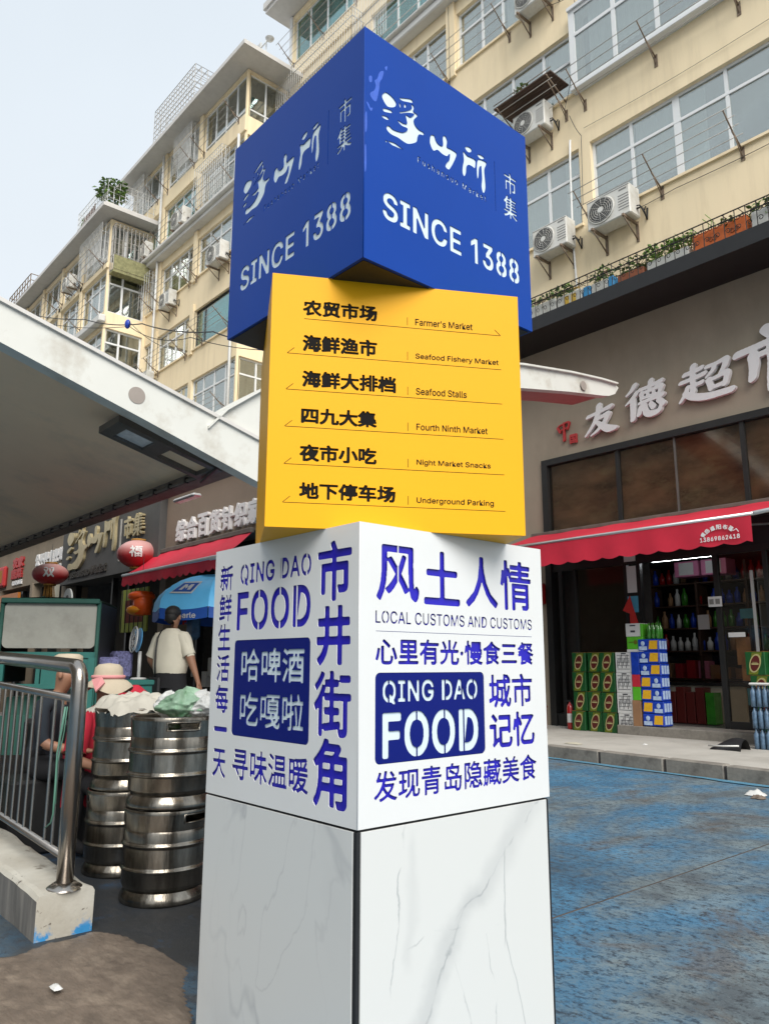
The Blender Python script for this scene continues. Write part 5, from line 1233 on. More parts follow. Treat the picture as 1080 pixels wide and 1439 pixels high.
# ---------- planters and scroll railing above the black beam
PR = Thing('balcony_railing', 'black scrollwork railing along the top of the black beam', 'railing', (-6, 11.05, 7.7))
scroll = MB()
def spiral(mb, cx, cz, r0, turns, s=1, y=0, rr=.006):
    pts = []; n_ = 14
    for i in range(n_ + 1):
        t = i / n_; a_ = t * turns * 2 * PI; r = r0 * (1 - .75 * t); pts.append((cx + s * (r0 - r * math.cos(a_)), y, cz + r * math.sin(a_)))
    mb.tube(pts, rr, 4, caps=False)
scroll.bar((0, 0, 0), (0, 0, .44), .008, 4, caps=False)
spiral(scroll, .0, .14, .05, 1.2, 1); spiral(scroll, .0, .30, .045, -1.2, 1); spiral(scroll, .0, .30, .045, 1.2, -1)
me_s = scroll.mesh('scroll_panel', M['iron'])
for i_ in range(72):
    o = mk('scroll_panel', me_s, PR.o); o.location = (-10.5 + .165 * i_ + 6, 0, 0)
q = MB()
for z in (7.72, 8.02, 8.14): q.bar((-10.6, 11.05, z), (2, 11.05, z), .011, 5)
for z in (8.03, 8.14): q.bar((-10.6, 11.55, z + .02), (2, 11.55, z + .02), .009, 5)
for k in range(50): q.bar((-10.5 + .25 * k, 11.05, 8.14), (-10.5 + .25 * k, 11.95, 8.2), .007, 4, caps=False)
PR.part('rail', q, M['iron'])
def planter(x0, x1, z1, m, label): return single('planter_box', MB().box(x0, x1, 11.12, 11.34, 7.705, 7.705 + z1, c=.015), M[m], label, 'planter', 'planter boxes behind the scroll railing')
planter(-8.55, -7.95, .30, 'planter_white', 'white planter box next to the blue cube edge')
pb_ = planter(-7.92, -7.38, .27, 'planter_white', 'white planter box painted with yellow stripes')
a = MB(); a.box(-7.6, -7.5, 11.113, 11.119, 7.74, 7.93); a.box(-7.75, -7.65, 11.113, 11.119, 7.74, 7.93); o = mk('yellow_stripe', a.mesh('yellow_stripe', M['planter_yellow']), pb_)
planter(-7.35, -7.2, .26, 'planter_blue', 'narrow blue planter box'); planter(-7.18, -6.85, .25, 'planter_white', 'white planter box between two blue ones'); planter(-6.83, -6.72, .26, 'planter_blue', 'second narrow blue planter box, further right')
planter(-6.1, -5.35, .22, 'planter_white', 'long white planter box left of the orange one')
planter(-6.65, -6.15, .20, 'terracotta', 'brown clay trough in the middle of the railing'); planter(-4.35, -3.8, .32, 'planter_white', 'pale planter box at the right picture edge'); planter(-3.75, -2.6, .3, 'terracotta', 'clay trough beyond the right picture edge')
ob = planter(-5.28, -4.42, .34, 'planter_orange', 'bright orange planter board with carved scroll pattern')
a = MB()
for k in range(5): spiral(a, -5.2 + .17 * k, 7.86, .05, 1.3, 1 if k % 2 else -1, 11.112, .006)
mk('carving', a.mesh('carving', M['terracotta']), ob)
for i_, (x, r, n_, lb, mm) in enumerate([(-8.4, .2, 120, 'twiggy plant at the blue cube edge of the railing', 'leaf'), (-7.9, .22, 150, 'dark trailing plant in the striped planter', 'leaf'), (-7.0, .18, 110, 'small plant between the blue planters', 'leaf'), (-6.4, .2, 120, 'dry plant in the clay trough', 'leaf'), (-5.85, .24, 200, 'bright green bush in the long white planter', 'leaf2'), (-5.45, .16, 100, 'small green plant beside the orange board', 'leaf2'), (-4.1, .26, 170, 'dark plant at the right end of the railing', 'leaf'), (-4.7, .14, 60, 'thin leaved plant above the orange board', 'leaf')]):
    plant(lb, (x, 11.25, 8.02 + .04 * (i_ % 3)), (r * 1.3, .14, r * .8), n_, .085, mm, group='plants behind the scroll railing')
TG = Thing('shoots', 'few tall thin shoots rising above the orange planter', 'plant', (-5.0, 11.2, 8.0))
for x, h in ((-5.0, .34), (-5.05, .28), (-4.95, .22)): TG.part('shoot', MB().tube([(x, 11.2, 8.0), (x + .02, 11.2, 8.0 + h * .7), (x - .05, 11.15, 8.0 + h)], .006, 4), M['leaf2'])
single('bamboo_pole', MB().bar((-8.6, 11.6, 8.35), (-7.55, 11.3, 8.12), .022, 8), mat('bamboo', (.42, .27, .08), .5), 'yellow bamboo pole lying on the railing beside the blue cube', 'pole')

# ================================================================== SUPERMARKET SIGN AND AWNING
SG = Thing('shop_sign', 'white raised brush-style supermarket characters on the beige fascia', 'sign', (-6.2, 11.95, 5.85))
BR = {'友': [[(.12, .68, .05), (.45, .75, .045), (.88, .86, .06)], [(.50, 1.0, .06), (.46, .72, .065), (.30, .38, .055), (.02, .03, .03)], [(.36, .53, .045), (.56, .57, .05), (.78, .62, .065), (.66, .38, .06), (.44, .15, .05), (.20, .0, .02)], [(.40, .44, .035), (.62, .22, .065), (.80, .10, .08), (1.0, .08, .05)]],
 '德': [[(.26, 1.0, .06), (.18, .88, .05), (.03, .76, .025)], [(.30, .76, .055), (.18, .62, .05), (.0, .48, .02)], [(.19, .62, .05), (.19, .30, .055), (.17, .0, .05)], [(.38, .82, .04), (.68, .86, .04), (.97, .93, .05)], [(.70, 1.02, .05), (.68, .88, .045), (.65, .74, .035)], [(.43, .71, .04), (.44, .62, .04), (.43, .54, .035)], [(.43, .71, .03), (.70, .74, .035), (.95, .78, .05), (.90, .58, .04)], [(.60, .72, .03), (.60, .58, .03)], [(.76, .74, .03), (.75, .59, .03)], [(.42, .55, .03), (.90, .59, .03)], [(.37, .43, .035), (.68, .47, .04), (.98, .52, .05)], [(.40, .31, .05), (.34, .10, .045)], [(.50, .36, .04), (.53, .12, .055), (.66, .04, .06), (.86, .08, .055), (.92, .24, .025)], [(.66, .35, .04), (.73, .22, .05)], [(.87, .40, .045), (.99, .25, .05)]],
 '超': [[(.12, .83, .045), (.30, .86, .045), (.47, .91, .05)], [(.31, 1.02, .055), (.29, .84, .05), (.28, .62, .045)], [(.03, .63, .04), (.28, .67, .045), (.52, .73, .05)], [(.28, .66, .04), (.27, .30, .05)], [(.28, .47, .035), (.46, .51, .045)], [(.17, .46, .045), (.12, .30, .045), (.0, .10, .03)], [(.10, .32, .04), (.24, .18, .06), (.55, .08, .065), (1.02, .10, .06)], [(.57, .88, .04), (.76, .91, .04), (.95, .96, .055), (.92, .78, .055), (.82, .62, .03)], [(.74, .90, .04), (.68, .74, .045), (.55, .60, .025)], [(.59, .52, .05), (.61, .40, .045), (.63, .26, .045)], [(.60, .51, .035), (.76, .54, .04), (.95, .59, .055), (.90, .30, .045)], [(.62, .28, .035), (.90, .33, .045)]],
 '市': [[(.44, 1.02, .055), (.50, .95, .06), (.56, .87, .05)], [(.0, .68, .05), (.28, .73, .045), (.62, .80, .045), (1.0, .90, .065)], [(.23, .60, .055), (.24, .42, .055), (.20, .18, .045)], [(.24, .56, .04), (.50, .61, .04), (.82, .68, .06), (.81, .44, .06), (.77, .24, .055), (.64, .20, .025)], [(.52, .82, .055), (.52, .45, .06), (.50, .15, .065), (.47, -.06, .05)]]}
for ch, x0, x1, z0, z1 in (('友', -7.98, -7.34, 5.46, 6.00), ('德', -7.10, -6.38, 5.56, 6.17), ('超', -6.08, -5.22, 5.58, 6.20), ('市', -5.08, -4.02, 5.56, 6.46)):
    lp = stroke_loops(BR[ch], 0, x1 - x0, 0, z1 - z0, k=1.95)
    o_ = MB(); o_.merge(loops_mb(lp, .07), frame_m((x0, 11.90, z0), (1, 0, 0))); SG.part('letter', o_, M['letter_white'])
RS = Thing('small_logo', 'small dark red emblem on the beige fascia left of the white characters', 'sign', (-8.6, 11.95, 5.7))
o_ = MB(); o_.merge(loops_mb(stroke_loops([[(.0, .8, .08), (.2, .5, .06)], [(.1, .9, .05), (.9, 1.0, .07), (.8, .6, .05)], [(.5, 1.0, .07), (.5, .0, .09)], [(.2, .6, .04), (.75, .68, .05)]], 0, .28, 0, .34), .04), frame_m((-8.62, 11.94, 5.52), (1, 0, 0))); RS.part('letter', o_, M['red_letter'])
o_ = MB(); o_.merge(loops_mb(tl('国', 0, .16, 0, .18, bold=.006, px=60), .03), frame_m((-8.36, 11.95, 5.42), (1, 0, 0))); RS.part('letter', o_, M['red_letter'])

def awning(label, x0, x1, yb, zb, yf, zf, drop, group, scal=.16, lettering=None, ends=True, m='red_cloth'):
    T = Thing('awning', label, 'awning', ((x0 + x1) / 2, yb, zb), group)
    n_ = int((x1 - x0) / .12)
    def sag(u, v): return (x0 + u * (x1 - x0), yb + v * (yf - yb), zb + v * (zf - zb) - .04 * math.sin(v * PI) + .008 * math.sin(u * 37))
    a = MB(); a.grid(sag, n_, 6); T.part('canopy_cloth', a, M[m], fix=False)
    a = MB(); nn = n_ * 2
    def val(u, v):
        x = x0 + u * (x1 - x0); s = abs(math.sin(u * (x1 - x0) / scal * PI / 2)); d = drop * (1 - .0) + .035 * s
        return (x, yf - .012 + .012 * math.sin(x * 9) * v, zf - .03 - v * d)
    a.grid(val, max(nn, int((x1 - x0) / .02)), 3); T.part('valance', a, M[m], fix=False)
    a = MB(); a.tube([(x0 - .02, yf, zf - .012), (x1 + .03, yf, zf - .012)], .026, 10); T.part('front_bar', a, M['alu'])
    a = MB(); a.box(x0, x1, yb - .03, yb + .03, zb - .02, zb + .05, c=.01); T.part('roller_box', a, M['gutter'])
    for xx in (x0 + .5, x1 - .35):
        a = MB(); a.tube([(xx, yb, zb - .35), (xx - .25, (yb + yf) / 2, (zb + zf) / 2 - .22), (xx, yf, zf - .02)], .018, 6); T.part('folding_arm', a, M['alu'])
    return T
AW = awning('red cloth awning with wavy valance over the supermarket door', -9.3, -4.42, 11.9, 3.74, 10.35, 3.30, .34, 'red awnings')
o_ = MB(); n_ = 7
chars = '青岛遮阳布篷厂'
for k, ch in enumerate(chars):
    ang_ = math.radians(150 - 120 * k / (n_ - 1)); cx_ = -4.86 + .26 * math.cos(ang_); cz_ = 2.99 + .17 * math.sin(ang_)
    mbx = loops_mb(tl(ch, -.034, .034, -.034, .034, bold=.002, px=30), .001)
    o_.merge(mbx, frame_m((cx_, 10.318, cz_), (1, 0, 0)) @ Matrix.Rotation(ang_ - PI / 2, 4, 'Z'))
o_.merge(loops_mb(tl('13869862418', -.28, .28, -.032, .032, bold=.003, px=34, spacing=1.1), .001), frame_m((-4.86, 10.318, 3.005), (1, 0, 0)))
AW.part('lettering', o_, M['letter_white'])
a = MB(); a.tube([(-4.40, 10.35, 3.29), (-3.2, 11.9, 3.72)], .03, 8); AW.part('side_arm', a, M['alu'])
AW2 = awning('part of a second red awning at the right picture edge', -4.35, 2.0, 11.9, 3.80, 11.3, 3.72, .12, 'red awnings')

# ---------- lamp, shelves and goods inside the door
single('strip_light', MB().tube([(-7.42, 13.0, 3.17), (-6.86, 13.0, 3.17)], .022, 8).tube([(-6.83, 13.0, 3.17), (-6.21, 13.0, 3.17)], .022, 8), M['tube'], 'lit white tube lamp inside the supermarket door', 'lamp')
SH = Thing('goods_shelf', 'tall brown shelf unit filled with bottles at the back of the shop', 'shelf', (-8.3, 15.0, .33))
for z in (1.0, 1.55, 2.0, 2.45, 2.9): q = MB(); q.box(-9.6, -5.4, 14.9, 15.3, z, z + .03); SH.part('shelf_board', q, M['shelf_wood'])
for x in (-9.6, -8.6, -7.6, -6.6, -5.45): q = MB(); q.box(x, x + .05, 14.88, 15.3, .33, 3.3); SH.part('upright', q, M['shelf_wood'])
bcols = [M['ext_red'], M['carton_blue'], M['white_plastic'], M['beer_gold'], M['shelf_wood'], M['bottle_green'], M['terracotta']]
kinds = [('blue', M['carton_blue']), ('red', M['ext_red']), ('amber', M['poster']), ('green', M['bottle_green']), ('white', M['white_plastic'])]
protos = []
bot = MB(); bot.lathe([(.0, 0), (.045, 0), (.045, .18), (.018, .24), (.018, .30), (0, .30)], 8)
for nm, mm in kinds: protos.append((nm, bot.mesh('bottle', mm)))
shn = {2.93: 'top', 2.48: 'second', 2.03: 'third', 1.58: 'fourth', 1.03: 'lowest'}
for z in (2.48, 2.03, 1.58, 2.93):
    for k in range(26):
        if rnd() < .08: continue
        x = -9.45 + k * .155
        nm, me = protos[0] if (z == 2.48 and 12 < k < 18) else random.choice(protos)
        o = mk('bottle', me); o.location = (x, 15.02, z); o.scale = (ru(1.1, 1.5), 1.2, ru(.85, 1.2)); tag(o, '%s bottle standing on the %s shelf board inside the shop' % (nm, shn[z]), 'bottle', 'bottles on the shop shelves')
for k in range(16):
    x = -9.4 + .245 * k; h_ = ru(.18, .36)
    single('shelf_carton', MB().box(x, x + ru(.14, .22), 14.95, 15.2, 1.035, 1.035 + h_, c=.006), *(lambda c_: (M[c_], 'small %s carton on the lowest shelf board inside the shop' % {'carton_white': 'white', 'carton_red': 'red', 'print_yellow': 'yellow', 'carton_blue': 'blue', 'poster': 'tan', 'pink_carton': 'pink', 'carton_brown': 'brown'}[c_]))(random.choice(['carton_white', 'carton_red', 'print_yellow', 'carton_blue', 'poster', 'pink_carton', 'carton_brown'])), 'carton', 'cartons on the lowest shop shelf')
for k, (x, lb) in enumerate(((-7.75, 'left'), (-7.2, 'right'))):
    o = single('gift_carton', MB().box(x, x + .5, 14.4, 14.8, 3.0, 3.3, c=.01), M['pink_carton'], 'pink carton with white front on top of the shelf, %s of the pair' % lb, 'carton', 'pink cartons under the tube lamp')
    a = MB(); a.box(x + .1, x + .4, 14.392, 14.399, 3.03, 3.27); mk('white_label', a.mesh('white_label', M['carton_white']), o)
CT = Thing('shop_counter', 'cream fronted glass counter inside the supermarket door', 'counter', (-6.9, 13.2, .33))
q = MB(); q.box(-7.45, -5.9, 13.0, 13.05, .34, .95); CT.part('front', q, M['counter']); q = MB(); q.box(-7.6, -5.8, 12.95, 13.6, .95, 1.0); CT.part('top', q, M['dark_frame']); q = MB(); q.box(-7.55, -5.85, 13.0, 13.55, 1.0, 1.45); CT.part('glass_case', q, M['glass_dark'])
single('certificate', MB().box(-6.62, -6.42, 12.99, 13.0, 1.9, 2.15), M['carton_white'], 'white framed certificate hanging inside the shop', 'certificate')
for k in range(5):
    single('dark_carton', MB().box(-7.05 + .17 * k, -6.90 + .17 * k, 12.55, 12.8, .34, .85 + .08 * (k % 2), c=.005), M['beer_red'] if k < 4 else M['bottle_green'], ('dark red carton before the counter, %s of the four' % ('leftmost', 'second from left', 'third from left', 'rightmost')[k]) if k < 4 else 'dark green carton at the right end of the row before the counter', 'carton', 'dark cartons before the counter')
# stickers and pennant on the door
def flat(name, x0, x1, z0, z1, m, label, cat, y=11.975, **k): return single(name, MB().box(x0, x1, y, y + .006, z0, z1), M[m], label, cat, **k)
flat('notice', -7.33, -7.15, 2.52, 2.98, 'carton_white', 'white notice taped high on the door post', 'notice', 11.975)
flat('notice', -7.34, -7.14, 2.18, 2.46, 'poster_blue', 'pale blue notice on the door post behind the red pennant', 'notice', 11.975)
flat('notice', -7.36, -7.14, 3.06, 3.2, 'white_plastic', 'white sign plate above the door post', 'notice', 11.96)
a = MB(); a.prism([(-7.43, 11.95, 2.22), (-7.28, 11.95, 2.47), (-7.24, 11.95, 2.3), (-7.15, 11.95, 2.0), (-7.3, 11.95, 1.98), (-7.3, 11.95, 2.16)], (0, .01, 0)); single('pennant', a, M['flag_red'], 'red pennant hanging on the door post', 'pennant')
o = flat('sticker', -5.9, -5.68, 2.2, 2.36, 'carton_white', 'white door sticker with two dark squares', 'sticker', 11.96)
a = MB()
for x in (-5.88, -5.78): a.box(x, x + .07, 11.955, 11.959, 2.24, 2.32)
mk('print', a.mesh('print', M['ac_grey']), o)
flat('poster', -5.55, -5.33, 1.30, 1.72, 'poster', 'tall red poster inside the right door pane', 'poster', 12.045); flat('poster', -5.50, -5.25, 1.06, 1.32, 'poster', 'brown poster below the tall red one', 'poster', 12.06)
flat('poster', -5.44, -5.25, .70, .95, 'poster_blue', 'blue poster near the bottom of the right door pane', 'poster', 12.045); flat('poster', -5.45, -5.25, 2.0, 2.15, 'poster_blue', 'small blue and pink poster at eye level on the right pane', 'poster', 12.045)
flat('sticker', -5.62, -5.36, 1.72, 1.79, 'carton_white', 'oval white pull sticker on the right pane', 'sticker', 11.96)

# ================================================================== GOODS IN FRONT OF THE SHOP
def gold_case(label, loc, group, rz=0, proto=[None]):
    if proto[0] is None:
        T = Thing('beer_case', label, 'beer case', (0, 0, 0), group, world=False)
        q = MB(); q.box(0, .27, 0, .24, 0, .325, c=.006); T.part('carton', q, M['beer_green'])
        q = MB(); q.prism([(.03, -.003, .01), (.16, -.003, .01), (.24, -.003, .315), (.10, -.003, .315)], (0, .002, 0)); T.part('gold_band', q, M['beer_gold'])
        q = MB(); c_ = [(.135 + .080 * math.cos(t * PI / 10) + .03 * math.sin(t * PI / 10), -.0055, .165 + .130 * math.sin(t * PI / 10)) for t in range(20)]; q.prism(c_, (0, .002, 0)); ov = T.part('oval_label', q, M['beer_cream'])
        q = MB(); c_ = [(.135 + .062 * math.cos(t * PI / 10) + .022 * math.sin(t * PI / 10), -.0075, .165 + .108 * math.sin(t * PI / 10)) for t in range(20)]; q.prism(c_, (0, .0015, 0)); T.part('oval_centre', q, M['beer_red'], ov)
        q = MB(); q.box(.085, .185, -.0095, -.008, .145, .165); q.box(.10, .17, -.0095, -.008, .175, .18); q.merge(MB()); T.part('print', q, M['beer_cream'], ov)
        q = MB(); q.box(.01, .26, .005, .235, .3255, .328); T.part('top_print', q, M['beer_orange'])
        T.o.location = loc; proto[0] = T; return T.o
    return dup(proto[0], loc, rz, label, group)
rown = ['bottom', 'second', 'third', 'top']; coln = ['left', 'middle', 'right']
for r in range(4):
    for c in range(3):
        gold_case('green and gold beer case in the wide stack, %s row, %s column' % (rown[r], coln[c]), (-8.25 + .305 * c + .02 * r * (c < 2) + ru(-.016, .016), 11.5 + ru(-.03, .03), .19 + .329 * r), 'green beer cases by the supermarket door')
for r in range(4):
    gold_case('green and gold beer case at the right picture edge, %s of the four' % rown[r], (-5.05 + .06 * (3 - r) * .8, 11.2, .17 + .329 * r), 'green beer cases at the picture edge')
for r in range(3): gold_case('green and gold beer case stacked behind the wrapped bottles, %s one' % rown[r], (-4.74, 11.3, .17 + .329 * (r + 1)), 'green beer cases at the picture edge')
def white_case(label, loc, proto=[None]):
    if proto[0] is None:
        T = Thing('beer_case', label, 'beer case', (0, 0, 0), 'white and blue cases in a column', world=False)
        q = MB(); q.box(0, .29, 0, .25, 0, .325, c=.005); T.part('carton', q, M['carton_white'])
        q = MB()
        for k in range(5): q.box(.03, .26, -.002, 0, .05 + .055 * k, .058 + .055 * k)
        for k in range(9): x = .035 + .026 * k; q.box(x, x + .01, -.0025, -.0005, .07 + .05 * (k % 3), .20 + .03 * (k % 4))
        q.box(.11, .20, -.003, 0, .295, .315); T.part('print', q, M['print_black'])
        q = MB(); q.box(.2905, .293, .004, .246, .004, .321); T.part('blue_side', q, M['carton_blue'])
        q = MB(); q.box(.2935, .295, .05, .2, .12, .22); T.part('side_print', q, M['carton_white'])
        T.o.location = loc; proto[0] = T; return T.o
    return dup(proto[0], loc, None, label)
for r in range(4): white_case('white case with grey print and blue side, %s of the column' % rown[r], (-7.33 + ru(-.008, .008), 11.48, .19 + .328 * r))
def blue_pack(label, loc, flip, proto={}):
    if flip not in proto:
        T = Thing('drinks_pack', label, 'drinks pack', (0, 0, 0), 'blue and yellow packs in the door column', world=False)
        q = MB(); q.box(0, .37, 0, .26, 0, .19, c=.012); T.part('carton', q, M['carton_blue'])
        s_ = .19 if flip else .02
        q = MB(); q.prism([(s_, -.002, .03), (s_ + .15, -.002, .03), (s_ + .16, -.002, .165), (s_ + .02, -.002, .165)], (0, .002, 0)); T.part('yellow_panel', q, M['print_yellow'])
        q = MB(); t_ = .02 if flip else .21; q.box(t_, t_ + .14, -.0015, 0, .015, .075); q.ell((t_ + .07, -.001, .12), (.035, .002, .04), 10, 6); T.part('pale_print', q, M['print_paleblue'])
        q = MB()
        for k in range(3): q.box(.3705, .372, .02 + .08 * k, .08 + .08 * k, .03, .16)
        T.part('side_print', q, M['print_paleblue'])
        T.o.location = loc; proto[flip] = T; return T.o
    return dup(proto[flip], loc, None, label)
pn = ['lowest', 'second from bottom', 'third from bottom', 'fourth', 'fifth', 'sixth', 'topmost']
for r in range(7): blue_pack('blue and yellow drinks pack in the door column, %s' % pn[r], (-6.88 + ru(-.012, .012), 11.46, .345 + .195 * r), r >= 4 or r == 0)
BP = Thing('bottle_pack', 'shrink-wrapped green bottles on top of the blue packs', 'drinks pack', (-6.62, 11.55, 1.71))
for i_ in range(3):
    for j_ in range(2): q = MB(); q.lathe([(0, 0), (.035, 0), (.035, .16), (.012, .21), (.012, .25), (0, .25)], 10, -6.69 + .075 * i_, 11.5 + .08 * j_, 1.712); BP.part('bottle', q, M['bottle_green'])
def carton(x0, x1, z0, z1, m, label, y=11.47, d=.25, **k): return single('carton', MB().box(x0, x1, y, y + d, z0, z1, c=.004), M[m], label, 'carton', **k)
carton(-7.05, -6.90, .19, .735, 'carton_brown', 'tall brown carton between the white column and the blue packs', 11.46)
carton(-7.03, -6.89, .737, .945, 'carton_lime', 'lime green carton on the tall brown one', 11.46); carton(-7.03, -6.89, .947, 1.14, 'carton_red', 'red carton above the lime green one', 11.46)
carton(-7.03, -6.89, 1.142, 1.50, 'carton_blue', 'dark blue carton above the red one', 11.46)
o = carton(-7.10, -6.80, 1.502, 1.545, 'carton_white', 'flat white carton on the column top'); o = carton(-7.09, -6.80, 1.547, 1.75, 'carton_lime', 'lime green carton near the top of the column')
a = MB(); a.tube([(-7.05, 11.466, 1.66), (-6.95, 11.466, 1.66)], .005, 5); a.disc((-6.93, 11.468, 1.66), (0, -1, 0), .035, 14, th=.003); mk('print', a.mesh('print', M['beer_gold']), o)
o = carton(-7.10, -6.84, 1.752, 1.965, 'carton_white', 'white carton with a dark handle slot topping the column'); a = MB(); a.box(-7.02, -6.92, 11.465, 11.469, 1.92, 1.94); a.box(-7.01, -6.93, 11.465, 11.469, 1.82, 1.85); mk('print', a.mesh('print', M['print_black']), o)
carton(-6.838, -6.80, 1.752, 1.955, 'carton_lime', 'narrow lime green carton beside the top white one')
FE = Thing('fire_extinguisher', 'red fire extinguisher left of the green beer cases', 'fire extinguisher', (-8.36, 11.6, .19))
q = MB(); q.lathe([(0, 0), (.055, 0), (.06, .03), (.06, .36), (.045, .42), (.02, .44), (.02, .47), (0, .47)], 14, -8.36, 11.6, .19); FE.part('body', q, M['ext_red'])
q = MB(); q.lathe([(.0615, .12), (.0615, .27)], 14, -8.36, 11.6, .19); FE.part('label_band', q, M['carton_white']); q = MB(); q.box(-8.42, -8.33, 11.58, 11.62, .655, .69); q.tube([(-8.36, 11.6, .67), (-8.29, 11.58, .6), (-8.29, 11.58, .35)], .01, 6); FE.part('valve', q, M['black'])
ST = Thing('stool', 'brown wooden stool half hidden by the right edge of the white cube', 'stool', (-8.8, 11.3, .18))
q = MB(); q.box(-9.02, -8.72, 11.15, 11.45, .55, .585, c=.008); ST.part('seat', q, M['brown_wood'])
for x, y in ((-8.99, 11.18), (-8.75, 11.18), (-8.99, 11.42), (-8.75, 11.42)): q = MB(); q.box(x - .015, x + .015, y - .015, y + .015, .18, .55); ST.part('leg', q, M['brown_wood'])
RB = single('hose_reel_box', MB().box(-9.22, -9.08, 11.86, 12.0, 2.42, 2.82, c=.02), M['ext_red'], 'dark red box on the pillar beside the white cube', 'box')
WB = Thing('water_pack', 'clear wrapped pack of water bottles at the right picture edge', 'drinks pack', (-4.8, 11.0, .17))
for i_ in range(4):
    for j_ in range(2):
        for k_ in range(3): q = MB(); q.lathe([(0, 0), (.038, 0), (.036, .1), (.038, .2), (.014, .25), (.014, .28), (0, .28)], 8, -4.86 + .08 * i_, 10.92 + .08 * j_, .17 + .285 * k_); WB.part('bottle', q, M['clear_water'])
q = MB(); q.box(-4.9, -4.57, 10.88, 11.05, 1.026, 1.06, c=.015); WB.part('wrap', q, M['sheet'])
a = MB(); a.grid(lambda u, v: (-5.30 + u * .42, 10.45 + .30 * v + .05 * math.sin(u * 3), .175 + (.13 + .05 * math.sin(u * 2.8)) * math.sin(v * PI) ** .6 * (1 - .75 * (1 - u) ** 2)), 14, 10); SHOE = Thing('sandal_pair', 'black rubber shoes lying on the platform at the right', 'shoes', (-5.1, 10.6, .17)); SHOE.part('shoe', a, M['black'], fix=False)
a = MB(); a.tube([(-5.32, 10.47, .225), (-5.1, 10.44, .235), (-4.9, 10.46, .25)], .012, 6); SHOE.part('white_trim', a, M['white_plastic'])
def rag(c, r, m, label, name='crumpled_paper', cat='litter', group='bits of litter on the ground', h=.03, seed=0):
    a = MB(); random.seed(seed + 3)
    a.grid(lambda u, v: (c[0] + (u - .5) * 2 * r[0] * (1 - .3 * abs(v - .5)) + .1 * r[0] * mn.noise((u * 4, v * 4, seed)), c[1] + (v - .5) * 2 * r[1] + .2 * r[1] * mn.noise((u * 4, v * 4, seed + 5)), c[2] + h * (.4 + .6 * abs(mn.noise((u * 5, v * 5, seed + 9)))) * 2 * min(u, 1 - u, v, 1 - v, .25) * 2), 9, 9)
    return single(name, a, M[m], label, cat, group, fix=False)
rag((-7.0, 9.75, .168), (.14, .06), 'paper', 'flat white paper scrap on the platform next to the white cube', seed=1)
rag((-6.2, 10.35, .175), (.03, .03), 'sheet', 'tiny white scrap in the middle of the platform', seed=2)
rag((-3.72, 8.22, .008), (.10, .07), 'sheet', 'white crumpled tissue on the blue pavement at the right edge', seed=3, h=.08)
rag((-3.62, 8.05, .008), (.07, .05), 'mud', 'dark leaf scrap next to the crumpled tissue', seed=4, h=.05)
rag((-3.40, 1.235, .035), (.035, .018), 'sheet', 'small white scrap on the muddy patch', seed=5, h=.02)
rag((-7.0, 2.75, .008), (.16, .12), 'paper', 'pale paper lying behind the railing post', seed=6, h=.08)
rag((-6.4, 2.45, .008), (.07, .03), 'sheet', 'white scrap on the dark ground beside the railing', seed=7)
# ================================================================== WHITE CANOPY
random.seed(21)
CN = Thing('market_canopy', 'white steel market canopy with a straight left wing and a curved right wing', 'canopy', (-6.8, 4.2, 0))
XC = -6.5
# left wing end beam: outline in the (y, z) plane at x = XC
lw = [(1.0, 4.02), (1.51, 3.87), (2.75, 3.485), (4.01, 3.08), (4.3, 3.02), (4.3, 3.44), (4.01, 3.50), (2.75, 3.855), (1.48, 4.21), (0.2, 4.575), (-1.2, 4.96), (-1.2, 4.70), (0.2, 4.28)]
q = MB(); q.prism([(XC - .16, y, z) for y, z in lw], (.16, 0, 0)); CN.part('end_beam', q, M['canopy_white'])
q = MB()
for (ya, za), (yb, zb) in zip([(4.3, 3.44), (4.01, 3.50), (2.75, 3.855), (1.48, 4.21), (.2, 4.575)], [(4.01, 3.50), (2.75, 3.855), (1.48, 4.21), (.2, 4.575), (-1.2, 4.96)]):
    q.prism([(XC - .3, ya, za), (XC - .3, yb, zb), (XC - .3, yb, zb + .035), (XC - .3, ya, za + .035)], (.33, 0, 0))
CN.part('edge_flashing', q, M['eave'])
q = MB(); q.disc((XC + .001, 2.68, 3.69), (1, 0, 0), .079, 28, th=.004); CN.part('round_hole_disc', q, M['hole_grey'])  # flat disc, its grey stands in for the shade of a round hole
q = MB(); q.prism([(XC - .20, 4.25, 3.42), (XC - .20, -1.2, 4.91), (XC - .20, -1.2, 4.95), (XC - .20, 4.25, 3.46)], (-25, 0, 0)); CN.part('soffit', q, M['soffit'])
q = MB(); q.prism([(XC - .20, 4.25, 3.50), (XC - .20, -1.2, 4.97), (XC - .20, -1.2, 5.0), (XC - .20, 4.25, 3.53)], (-25, 0, 0)); CN.part('roof_sheet', q, M['canopy_white'])
q = MB(); q.box(-31.5, XC - .2, 4.02, 4.10, 3.37, 3.47); q.box(-31.5, XC - .17, 4.10, 4.34, 3.42, 3.46); q.tube([(-31.5, 4.0, 3.39), (XC - .2, 4.0, 3.39)], .020, 8); CN.part('gutter', q, M['gutter'])
gbm = MB().box(0, .025, -.05, 0, 3.36, 3.43).mesh('gutter_bracket', M['black'])
for k in range(52): o = mk('gutter_bracket', gbm, CN.o); o.location = (XC - .35 - k * .42 + 6.8, 4.02 - 4.2, 0)
q = MB(); q.tube([(XC - .3, 3.98, 3.32), (XC - .7, 3.9, 3.36), (XC - 1.2, 3.98, 3.30)], .018, 6); CN.part('drain_hose', q, M['black'])
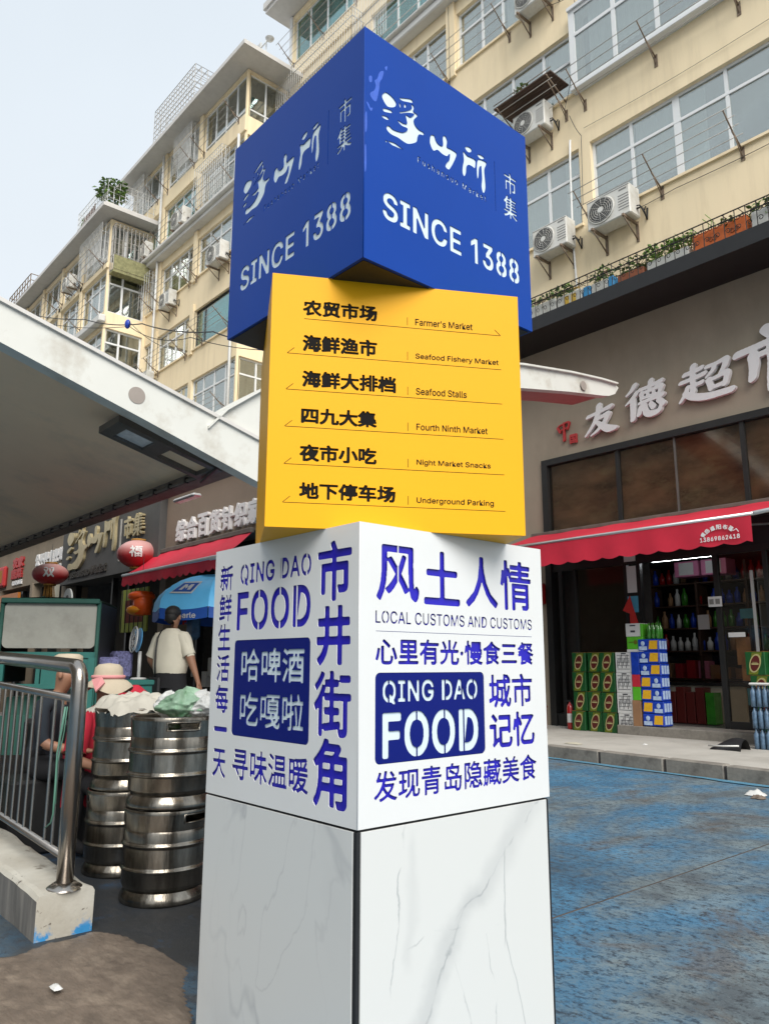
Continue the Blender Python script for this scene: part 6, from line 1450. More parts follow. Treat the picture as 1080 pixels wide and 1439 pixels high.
# curved right wing
arc = [(3.40, 3.52), (3.60, 3.75), (4.03, 4.08), (4.5, 4.36), (5.1, 4.63), (6.0, 4.93), (7.0, 5.19), (8.26, 5.46), (9.4, 5.64), (10.2, 5.735), (10.66, 5.77)]
arb = [(10.74, 5.74), (10.70, 5.64), (10.42, 5.52), (9.4, 5.35), (8.26, 5.13), (7.0, 4.83), (6.0, 4.50), (5.1, 4.08), (4.5, 3.7), (4.1, 3.4), (3.8, 3.32)]
def arc_strip(xa, xb, off_t=0.0, top=True):
    q = MB(); A = arc; n_ = len(A)
    for i_ in range(n_ - 1):
        (y0, z0), (y1, z1) = A[i_], A[i_ + 1]; q.quad((xa, y0, z0 + off_t), (xb, y0, z0 + off_t), (xb, y1, z1 + off_t), (xa, y1, z1 + off_t))
    return q
# face plate as quads between the top and bottom curves
def lerp_curve(C, t):
    Ls = [0]
    for a_, b_ in zip(C, C[1:]): Ls.append(Ls[-1] + math.hypot(b_[0] - a_[0], b_[1] - a_[1]))
    s_ = t * Ls[-1]
    for i_ in range(len(C) - 1):
        if Ls[i_ + 1] >= s_ - 1e-9: f_ = (s_ - Ls[i_]) / (Ls[i_ + 1] - Ls[i_]); return (C[i_][0] + f_ * (C[i_ + 1][0] - C[i_][0]), C[i_][1] + f_ * (C[i_ + 1][1] - C[i_][1]))
    return C[-1]
bot = arb[::-1]; q = MB(); NN = 40
ring = []
for i_ in range(NN + 1):
    t_ = i_ / NN; a_ = lerp_curve(arc, t_); b_ = lerp_curve(bot, t_); k_ = len(q.v)
    q.v += [(XC - .02, b_[0], b_[1]), (XC - .02, a_[0], a_[1]), (XC - .15, a_[0], a_[1]), (XC - .15, b_[0], b_[1])]
    if i_:
        for j_ in range(4): j2 = (j_ + 1) % 4; q.f.append((k_ - 4 + j_, k_ - 4 + j2, k_ + j2, k_ + j_)); q.sm.append(False); q.mi.append(0)
q.f.append((0, 1, 2, 3)); q.sm.append(False); q.mi.append(0); k_ = len(q.v) - 4; q.f.append((k_, k_ + 1, k_ + 2, k_ + 3)); q.sm.append(False); q.mi.append(0)
CN.part('curved_beam', q, M['canopy_white'])
q = MB()
for i_ in range(len(arc) - 1):
    (y0, z0), (y1, z1) = arc[i_], arc[i_ + 1]; q.prism([(XC - .05 + .08, y0, z0 + .002), (XC - .05 + .08, y1, z1 + .002), (XC - .05 + .08, y1, z1 + .03), (XC - .05 + .08, y0, z0 + .03)], (-.75, 0, 0))
CN.part('curved_roof_sheet', q, M['canopy_white'])
for lo_, nm_, mm_ in ((0, 'inner_soffit', 'canopy_white'), (1, 'curved_soffit', 'soffit_red')):
    q = MB()
    for i_ in range(2, len(bot) - 1):
        (y0, z0), (y1, z1) = bot[i_], bot[i_ + 1]
        if y1 > 10.5 or (y0 >= 5.9) != bool(lo_): continue
        q.quad((XC - .15, y0, z0 + .03), (XC - .7, y0, z0 + .03), (XC - .7, y1, z1 + .03), (XC - .15, y1, z1 + .03))
    CN.part(nm_, q, M[mm_])
q = MB(); q.disc((XC + .001, 9.72, 5.52), (1, 0, 0), .075, 24, th=.004); CN.part('round_hole_disc', q, M['hole_grey'])  # second grey disc in place of a shaded hole
q = MB(); q.tube([(XC - .08, 4.2, 0), (XC - .08, 4.2, 3.2)], .075, 14); CN.part('column', q, M['canopy_white'])
# lamp under the soffit
LP = Thing('canopy_floodlight', 'long grey framed light fitting fixed below the canopy soffit', 'light fitting', (-7.5, 3.4, 3.5))
def slope(y): return 3.40 + (4.25 - y) * .2734
q = MB()
def fr_bar(xa, xb, ya, yb, dz=.0, h=.07): q.prism([(xa, ya, slope(ya) - .07 + dz), (xb, ya, slope(ya) - .07 + dz), (xb, yb, slope(yb) - .07 + dz), (xa, yb, slope(yb) - .07 + dz)], (0, 0, -h))
fr_bar(-7.76, -7.24, 2.82, 2.94); fr_bar(-7.76, -7.67, 2.94, 3.90); fr_bar(-7.34, -7.24, 2.94, 3.90); fr_bar(-7.67, -7.34, 3.26, 3.42); fr_bar(-7.76, -7.24, 3.90, 3.98)
LP.part('frame', q, M['lampbox'])
q = MB(); fr_bar(-7.67, -7.34, 2.94, 3.26, -.01, .03); LP.part('lamp_glass', q, M['lampglass'])
q = MB(); fr_bar(-7.67, -7.34, 3.42, 3.90, .0, .02); LP.part('reflector', q, M['soffit'])
q = MB(); q.bar((-7.5, 2.9, slope(2.9)), (-7.5, 2.9, slope(2.9) - .08), .02, 6); q.bar((-7.5, 3.92, slope(3.92)), (-7.5, 3.92, slope(3.92) - .08), .02, 6); LP.part('hanger', q, M['lampbox'])

# ================================================================== LEFT MARKET HALL (front at y = 5.2)
MH = Thing('market_hall', 'low market hall with tan, dark grey and brown shop fascias under the canopy', 'building', (-15, 5.2, 0))
yF = 5.2
q = MB(); q.box(-31, -8.2, yF + .4, 8.0, 3.95, 4.0); q.quad((-8.2, yF, 0), (-8.2, 8.0, 0), (-8.2, 8.0, 4.0), (-8.2, yF, 4.0)); q.quad((-31, 8.0, 0), (-8.2, 8.0, 0), (-8.2, 8.0, 4), (-31, 8.0, 4)); MH.part('wall', q, M['interior'], fix=False)
q = MB(); q.box(-31, -15.42, yF, yF + .4, 2.98, 4.0); MH.part('fascia_panel', q, M['fascia_tan'], label='tan fascia at the far left')
q = MB(); q.box(-15.42, -11.12, yF - .12, yF + .4, 2.78, 4.0); MH.part('fascia_panel', q, M['fascia_grey'], label='dark grey fascia with gold characters')
q = MB(); q.box(-11.12, -8.2, yF, yF + .4, 3.0, 4.0); MH.part('fascia_panel', q, M['fascia_brown'], label='brown fascia with white characters')
for x0, x1 in ((-15.6, -15.35), (-17.6, -17.45), (-20.1, -19.8), (-11.2, -11.0), (-24, -23.8)): MH.part('pier', MB().box(x0, x1, yF - .02, yF + .4, 0, 3.0), M['fascia_tan'])
for x0, x1 in ((-15.2, -15.12), (-13.4, -13.34), (-12.7, -12.64), (-17.3, -17.2), (-18.6, -18.5), (-10.2, -10.15)): MH.part('door_frame', MB().box(x0, x1, yF + .1, yF + .2, 0, 2.9), M['dark_frame'])
q = MB(); q.box(-15.0, -12.8, yF + .9, yF + .95, 0, 2.8); MH.part('shutter', q, mat('dark_brown_shutter', (.055, .048, .04), .8, var=.25, scale=3, stretch=(6, 6, .4)))
q = MB(); q.box(-31, -8.2, yF - .14, yF + .4, 4.0, 4.06); MH.part('coping', q, M['gutter'])
# signs
def letters(label, items, m, y=yF - .03, th=.05, group=None, name='shop_sign'):
    T = Thing(name, label, 'sign', (items[0][1], y, items[0][3]), group)
    for ch, x0, x1, z0, z1, b, px in items:
        lp = tl(ch, 0, x1 - x0, 0, z1 - z0, bold=b, px=px); o_ = MB(); o_.merge(loops_mb(lp, th), frame_m((x0, y - th, z0), (1, 0, 0))); T.part('letter', o_, m)
    return T
cw = (10.72 - 8.32) / 7
letters('pinkish white general goods shop characters on the brown fascia', [(ch, -10.72 + cw * k + .02, -10.72 + cw * (k + 1) - .02, 3.08, 3.42, .013, 60) for k, ch in enumerate('综合百货针织家')], M['letter_white'], yF, .05)
LG = Thing('shop_sign', 'old gold brush calligraphy market name on the dark grey fascia', 'sign', (-14, yF - .15, 3.2))
gs = [(-15.05, -13.98, 3.02, 3.92), (-14.0, -13.3, 3.22, 3.72), (-13.25, -12.72, 3.18, 3.90)]
for idxs, (x0, x1, z0, z1) in zip((range(0, 7), (7,), range(8, 12)), gs):
    Ls = [LOGO[i_] for i_ in idxs]; xs_ = [p[0] for L in Ls for p in L]; zs_ = [p[1] for L in Ls for p in L]
    o_ = MB()
    for L in Ls: o_.merge(loops_mb([smooth_loop([(x0 + (a_ - min(xs_)) / (max(xs_) - min(xs_)) * (x1 - x0), z0 + (b_ - min(zs_)) / (max(zs_) - min(zs_)) * (z1 - z0)) for a_, b_ in L], 3)], .05), frame_m((0, yF - .17, 0), (1, 0, 0)))
    LG.part('letter', o_, M['gold'])
letters('two pale gold characters right of the thin bar on the dark fascia', [('市', -12.38, -12.06, 3.32, 3.70, .006, 60), ('集', -12.0, -11.62, 3.32, 3.70, .005, 70)], M['gold'], yF - .12, .05)
letters('small dark raised English name under the gold characters', [('Fushansuo Market', -14.95, -13.1, 2.86, 3.02, .006, 44)], mat('dark_bronze_letter', (.035, .03, .025), .5, .3), yF - .12, .03)
single('divider_bar', MB().box(-12.60, -12.565, yF - .14, yF - .121, 2.98, 3.70), M['steel_rod'], 'thin vertical metal bar on the dark grey fascia', 'bar')
letters('row of small white characters on the tan fascia near the left lantern', [('公平秤·复秤处', -17.35, -15.62, 3.32, 3.60, .014, 44)], M['letter_white'], yF, .04)
letters('second smaller row of white characters on the tan fascia', [('市场服务中心', -16.9, -15.7, 3.16, 3.28, .006, 30)], M['letter_white'], yF, .03)
letters('red characters in two rows on the tan fascia at the far left', [('农家', -19.0, -18.2, 3.42, 3.68, .018, 44), ('蔬菜', -19.05, -18.25, 3.18, 3.42, .016, 44)], M['red_letter'], yF, .04)
letters('small white line below the red characters', [('新鲜果蔬', -18.95, -18.25, 3.04, 3.15, .005, 30)], M['letter_white'], yF, .03)
o = single('light_box', MB().box(-20.3, -19.4, yF - .1, yF, 3.05, 3.55, c=.06), M['red_letter'], 'red rounded light box cut by the left picture edge', 'sign')
q = MB(); q.box(-20.2, -19.55, yF - .106, yF - .1, 3.15, 3.45); mk('yellow_print', q.mesh('yellow_print', M['tassel']), o)
single('light_box', MB().box(-19.8, -18.3, yF - .06, yF, 2.45, 2.86), M['beer_orange'], 'dim orange red banner in the left shop opening', 'sign')
o = single('shutter_notice', MB().box(-12.64, -11.62, yF - .02, yF + .02, 1.80, 2.50, c=.01), M['lime_sign'], 'lime green board with a dark red picture behind bars', 'sign')
q = MB(); q.box(-12.45, -11.75, yF - .026, yF - .02, 1.95, 2.32); mk('red_print', q.mesh('red_print', mat('maroon_print', (.16, .03, .02), .7)), o)
q = MB()
for k in range(6): x = -12.55 + k * .17; q.bar((x, yF - .04, 1.8), (x, yF - .04, 2.5), .008, 4)
mk('bars', q.mesh('bars', M['black']), o)
flat('price_board', -16.4, -15.8, 2.3, 2.85, 'paper', 'pale board of printed notices beside the left lantern', 'notice', yF)
o = single('round_sign', MB().disc((-14.33, yF - .3, 2.42), (0, -1, 0), .22, 24, th=.03), M['bulb_white'], 'round white plate with the number 2 above the vehicle cab', 'sign')
o_ = MB(); o_.merge(loops_mb(tl('2', -.06, .06, -.08, .1, bold=.008, px=40), .004), frame_m((-14.33, yF - .335, 2.42), (1, 0, 0))); mk('number', o_.mesh('number', M['black']), o)
single('fascia_spotlight', MB().box(-20.0, -18.2, 4.2, 4.35, 3.24, 3.30, c=.02), M['alu'], 'long pale strip light under the gutter at the left', 'lamp')
single('fascia_spotlight', MB().box(-9.6, -9.0, 4.55, 4.68, 3.44, 3.49, c=.02), M['alu'], 'short pale strip light under the gutter near the brown fascia', 'lamp')
# indistinct stock inside the shops
for k in range(26):
    x = ru(-11.0, -8.4); z = ru(.3, 2.0); s_ = ru(.05, .16)
    single('hanging_goods', MB().box(x, x + s_, 5.5, 5.6, z, z + ru(.08, .3), c=.01), *(lambda c_: (M[c_], 'small %s household item hanging in the general goods shop' % {'carton_blue': 'blue', 'ext_red': 'red', 'white_plastic': 'white', 'ac_dark': 'black', 'patterned': 'violet patterned', 'steel_rod': 'grey', 'shelf_wood': 'brown', 'pink': 'pink'}[c_]))(random.choice(['carton_blue', 'ext_red', 'white_plastic', 'ac_dark', 'patterned', 'steel_rod', 'shelf_wood', 'pink'])), 'goods', 'goods hanging in the general goods shop')

AW3 = awning('small red awning over the general goods shop', -11.4, -8.5, 5.15, 2.98, 4.68, 2.62, .12, 'red awnings', scal=.1)
q = MB(); q.tube([(-8.48, 4.55, 2.56), (-8.3, 5.1, 2.70)], .02, 6); AW3.part('side_arm', q, M['alu'])
# ---------- lanterns
def lantern(label, x, y, z, rx, rz, tassel=True, m='lantern', mark='福'):
    T = Thing('lantern', label, 'lantern', (x, y, z), 'lanterns hanging from the canopy edge')
    prof = [(rx * math.cos(t), rz * math.sin(t)) for t in np.linspace(-1.25, 1.25, 14)]
    q = MB(); n_ = 32; vs = []
    for (r, zz) in prof:
        for k in range(n_): a_ = 2 * PI * k / n_; rr = r * (1 + .018 * math.cos(a_ * 16)); vs.append((x + rr * math.cos(a_), y + rr * math.sin(a_), z + zz))
    q.add(vs, [(i * n_ + k, i * n_ + (k + 1) % n_, (i + 1) * n_ + (k + 1) % n_, (i + 1) * n_ + k) for i in range(13) for k in range(n_)], True)
    q.off = 0; T.part('shade', q, M[m], fix=False)
    q = MB(); q.lathe([(0, 0), (rx * .36, 0), (rx * .36, .03), (0, .03)], 16, x, y, z + rz * .93); q.lathe([(0, 0), (rx * .36, 0), (rx * .36, .03), (0, .03)], 16, x, y, z - rz * .93 - .03); T.part('cap', q, M['tassel'])
    q = MB(); q.bar((x, y, z + rz), (x, y, z + rz + .35), .004, 4); T.part('cord', q, M['cable'])
    if tassel:
        q = MB()
        for k in range(26): a_ = k * .8; rr = .09 * (k % 5) / 4; q.bar((x + rr * .8 * math.cos(a_), y + rr * .8 * math.sin(a_), z - rz * .9), (x + rr * math.cos(a_) * 1.2, y + rr * 1.2 * math.sin(a_), z - rz - .27 - ru(0, .05)), .010, 4)
        T.part('tassel', q, M['tassel'])
    if mark:
        o_ = MB(); lp = tl(mark, -.10, .10, -.08, .10, bold=.006, px=50); mb_ = loops_mb(lp, .004)
        th = math.atan2(-y, -x); n = Vector((math.cos(th - .1), math.sin(th - .1), 0)); r_ = Vector((-n.y, n.x, 0))
        for i_, v in enumerate(mb_.v):
            X, Y, Z = v; al = X / rx; be = max(-1, min(1, Y / rz)); R_ = rx * math.cos(math.asin(be)) + .008 + Z
            d_ = n * math.cos(al) + r_ * math.sin(al); mb_.v[i_] = (x + d_.x * R_, y + d_.y * R_, z + Y)
        T.part('character', mb_, M['sheet'])
    return T
lantern('faded red lantern with a pale character in front of the dark fascia', -11.55, 4.95, 2.98, .31, .22, tassel=False)
lantern('faded red lantern with a gold tassel near the left picture edge', -14.2, 4.5, 2.86, .30, .19, mark='双')
q = MB(); q.bar((-11.55, 4.95, 2.74), (-11.55, 4.95, 2.55), .012, 5)
LO = Thing('lantern', 'bulging orange and yellow plastic lantern under the red one', 'lantern', (-10.6, 4.63, 2.15), 'lanterns hanging from the canopy edge')
lc = (-10.9, 4.77, 2.16)
q = MB(); q.ell((lc[0], lc[1], lc[2] + .11), (.20, .2, .085), 18, 8); q.lathe([(.0, .16), (.13, .17), (.14, 0), (.12, -.16), (0, -.17)], 16, lc[0] + .06, lc[1], lc[2]); LO.part('shade', q, M['orange'])
q = MB(); q.ell((lc[0] - .02, lc[1] - .02, lc[2] - .09), (.19, .18, .085), 18, 8); LO.part('lower_bulge', q, M['yellow_fruit'])
q = MB(); q.bar((lc[0], lc[1], lc[2] + .2), (lc[0], lc[1], 2.9), .004, 4); LO.part('cord', q, M['cable'])

# ---------- power cables
q = MB()
def cable(mb, pts, r=.012, sag=0.0, n_=18):
    P_ = [Vector(p) for p in pts]; out = []
    for a_, b_ in zip(P_, P_[1:]):
        for k in range(n_): t = k / n_; v = a_.lerp(b_, t); v.z -= sag * 4 * t * (1 - t); out.append(v)
    out.append(P_[-1]); mb.tube(out, r, 5)
cable(q, [(-40, 8, 17.4), (-31.59, 8, 15.28), (-23.96, 8, 12.25), (-19.36, 8, 10.50), (-15.23, 8, 8.86), (-12.5, 8, 7.75), (-10.3, 10.5, 7.4)], .016, .10)
cable(q, [(-31.59, 8.02, 15.1), (-20.3, 8.02, 10.75), (-17.0, 8.3, 9.4), (-11.5, 9, 7.6)], .010, .22)
cable(q, [(-20.3, 8.0, 10.9), (-17.7, 8, 9.25)], .008, .1)
single('power_cable', q, M['cable'], 'black overhead cables sagging in front of the middle block', 'cable')
q = MB(); q.ell((-20.4, 8.0, 10.85), (.12, .08, .14), 10, 6); single('cable_bundle', q, M['carton_blue'], 'blue wrapped bundle on the overhead cable', 'cable bundle')

# ================================================================== KERB BLOCK AND STAINLESS RAILING (front left)
q = MB()
def blk(u, v):  # rounded block section swept along x
    sec = [(1.365, -.03), (1.365, .185), (1.378, .203), (1.40, .21), (1.60, .21), (1.622, .203), (1.635, .185), (1.635, -.03)]
    return sec
sec = blk(0, 0); nx_ = 60; xs_ = [-4.085 - 8.0 * (k / nx_) ** 1.6 for k in range(nx_ + 1)]
for k, x in enumerate(xs_):
    for (y, z) in sec:
        w_n = .010 * mn.noise((x * 6, y * 9, z * 9)); q.v.append((x, y + w_n, z + (.0 if z < 0 else w_n * .8) + (-4.085 - x) * .028))
ns = len(sec)
for k in range(nx_):
    for j in range(ns - 1): q.f.append((k * ns + j, k * ns + j + 1, (k + 1) * ns + j + 1, (k + 1) * ns + j)); q.sm.append(False); q.mi.append(1 if j == 0 else 0)
q.f.append(tuple(range(ns))); q.sm.append(False); q.mi.append(0)
BLK = single('kerb_wall', q, [M['block'], mat('grey_streaked_render', (.16, .155, .145), .85, var=.35, scale=7, bump=.3, stretch=(3, 3, .35), dirt_or_reflection=(.30, .28, .25), dirt_or_reflection_amt=.6, dscale=4)], 'low chipped white painted wall end with blue paint splashes, under the railing', 'low wall')
RL = Thing('stainless_railing', 'stainless steel tube railing ending in a round elbow post', 'railing', (-4.15, 1.51, .21))
SL = .035
def rz_(x, z): return z + (-4.15 - x) * SL
px_, py_ = -4.15, 1.51
el = [(px_, py_, .20), (px_, py_, 1.20)] + [(px_ - .085 * (1 - math.cos(a_)), py_, 1.20 + .085 * math.sin(a_)) for a_ in np.linspace(.2, PI / 2, 7)] + [(px_ - .6, py_, rz_(px_ - .6, 1.285)), (px_ - 8, py_, rz_(px_ - 8, 1.285))]
q = MB(); q.tube(el, .041, 20); RL.part('top_tube', q, M['chrome'])
q = MB(); q.lathe([(.0, .03), (.05, .03), (.085, .008), (.09, 0)], 20, px_, py_, rz_(px_, .205)); RL.part('base_flange', q, M['chrome'])
for nm, z in (('upper_rail', 1.115), ('lower_rail', .345)):
    q = MB(); q.tube([(px_ - .04, py_, rz_(px_ - .04, z)), (px_ - 8, py_, rz_(px_ - 8, z))], .020, 10); RL.part(nm, q, M['chrome'])
for k in range(46):
    if k == 3: continue
    x = px_ - .11 - k * .118; q = MB(); q.tube([(x, py_, rz_(x, .345)), (x, py_, rz_(x, 1.115))], .0085, 8, caps=False); RL.part('baluster', q, M['chrome'])
for k in (1, 2, 3): x = px_ - 1.9 * k; q = MB(); q.tube([(x, py_, rz_(x, .2)), (x, py_, rz_(x, 1.28))], .03, 14); RL.part('post', q, M['chrome'])
q = MB(); q.tube([(-4.19, 1.46, 1.08), (-4.2, 1.455, .98), (-4.235, 1.452, .85), (-4.215, 1.45, .70), (-4.23, 1.455, .55), (-4.27, 1.46, .50), (-4.32, 1.45, .47)], [.005, .007, .004, .006, .005, .004, .003], 6)
q.tube([(-4.19, 1.47, 1.08), (-4.21, 1.47, .95), (-4.24, 1.46, .8), (-4.22, 1.46, .6)], .003, 5)
single('plastic_string', q, M['rope'], 'pale green plastic string hanging from the railing', 'string')

# ================================================================== BEER KEGS
def make_keg(label):
    T = Thing('beer_keg', label, 'beer keg', (0, 0, 0), 'steel beer kegs stacked behind the railing', world=False)
    R_ = .245
    prof = [(.0, .05), (.20, .05), (.222, .070), (.234, .095), (.236, .10), (.2365, .168), (.240, .173), (.246, .180), (.246, .186), (.240, .193), (.2365, .198), (.2365, .202), (.2365, .296), (.2365, .300), (.240, .305), (.246, .312), (.246, .318), (.240, .325), (.2365, .330), (.2365, .334), (.235, .378), (.232, .392), (.215, .42), (.0, .435)]
    q = MB(); q.lathe(prof, 40); T.part('body', q, M['steel'])
    q = MB(); q.lathe([(.215, .075), (.238, .04), (.243, .012), (.238, 0), (.228, 0), (.222, .02), (.21, .06)], 40); T.part('foot_ring', q, M['steel'])
    # chime with hand holes
    n_ = 40; q = MB(); holes_ = set(list(range(3, 8)) + list(range(23, 28)))
    pr_ = [(.231, .385), (.237, .43), (.239, .478), (.243, .50), (.236, .508), (.228, .50), (.227, .478), (.224, .43), (.220, .385)]
    for (r, z) in pr_:
        for k in range(n_): a_ = 2 * PI * k / n_; q.v.append((r * math.cos(a_), r * math.sin(a_), z))
    for i_ in range(len(pr_) - 1):
        for k in range(n_):
            if k in holes_ and i_ in (1, 6): continue
            k2 = (k + 1) % n_; q.f.append((i_ * n_ + k, i_ * n_ + k2, (i_ + 1) * n_ + k2, (i_ + 1) * n_ + k)); q.sm.append(True); q.mi.append(0)
    T.part('handle_ring', q, M['steel'])
    for c0 in (3, 23):
        q = MB()
        a0 = 2 * PI * c0 / n_; a1 = 2 * PI * (c0 + 5) / n_; P_ = []
        for t in np.linspace(a0, a1, 8): P_.append((.233 * math.cos(t), .233 * math.sin(t), .432))
        for t in np.linspace(a1, a0, 8): P_.append((.235 * math.cos(t), .235 * math.sin(t), .477))
        q.tube(P_, .0075, 6, closed=True); T.part('handle_rim', q, M['steel'])
    q = MB(); q.lathe([(.0, .47), (.035, .47), (.04, .44), (.06, .43)], 16); T.part('valve', q, M['steel'])
    return T
kw = math.radians(-60)
K1 = make_keg('bottom steel keg of the front stack, hand hole turned right'); K1.o.location = (-4.40, 2.16, 0); K1.o.rotation_euler = (0, 0, math.radians(-28)); K1.o.scale = (.99, .99, .985)
def keg(x, y, z, rz, label, s=(1, 1, 1)): return dup(K1, (x, y, z), math.radians(rz), label, scale=s)
keg(-4.385, 2.17, .503, -62, 'top steel keg of the front stack, plastic bags on it', (1.03, 1.03, .985))
keg(-5.13, 2.22, 0, 20, 'bottom keg of the left stack behind the front one'); keg(-5.12, 2.23, .508, -10, 'top keg of the left stack, covered by a pale cloth')
keg(-4.60, 2.76, -.005, 5, 'bottom keg of the right stack beside the marble plinth', (.95, .95, .93)); keg(-4.58, 2.77, .465, 40, 'upper keg of the right stack beside the marble plinth', (.95, .95, .85))
keg(-5.6, 2.85, 0, 50, 'bottom keg standing behind the two front stacks'); keg(-5.6, 2.85, .508, 10, 'upper keg standing behind the two front stacks')
def bag(c, r, m, label, seed, h):
    a = MB()
    def f(u, v):
        a_ = 2 * PI * u; rr = math.sin(v * PI) ** .5
        n_ = 1 + .45 * mn.noise((math.cos(a_) * 1.8, math.sin(a_) * 1.8, v * 4 + seed)) + .22 * mn.noise((math.cos(a_) * 5, math.sin(a_) * 5, v * 9 + seed)) + .08 * mn.noise((math.cos(a_) * 14, math.sin(a_) * 14, v * 20 + seed))
        return (c[0] + r[0] * rr * math.cos(a_) * n_, c[1] + r[1] * rr * math.sin(a_) * n_, c[2] + h * v * (1 + .3 * mn.noise((math.cos(a_) * 2, math.sin(a_) * 2, seed))))
    a.grid(f, 56, 26); return single('plastic_bag', a, M[m], label, 'plastic bag', 'plastic bags on the kegs', fix=False)
b_ = bag((-4.36, 2.22, .97), (.15, .13), 'bag_green', 'white and green plastic bag on the front kegs', 1, .17)
bag((-4.25, 2.30, .97), (.12, .10), 'sheet', 'pale translucent plastic bag at the right rim of the front keg', 5, .16)
bag((-4.50, 2.20, .97), (.09, .08), 'sheet', 'white plastic bag folded at the left rim of the front keg', 8, .15)
a = MB(); a.grid(lambda u, v: (-5.12 + (u - .5) * .52 * (1 + .1 * mn.noise((v * 5, 0, 3))), 2.25 + (v - .5) * .50 * (1 + .1 * mn.noise((u * 5, 0, 7))), 1.05 + .05 * (1 - (2 * u - 1) ** 2) * (1 - (2 * v - 1) ** 2) + .035 * mn.noise((u * 7, v * 7, 1)) + .02 * mn.noise((u * 19, v * 14, 4)) - .12 * max(0, max(abs(2 * u - 1), abs(2 * v - 1)) - .75) * 2), 30, 24)
single('cover_cloth', a, mat('pale_wrinkled_cloth', (.50, .47, .40), .8, bump=.5, bscale=25), 'pale wrinkled cloth thrown over the left keg stack', 'cloth', fix=False)
a = MB(); a.grid(lambda u, v: (-6.10 + (u - .5) * .42 , 2.66 + (v - .5) * .38, .93 + .20 * math.sin(PI * u) * math.sin(PI * v) ** .7 + .02 * mn.noise((u * 6, v * 6, 2))), 24, 16)
single('red_cover', a, M['red_shirt'], 'red rounded cloth bundle behind the kegs', 'cloth', fix=False)

# ================================================================== STALL THINGS
struct('market_step', MB().box(-31, -7.0, 3.75, 5.6, -.02, .19, c=.01), M['concrete'])
_before = set(bpy.data.objects)
TB = Thing('stall_table', 'teal painted steel table with goods beside the standing person', 'table', (-7.5, 3.1, 0))
q = MB(); q.box(-8.3, -7.05, 2.62, 3.55, 1.10, 1.15, c=.01); TB.part('table_top', q, M['teal'])
q = MB(); q.box(-8.28, -7.07, 2.64, 2.67, .86, 1.10); q.box(-7.10, -7.07, 2.64, 3.53, .86, 1.10); TB.part('apron', q, M['teal'])
for x, y in ((-8.26, 2.66), (-7.1, 2.66), (-8.26, 3.5), (-7.1, 3.5)): q = MB(); q.box(x - .03, x + .03, y - .03, y + .03, 0, 1.1); TB.part('leg', q, M['teal'])
q = MB(); q.box(-8.28, -7.07, 2.66, 3.5, .45, .48); TB.part('shelf', q, M['teal'])
B1 = Thing('vegetable_basket', 'dark basket heaped with yellow green vegetables on the teal table', 'basket', (-7.9, 2.9, 1.15))
q = MB(); q.box(-8.10, -7.55, 2.68, 2.98, 1.152, 1.25, c=.01); B1.part('basket', q, M['black']); q = MB(); leaf_clump(q, (-7.82, 2.83, 1.28), (.26, .13, .07), 260, .06); B1.part('vegetables', q, M['green_goods'], fix=False)
q = MB(); q.prism([(-7.52, 2.66, 1.152), (-7.30, 2.66, 1.152), (-7.26, 2.63, 1.26), (-7.56, 2.63, 1.26)], (0, .2, 0)); single('blue_basket', q, M['basket_blue'], 'bright blue plastic basket on the teal table edge', 'basket')
B2 = single('patterned_bag', MB().box(-7.27, -7.09, 2.72, 2.95, 1.152, 1.36, c=.03), M['patterned'], 'blue and white patterned bag beside the blue basket', 'bag')
single('patterned_bag', MB().box(-7.55, -7.40, 3.0, 3.2, 1.152, 1.42, c=.03), M['patterned'], 'second patterned bag standing behind the blue basket', 'bag')
FN = Thing('desk_fan', 'pale blue desk fan with an oval guard on the teal table', 'fan', (-7.36, 3.24, 1.15))
q = MB(); q.bar((-7.36, 3.24, 1.15), (-7.36, 3.24, 1.42), .018, 8); q.lathe([(0, .02), (.07, .015), (.08, 0)], 14, -7.36, 3.24, 1.152); FN.part('stand', q, M['white_plastic'])
fd = Vector((-.15, -1, .1)).normalized(); fu = fd.orthogonal().normalized(); fv = fd.cross(fu)
q = MB(); fc_ = Vector((-7.36, 3.2, 1.53))
for r in (.05, .09, .125): q.tube([fc_ + fd * .03 + (fu * math.cos(t) + fv * math.sin(t)) * r for t in np.linspace(0, 2 * PI, 20)[:-1]], .003 if r < .12 else .008, 4, closed=True)
for k in range(12): t = k * PI / 6; q.bar(fc_ + fd * .035, fc_ + fd * .03 + (fu * math.cos(t) + fv * math.sin(t)) * .125, .002, 4)
FN.part('guard', q, M['white_plastic'])
q = MB()
for k in range(3):
    t = k * 2 * PI / 3; e1 = fu * math.cos(t) + fv * math.sin(t); e2 = fu * math.cos(t + .9) + fv * math.sin(t + .9); q.quad(fc_, fc_ + e1 * .11, fc_ + (e1 + e2) * .075 + fd * .02, fc_ + e2 * .08)
FN.part('blade', q, M['fan_blue'], fix=False); q = MB(); q.disc(fc_ - fd * .02, fd, .12, 20, th=.006); FN.part('back_plate', q, M['fan_blue'])
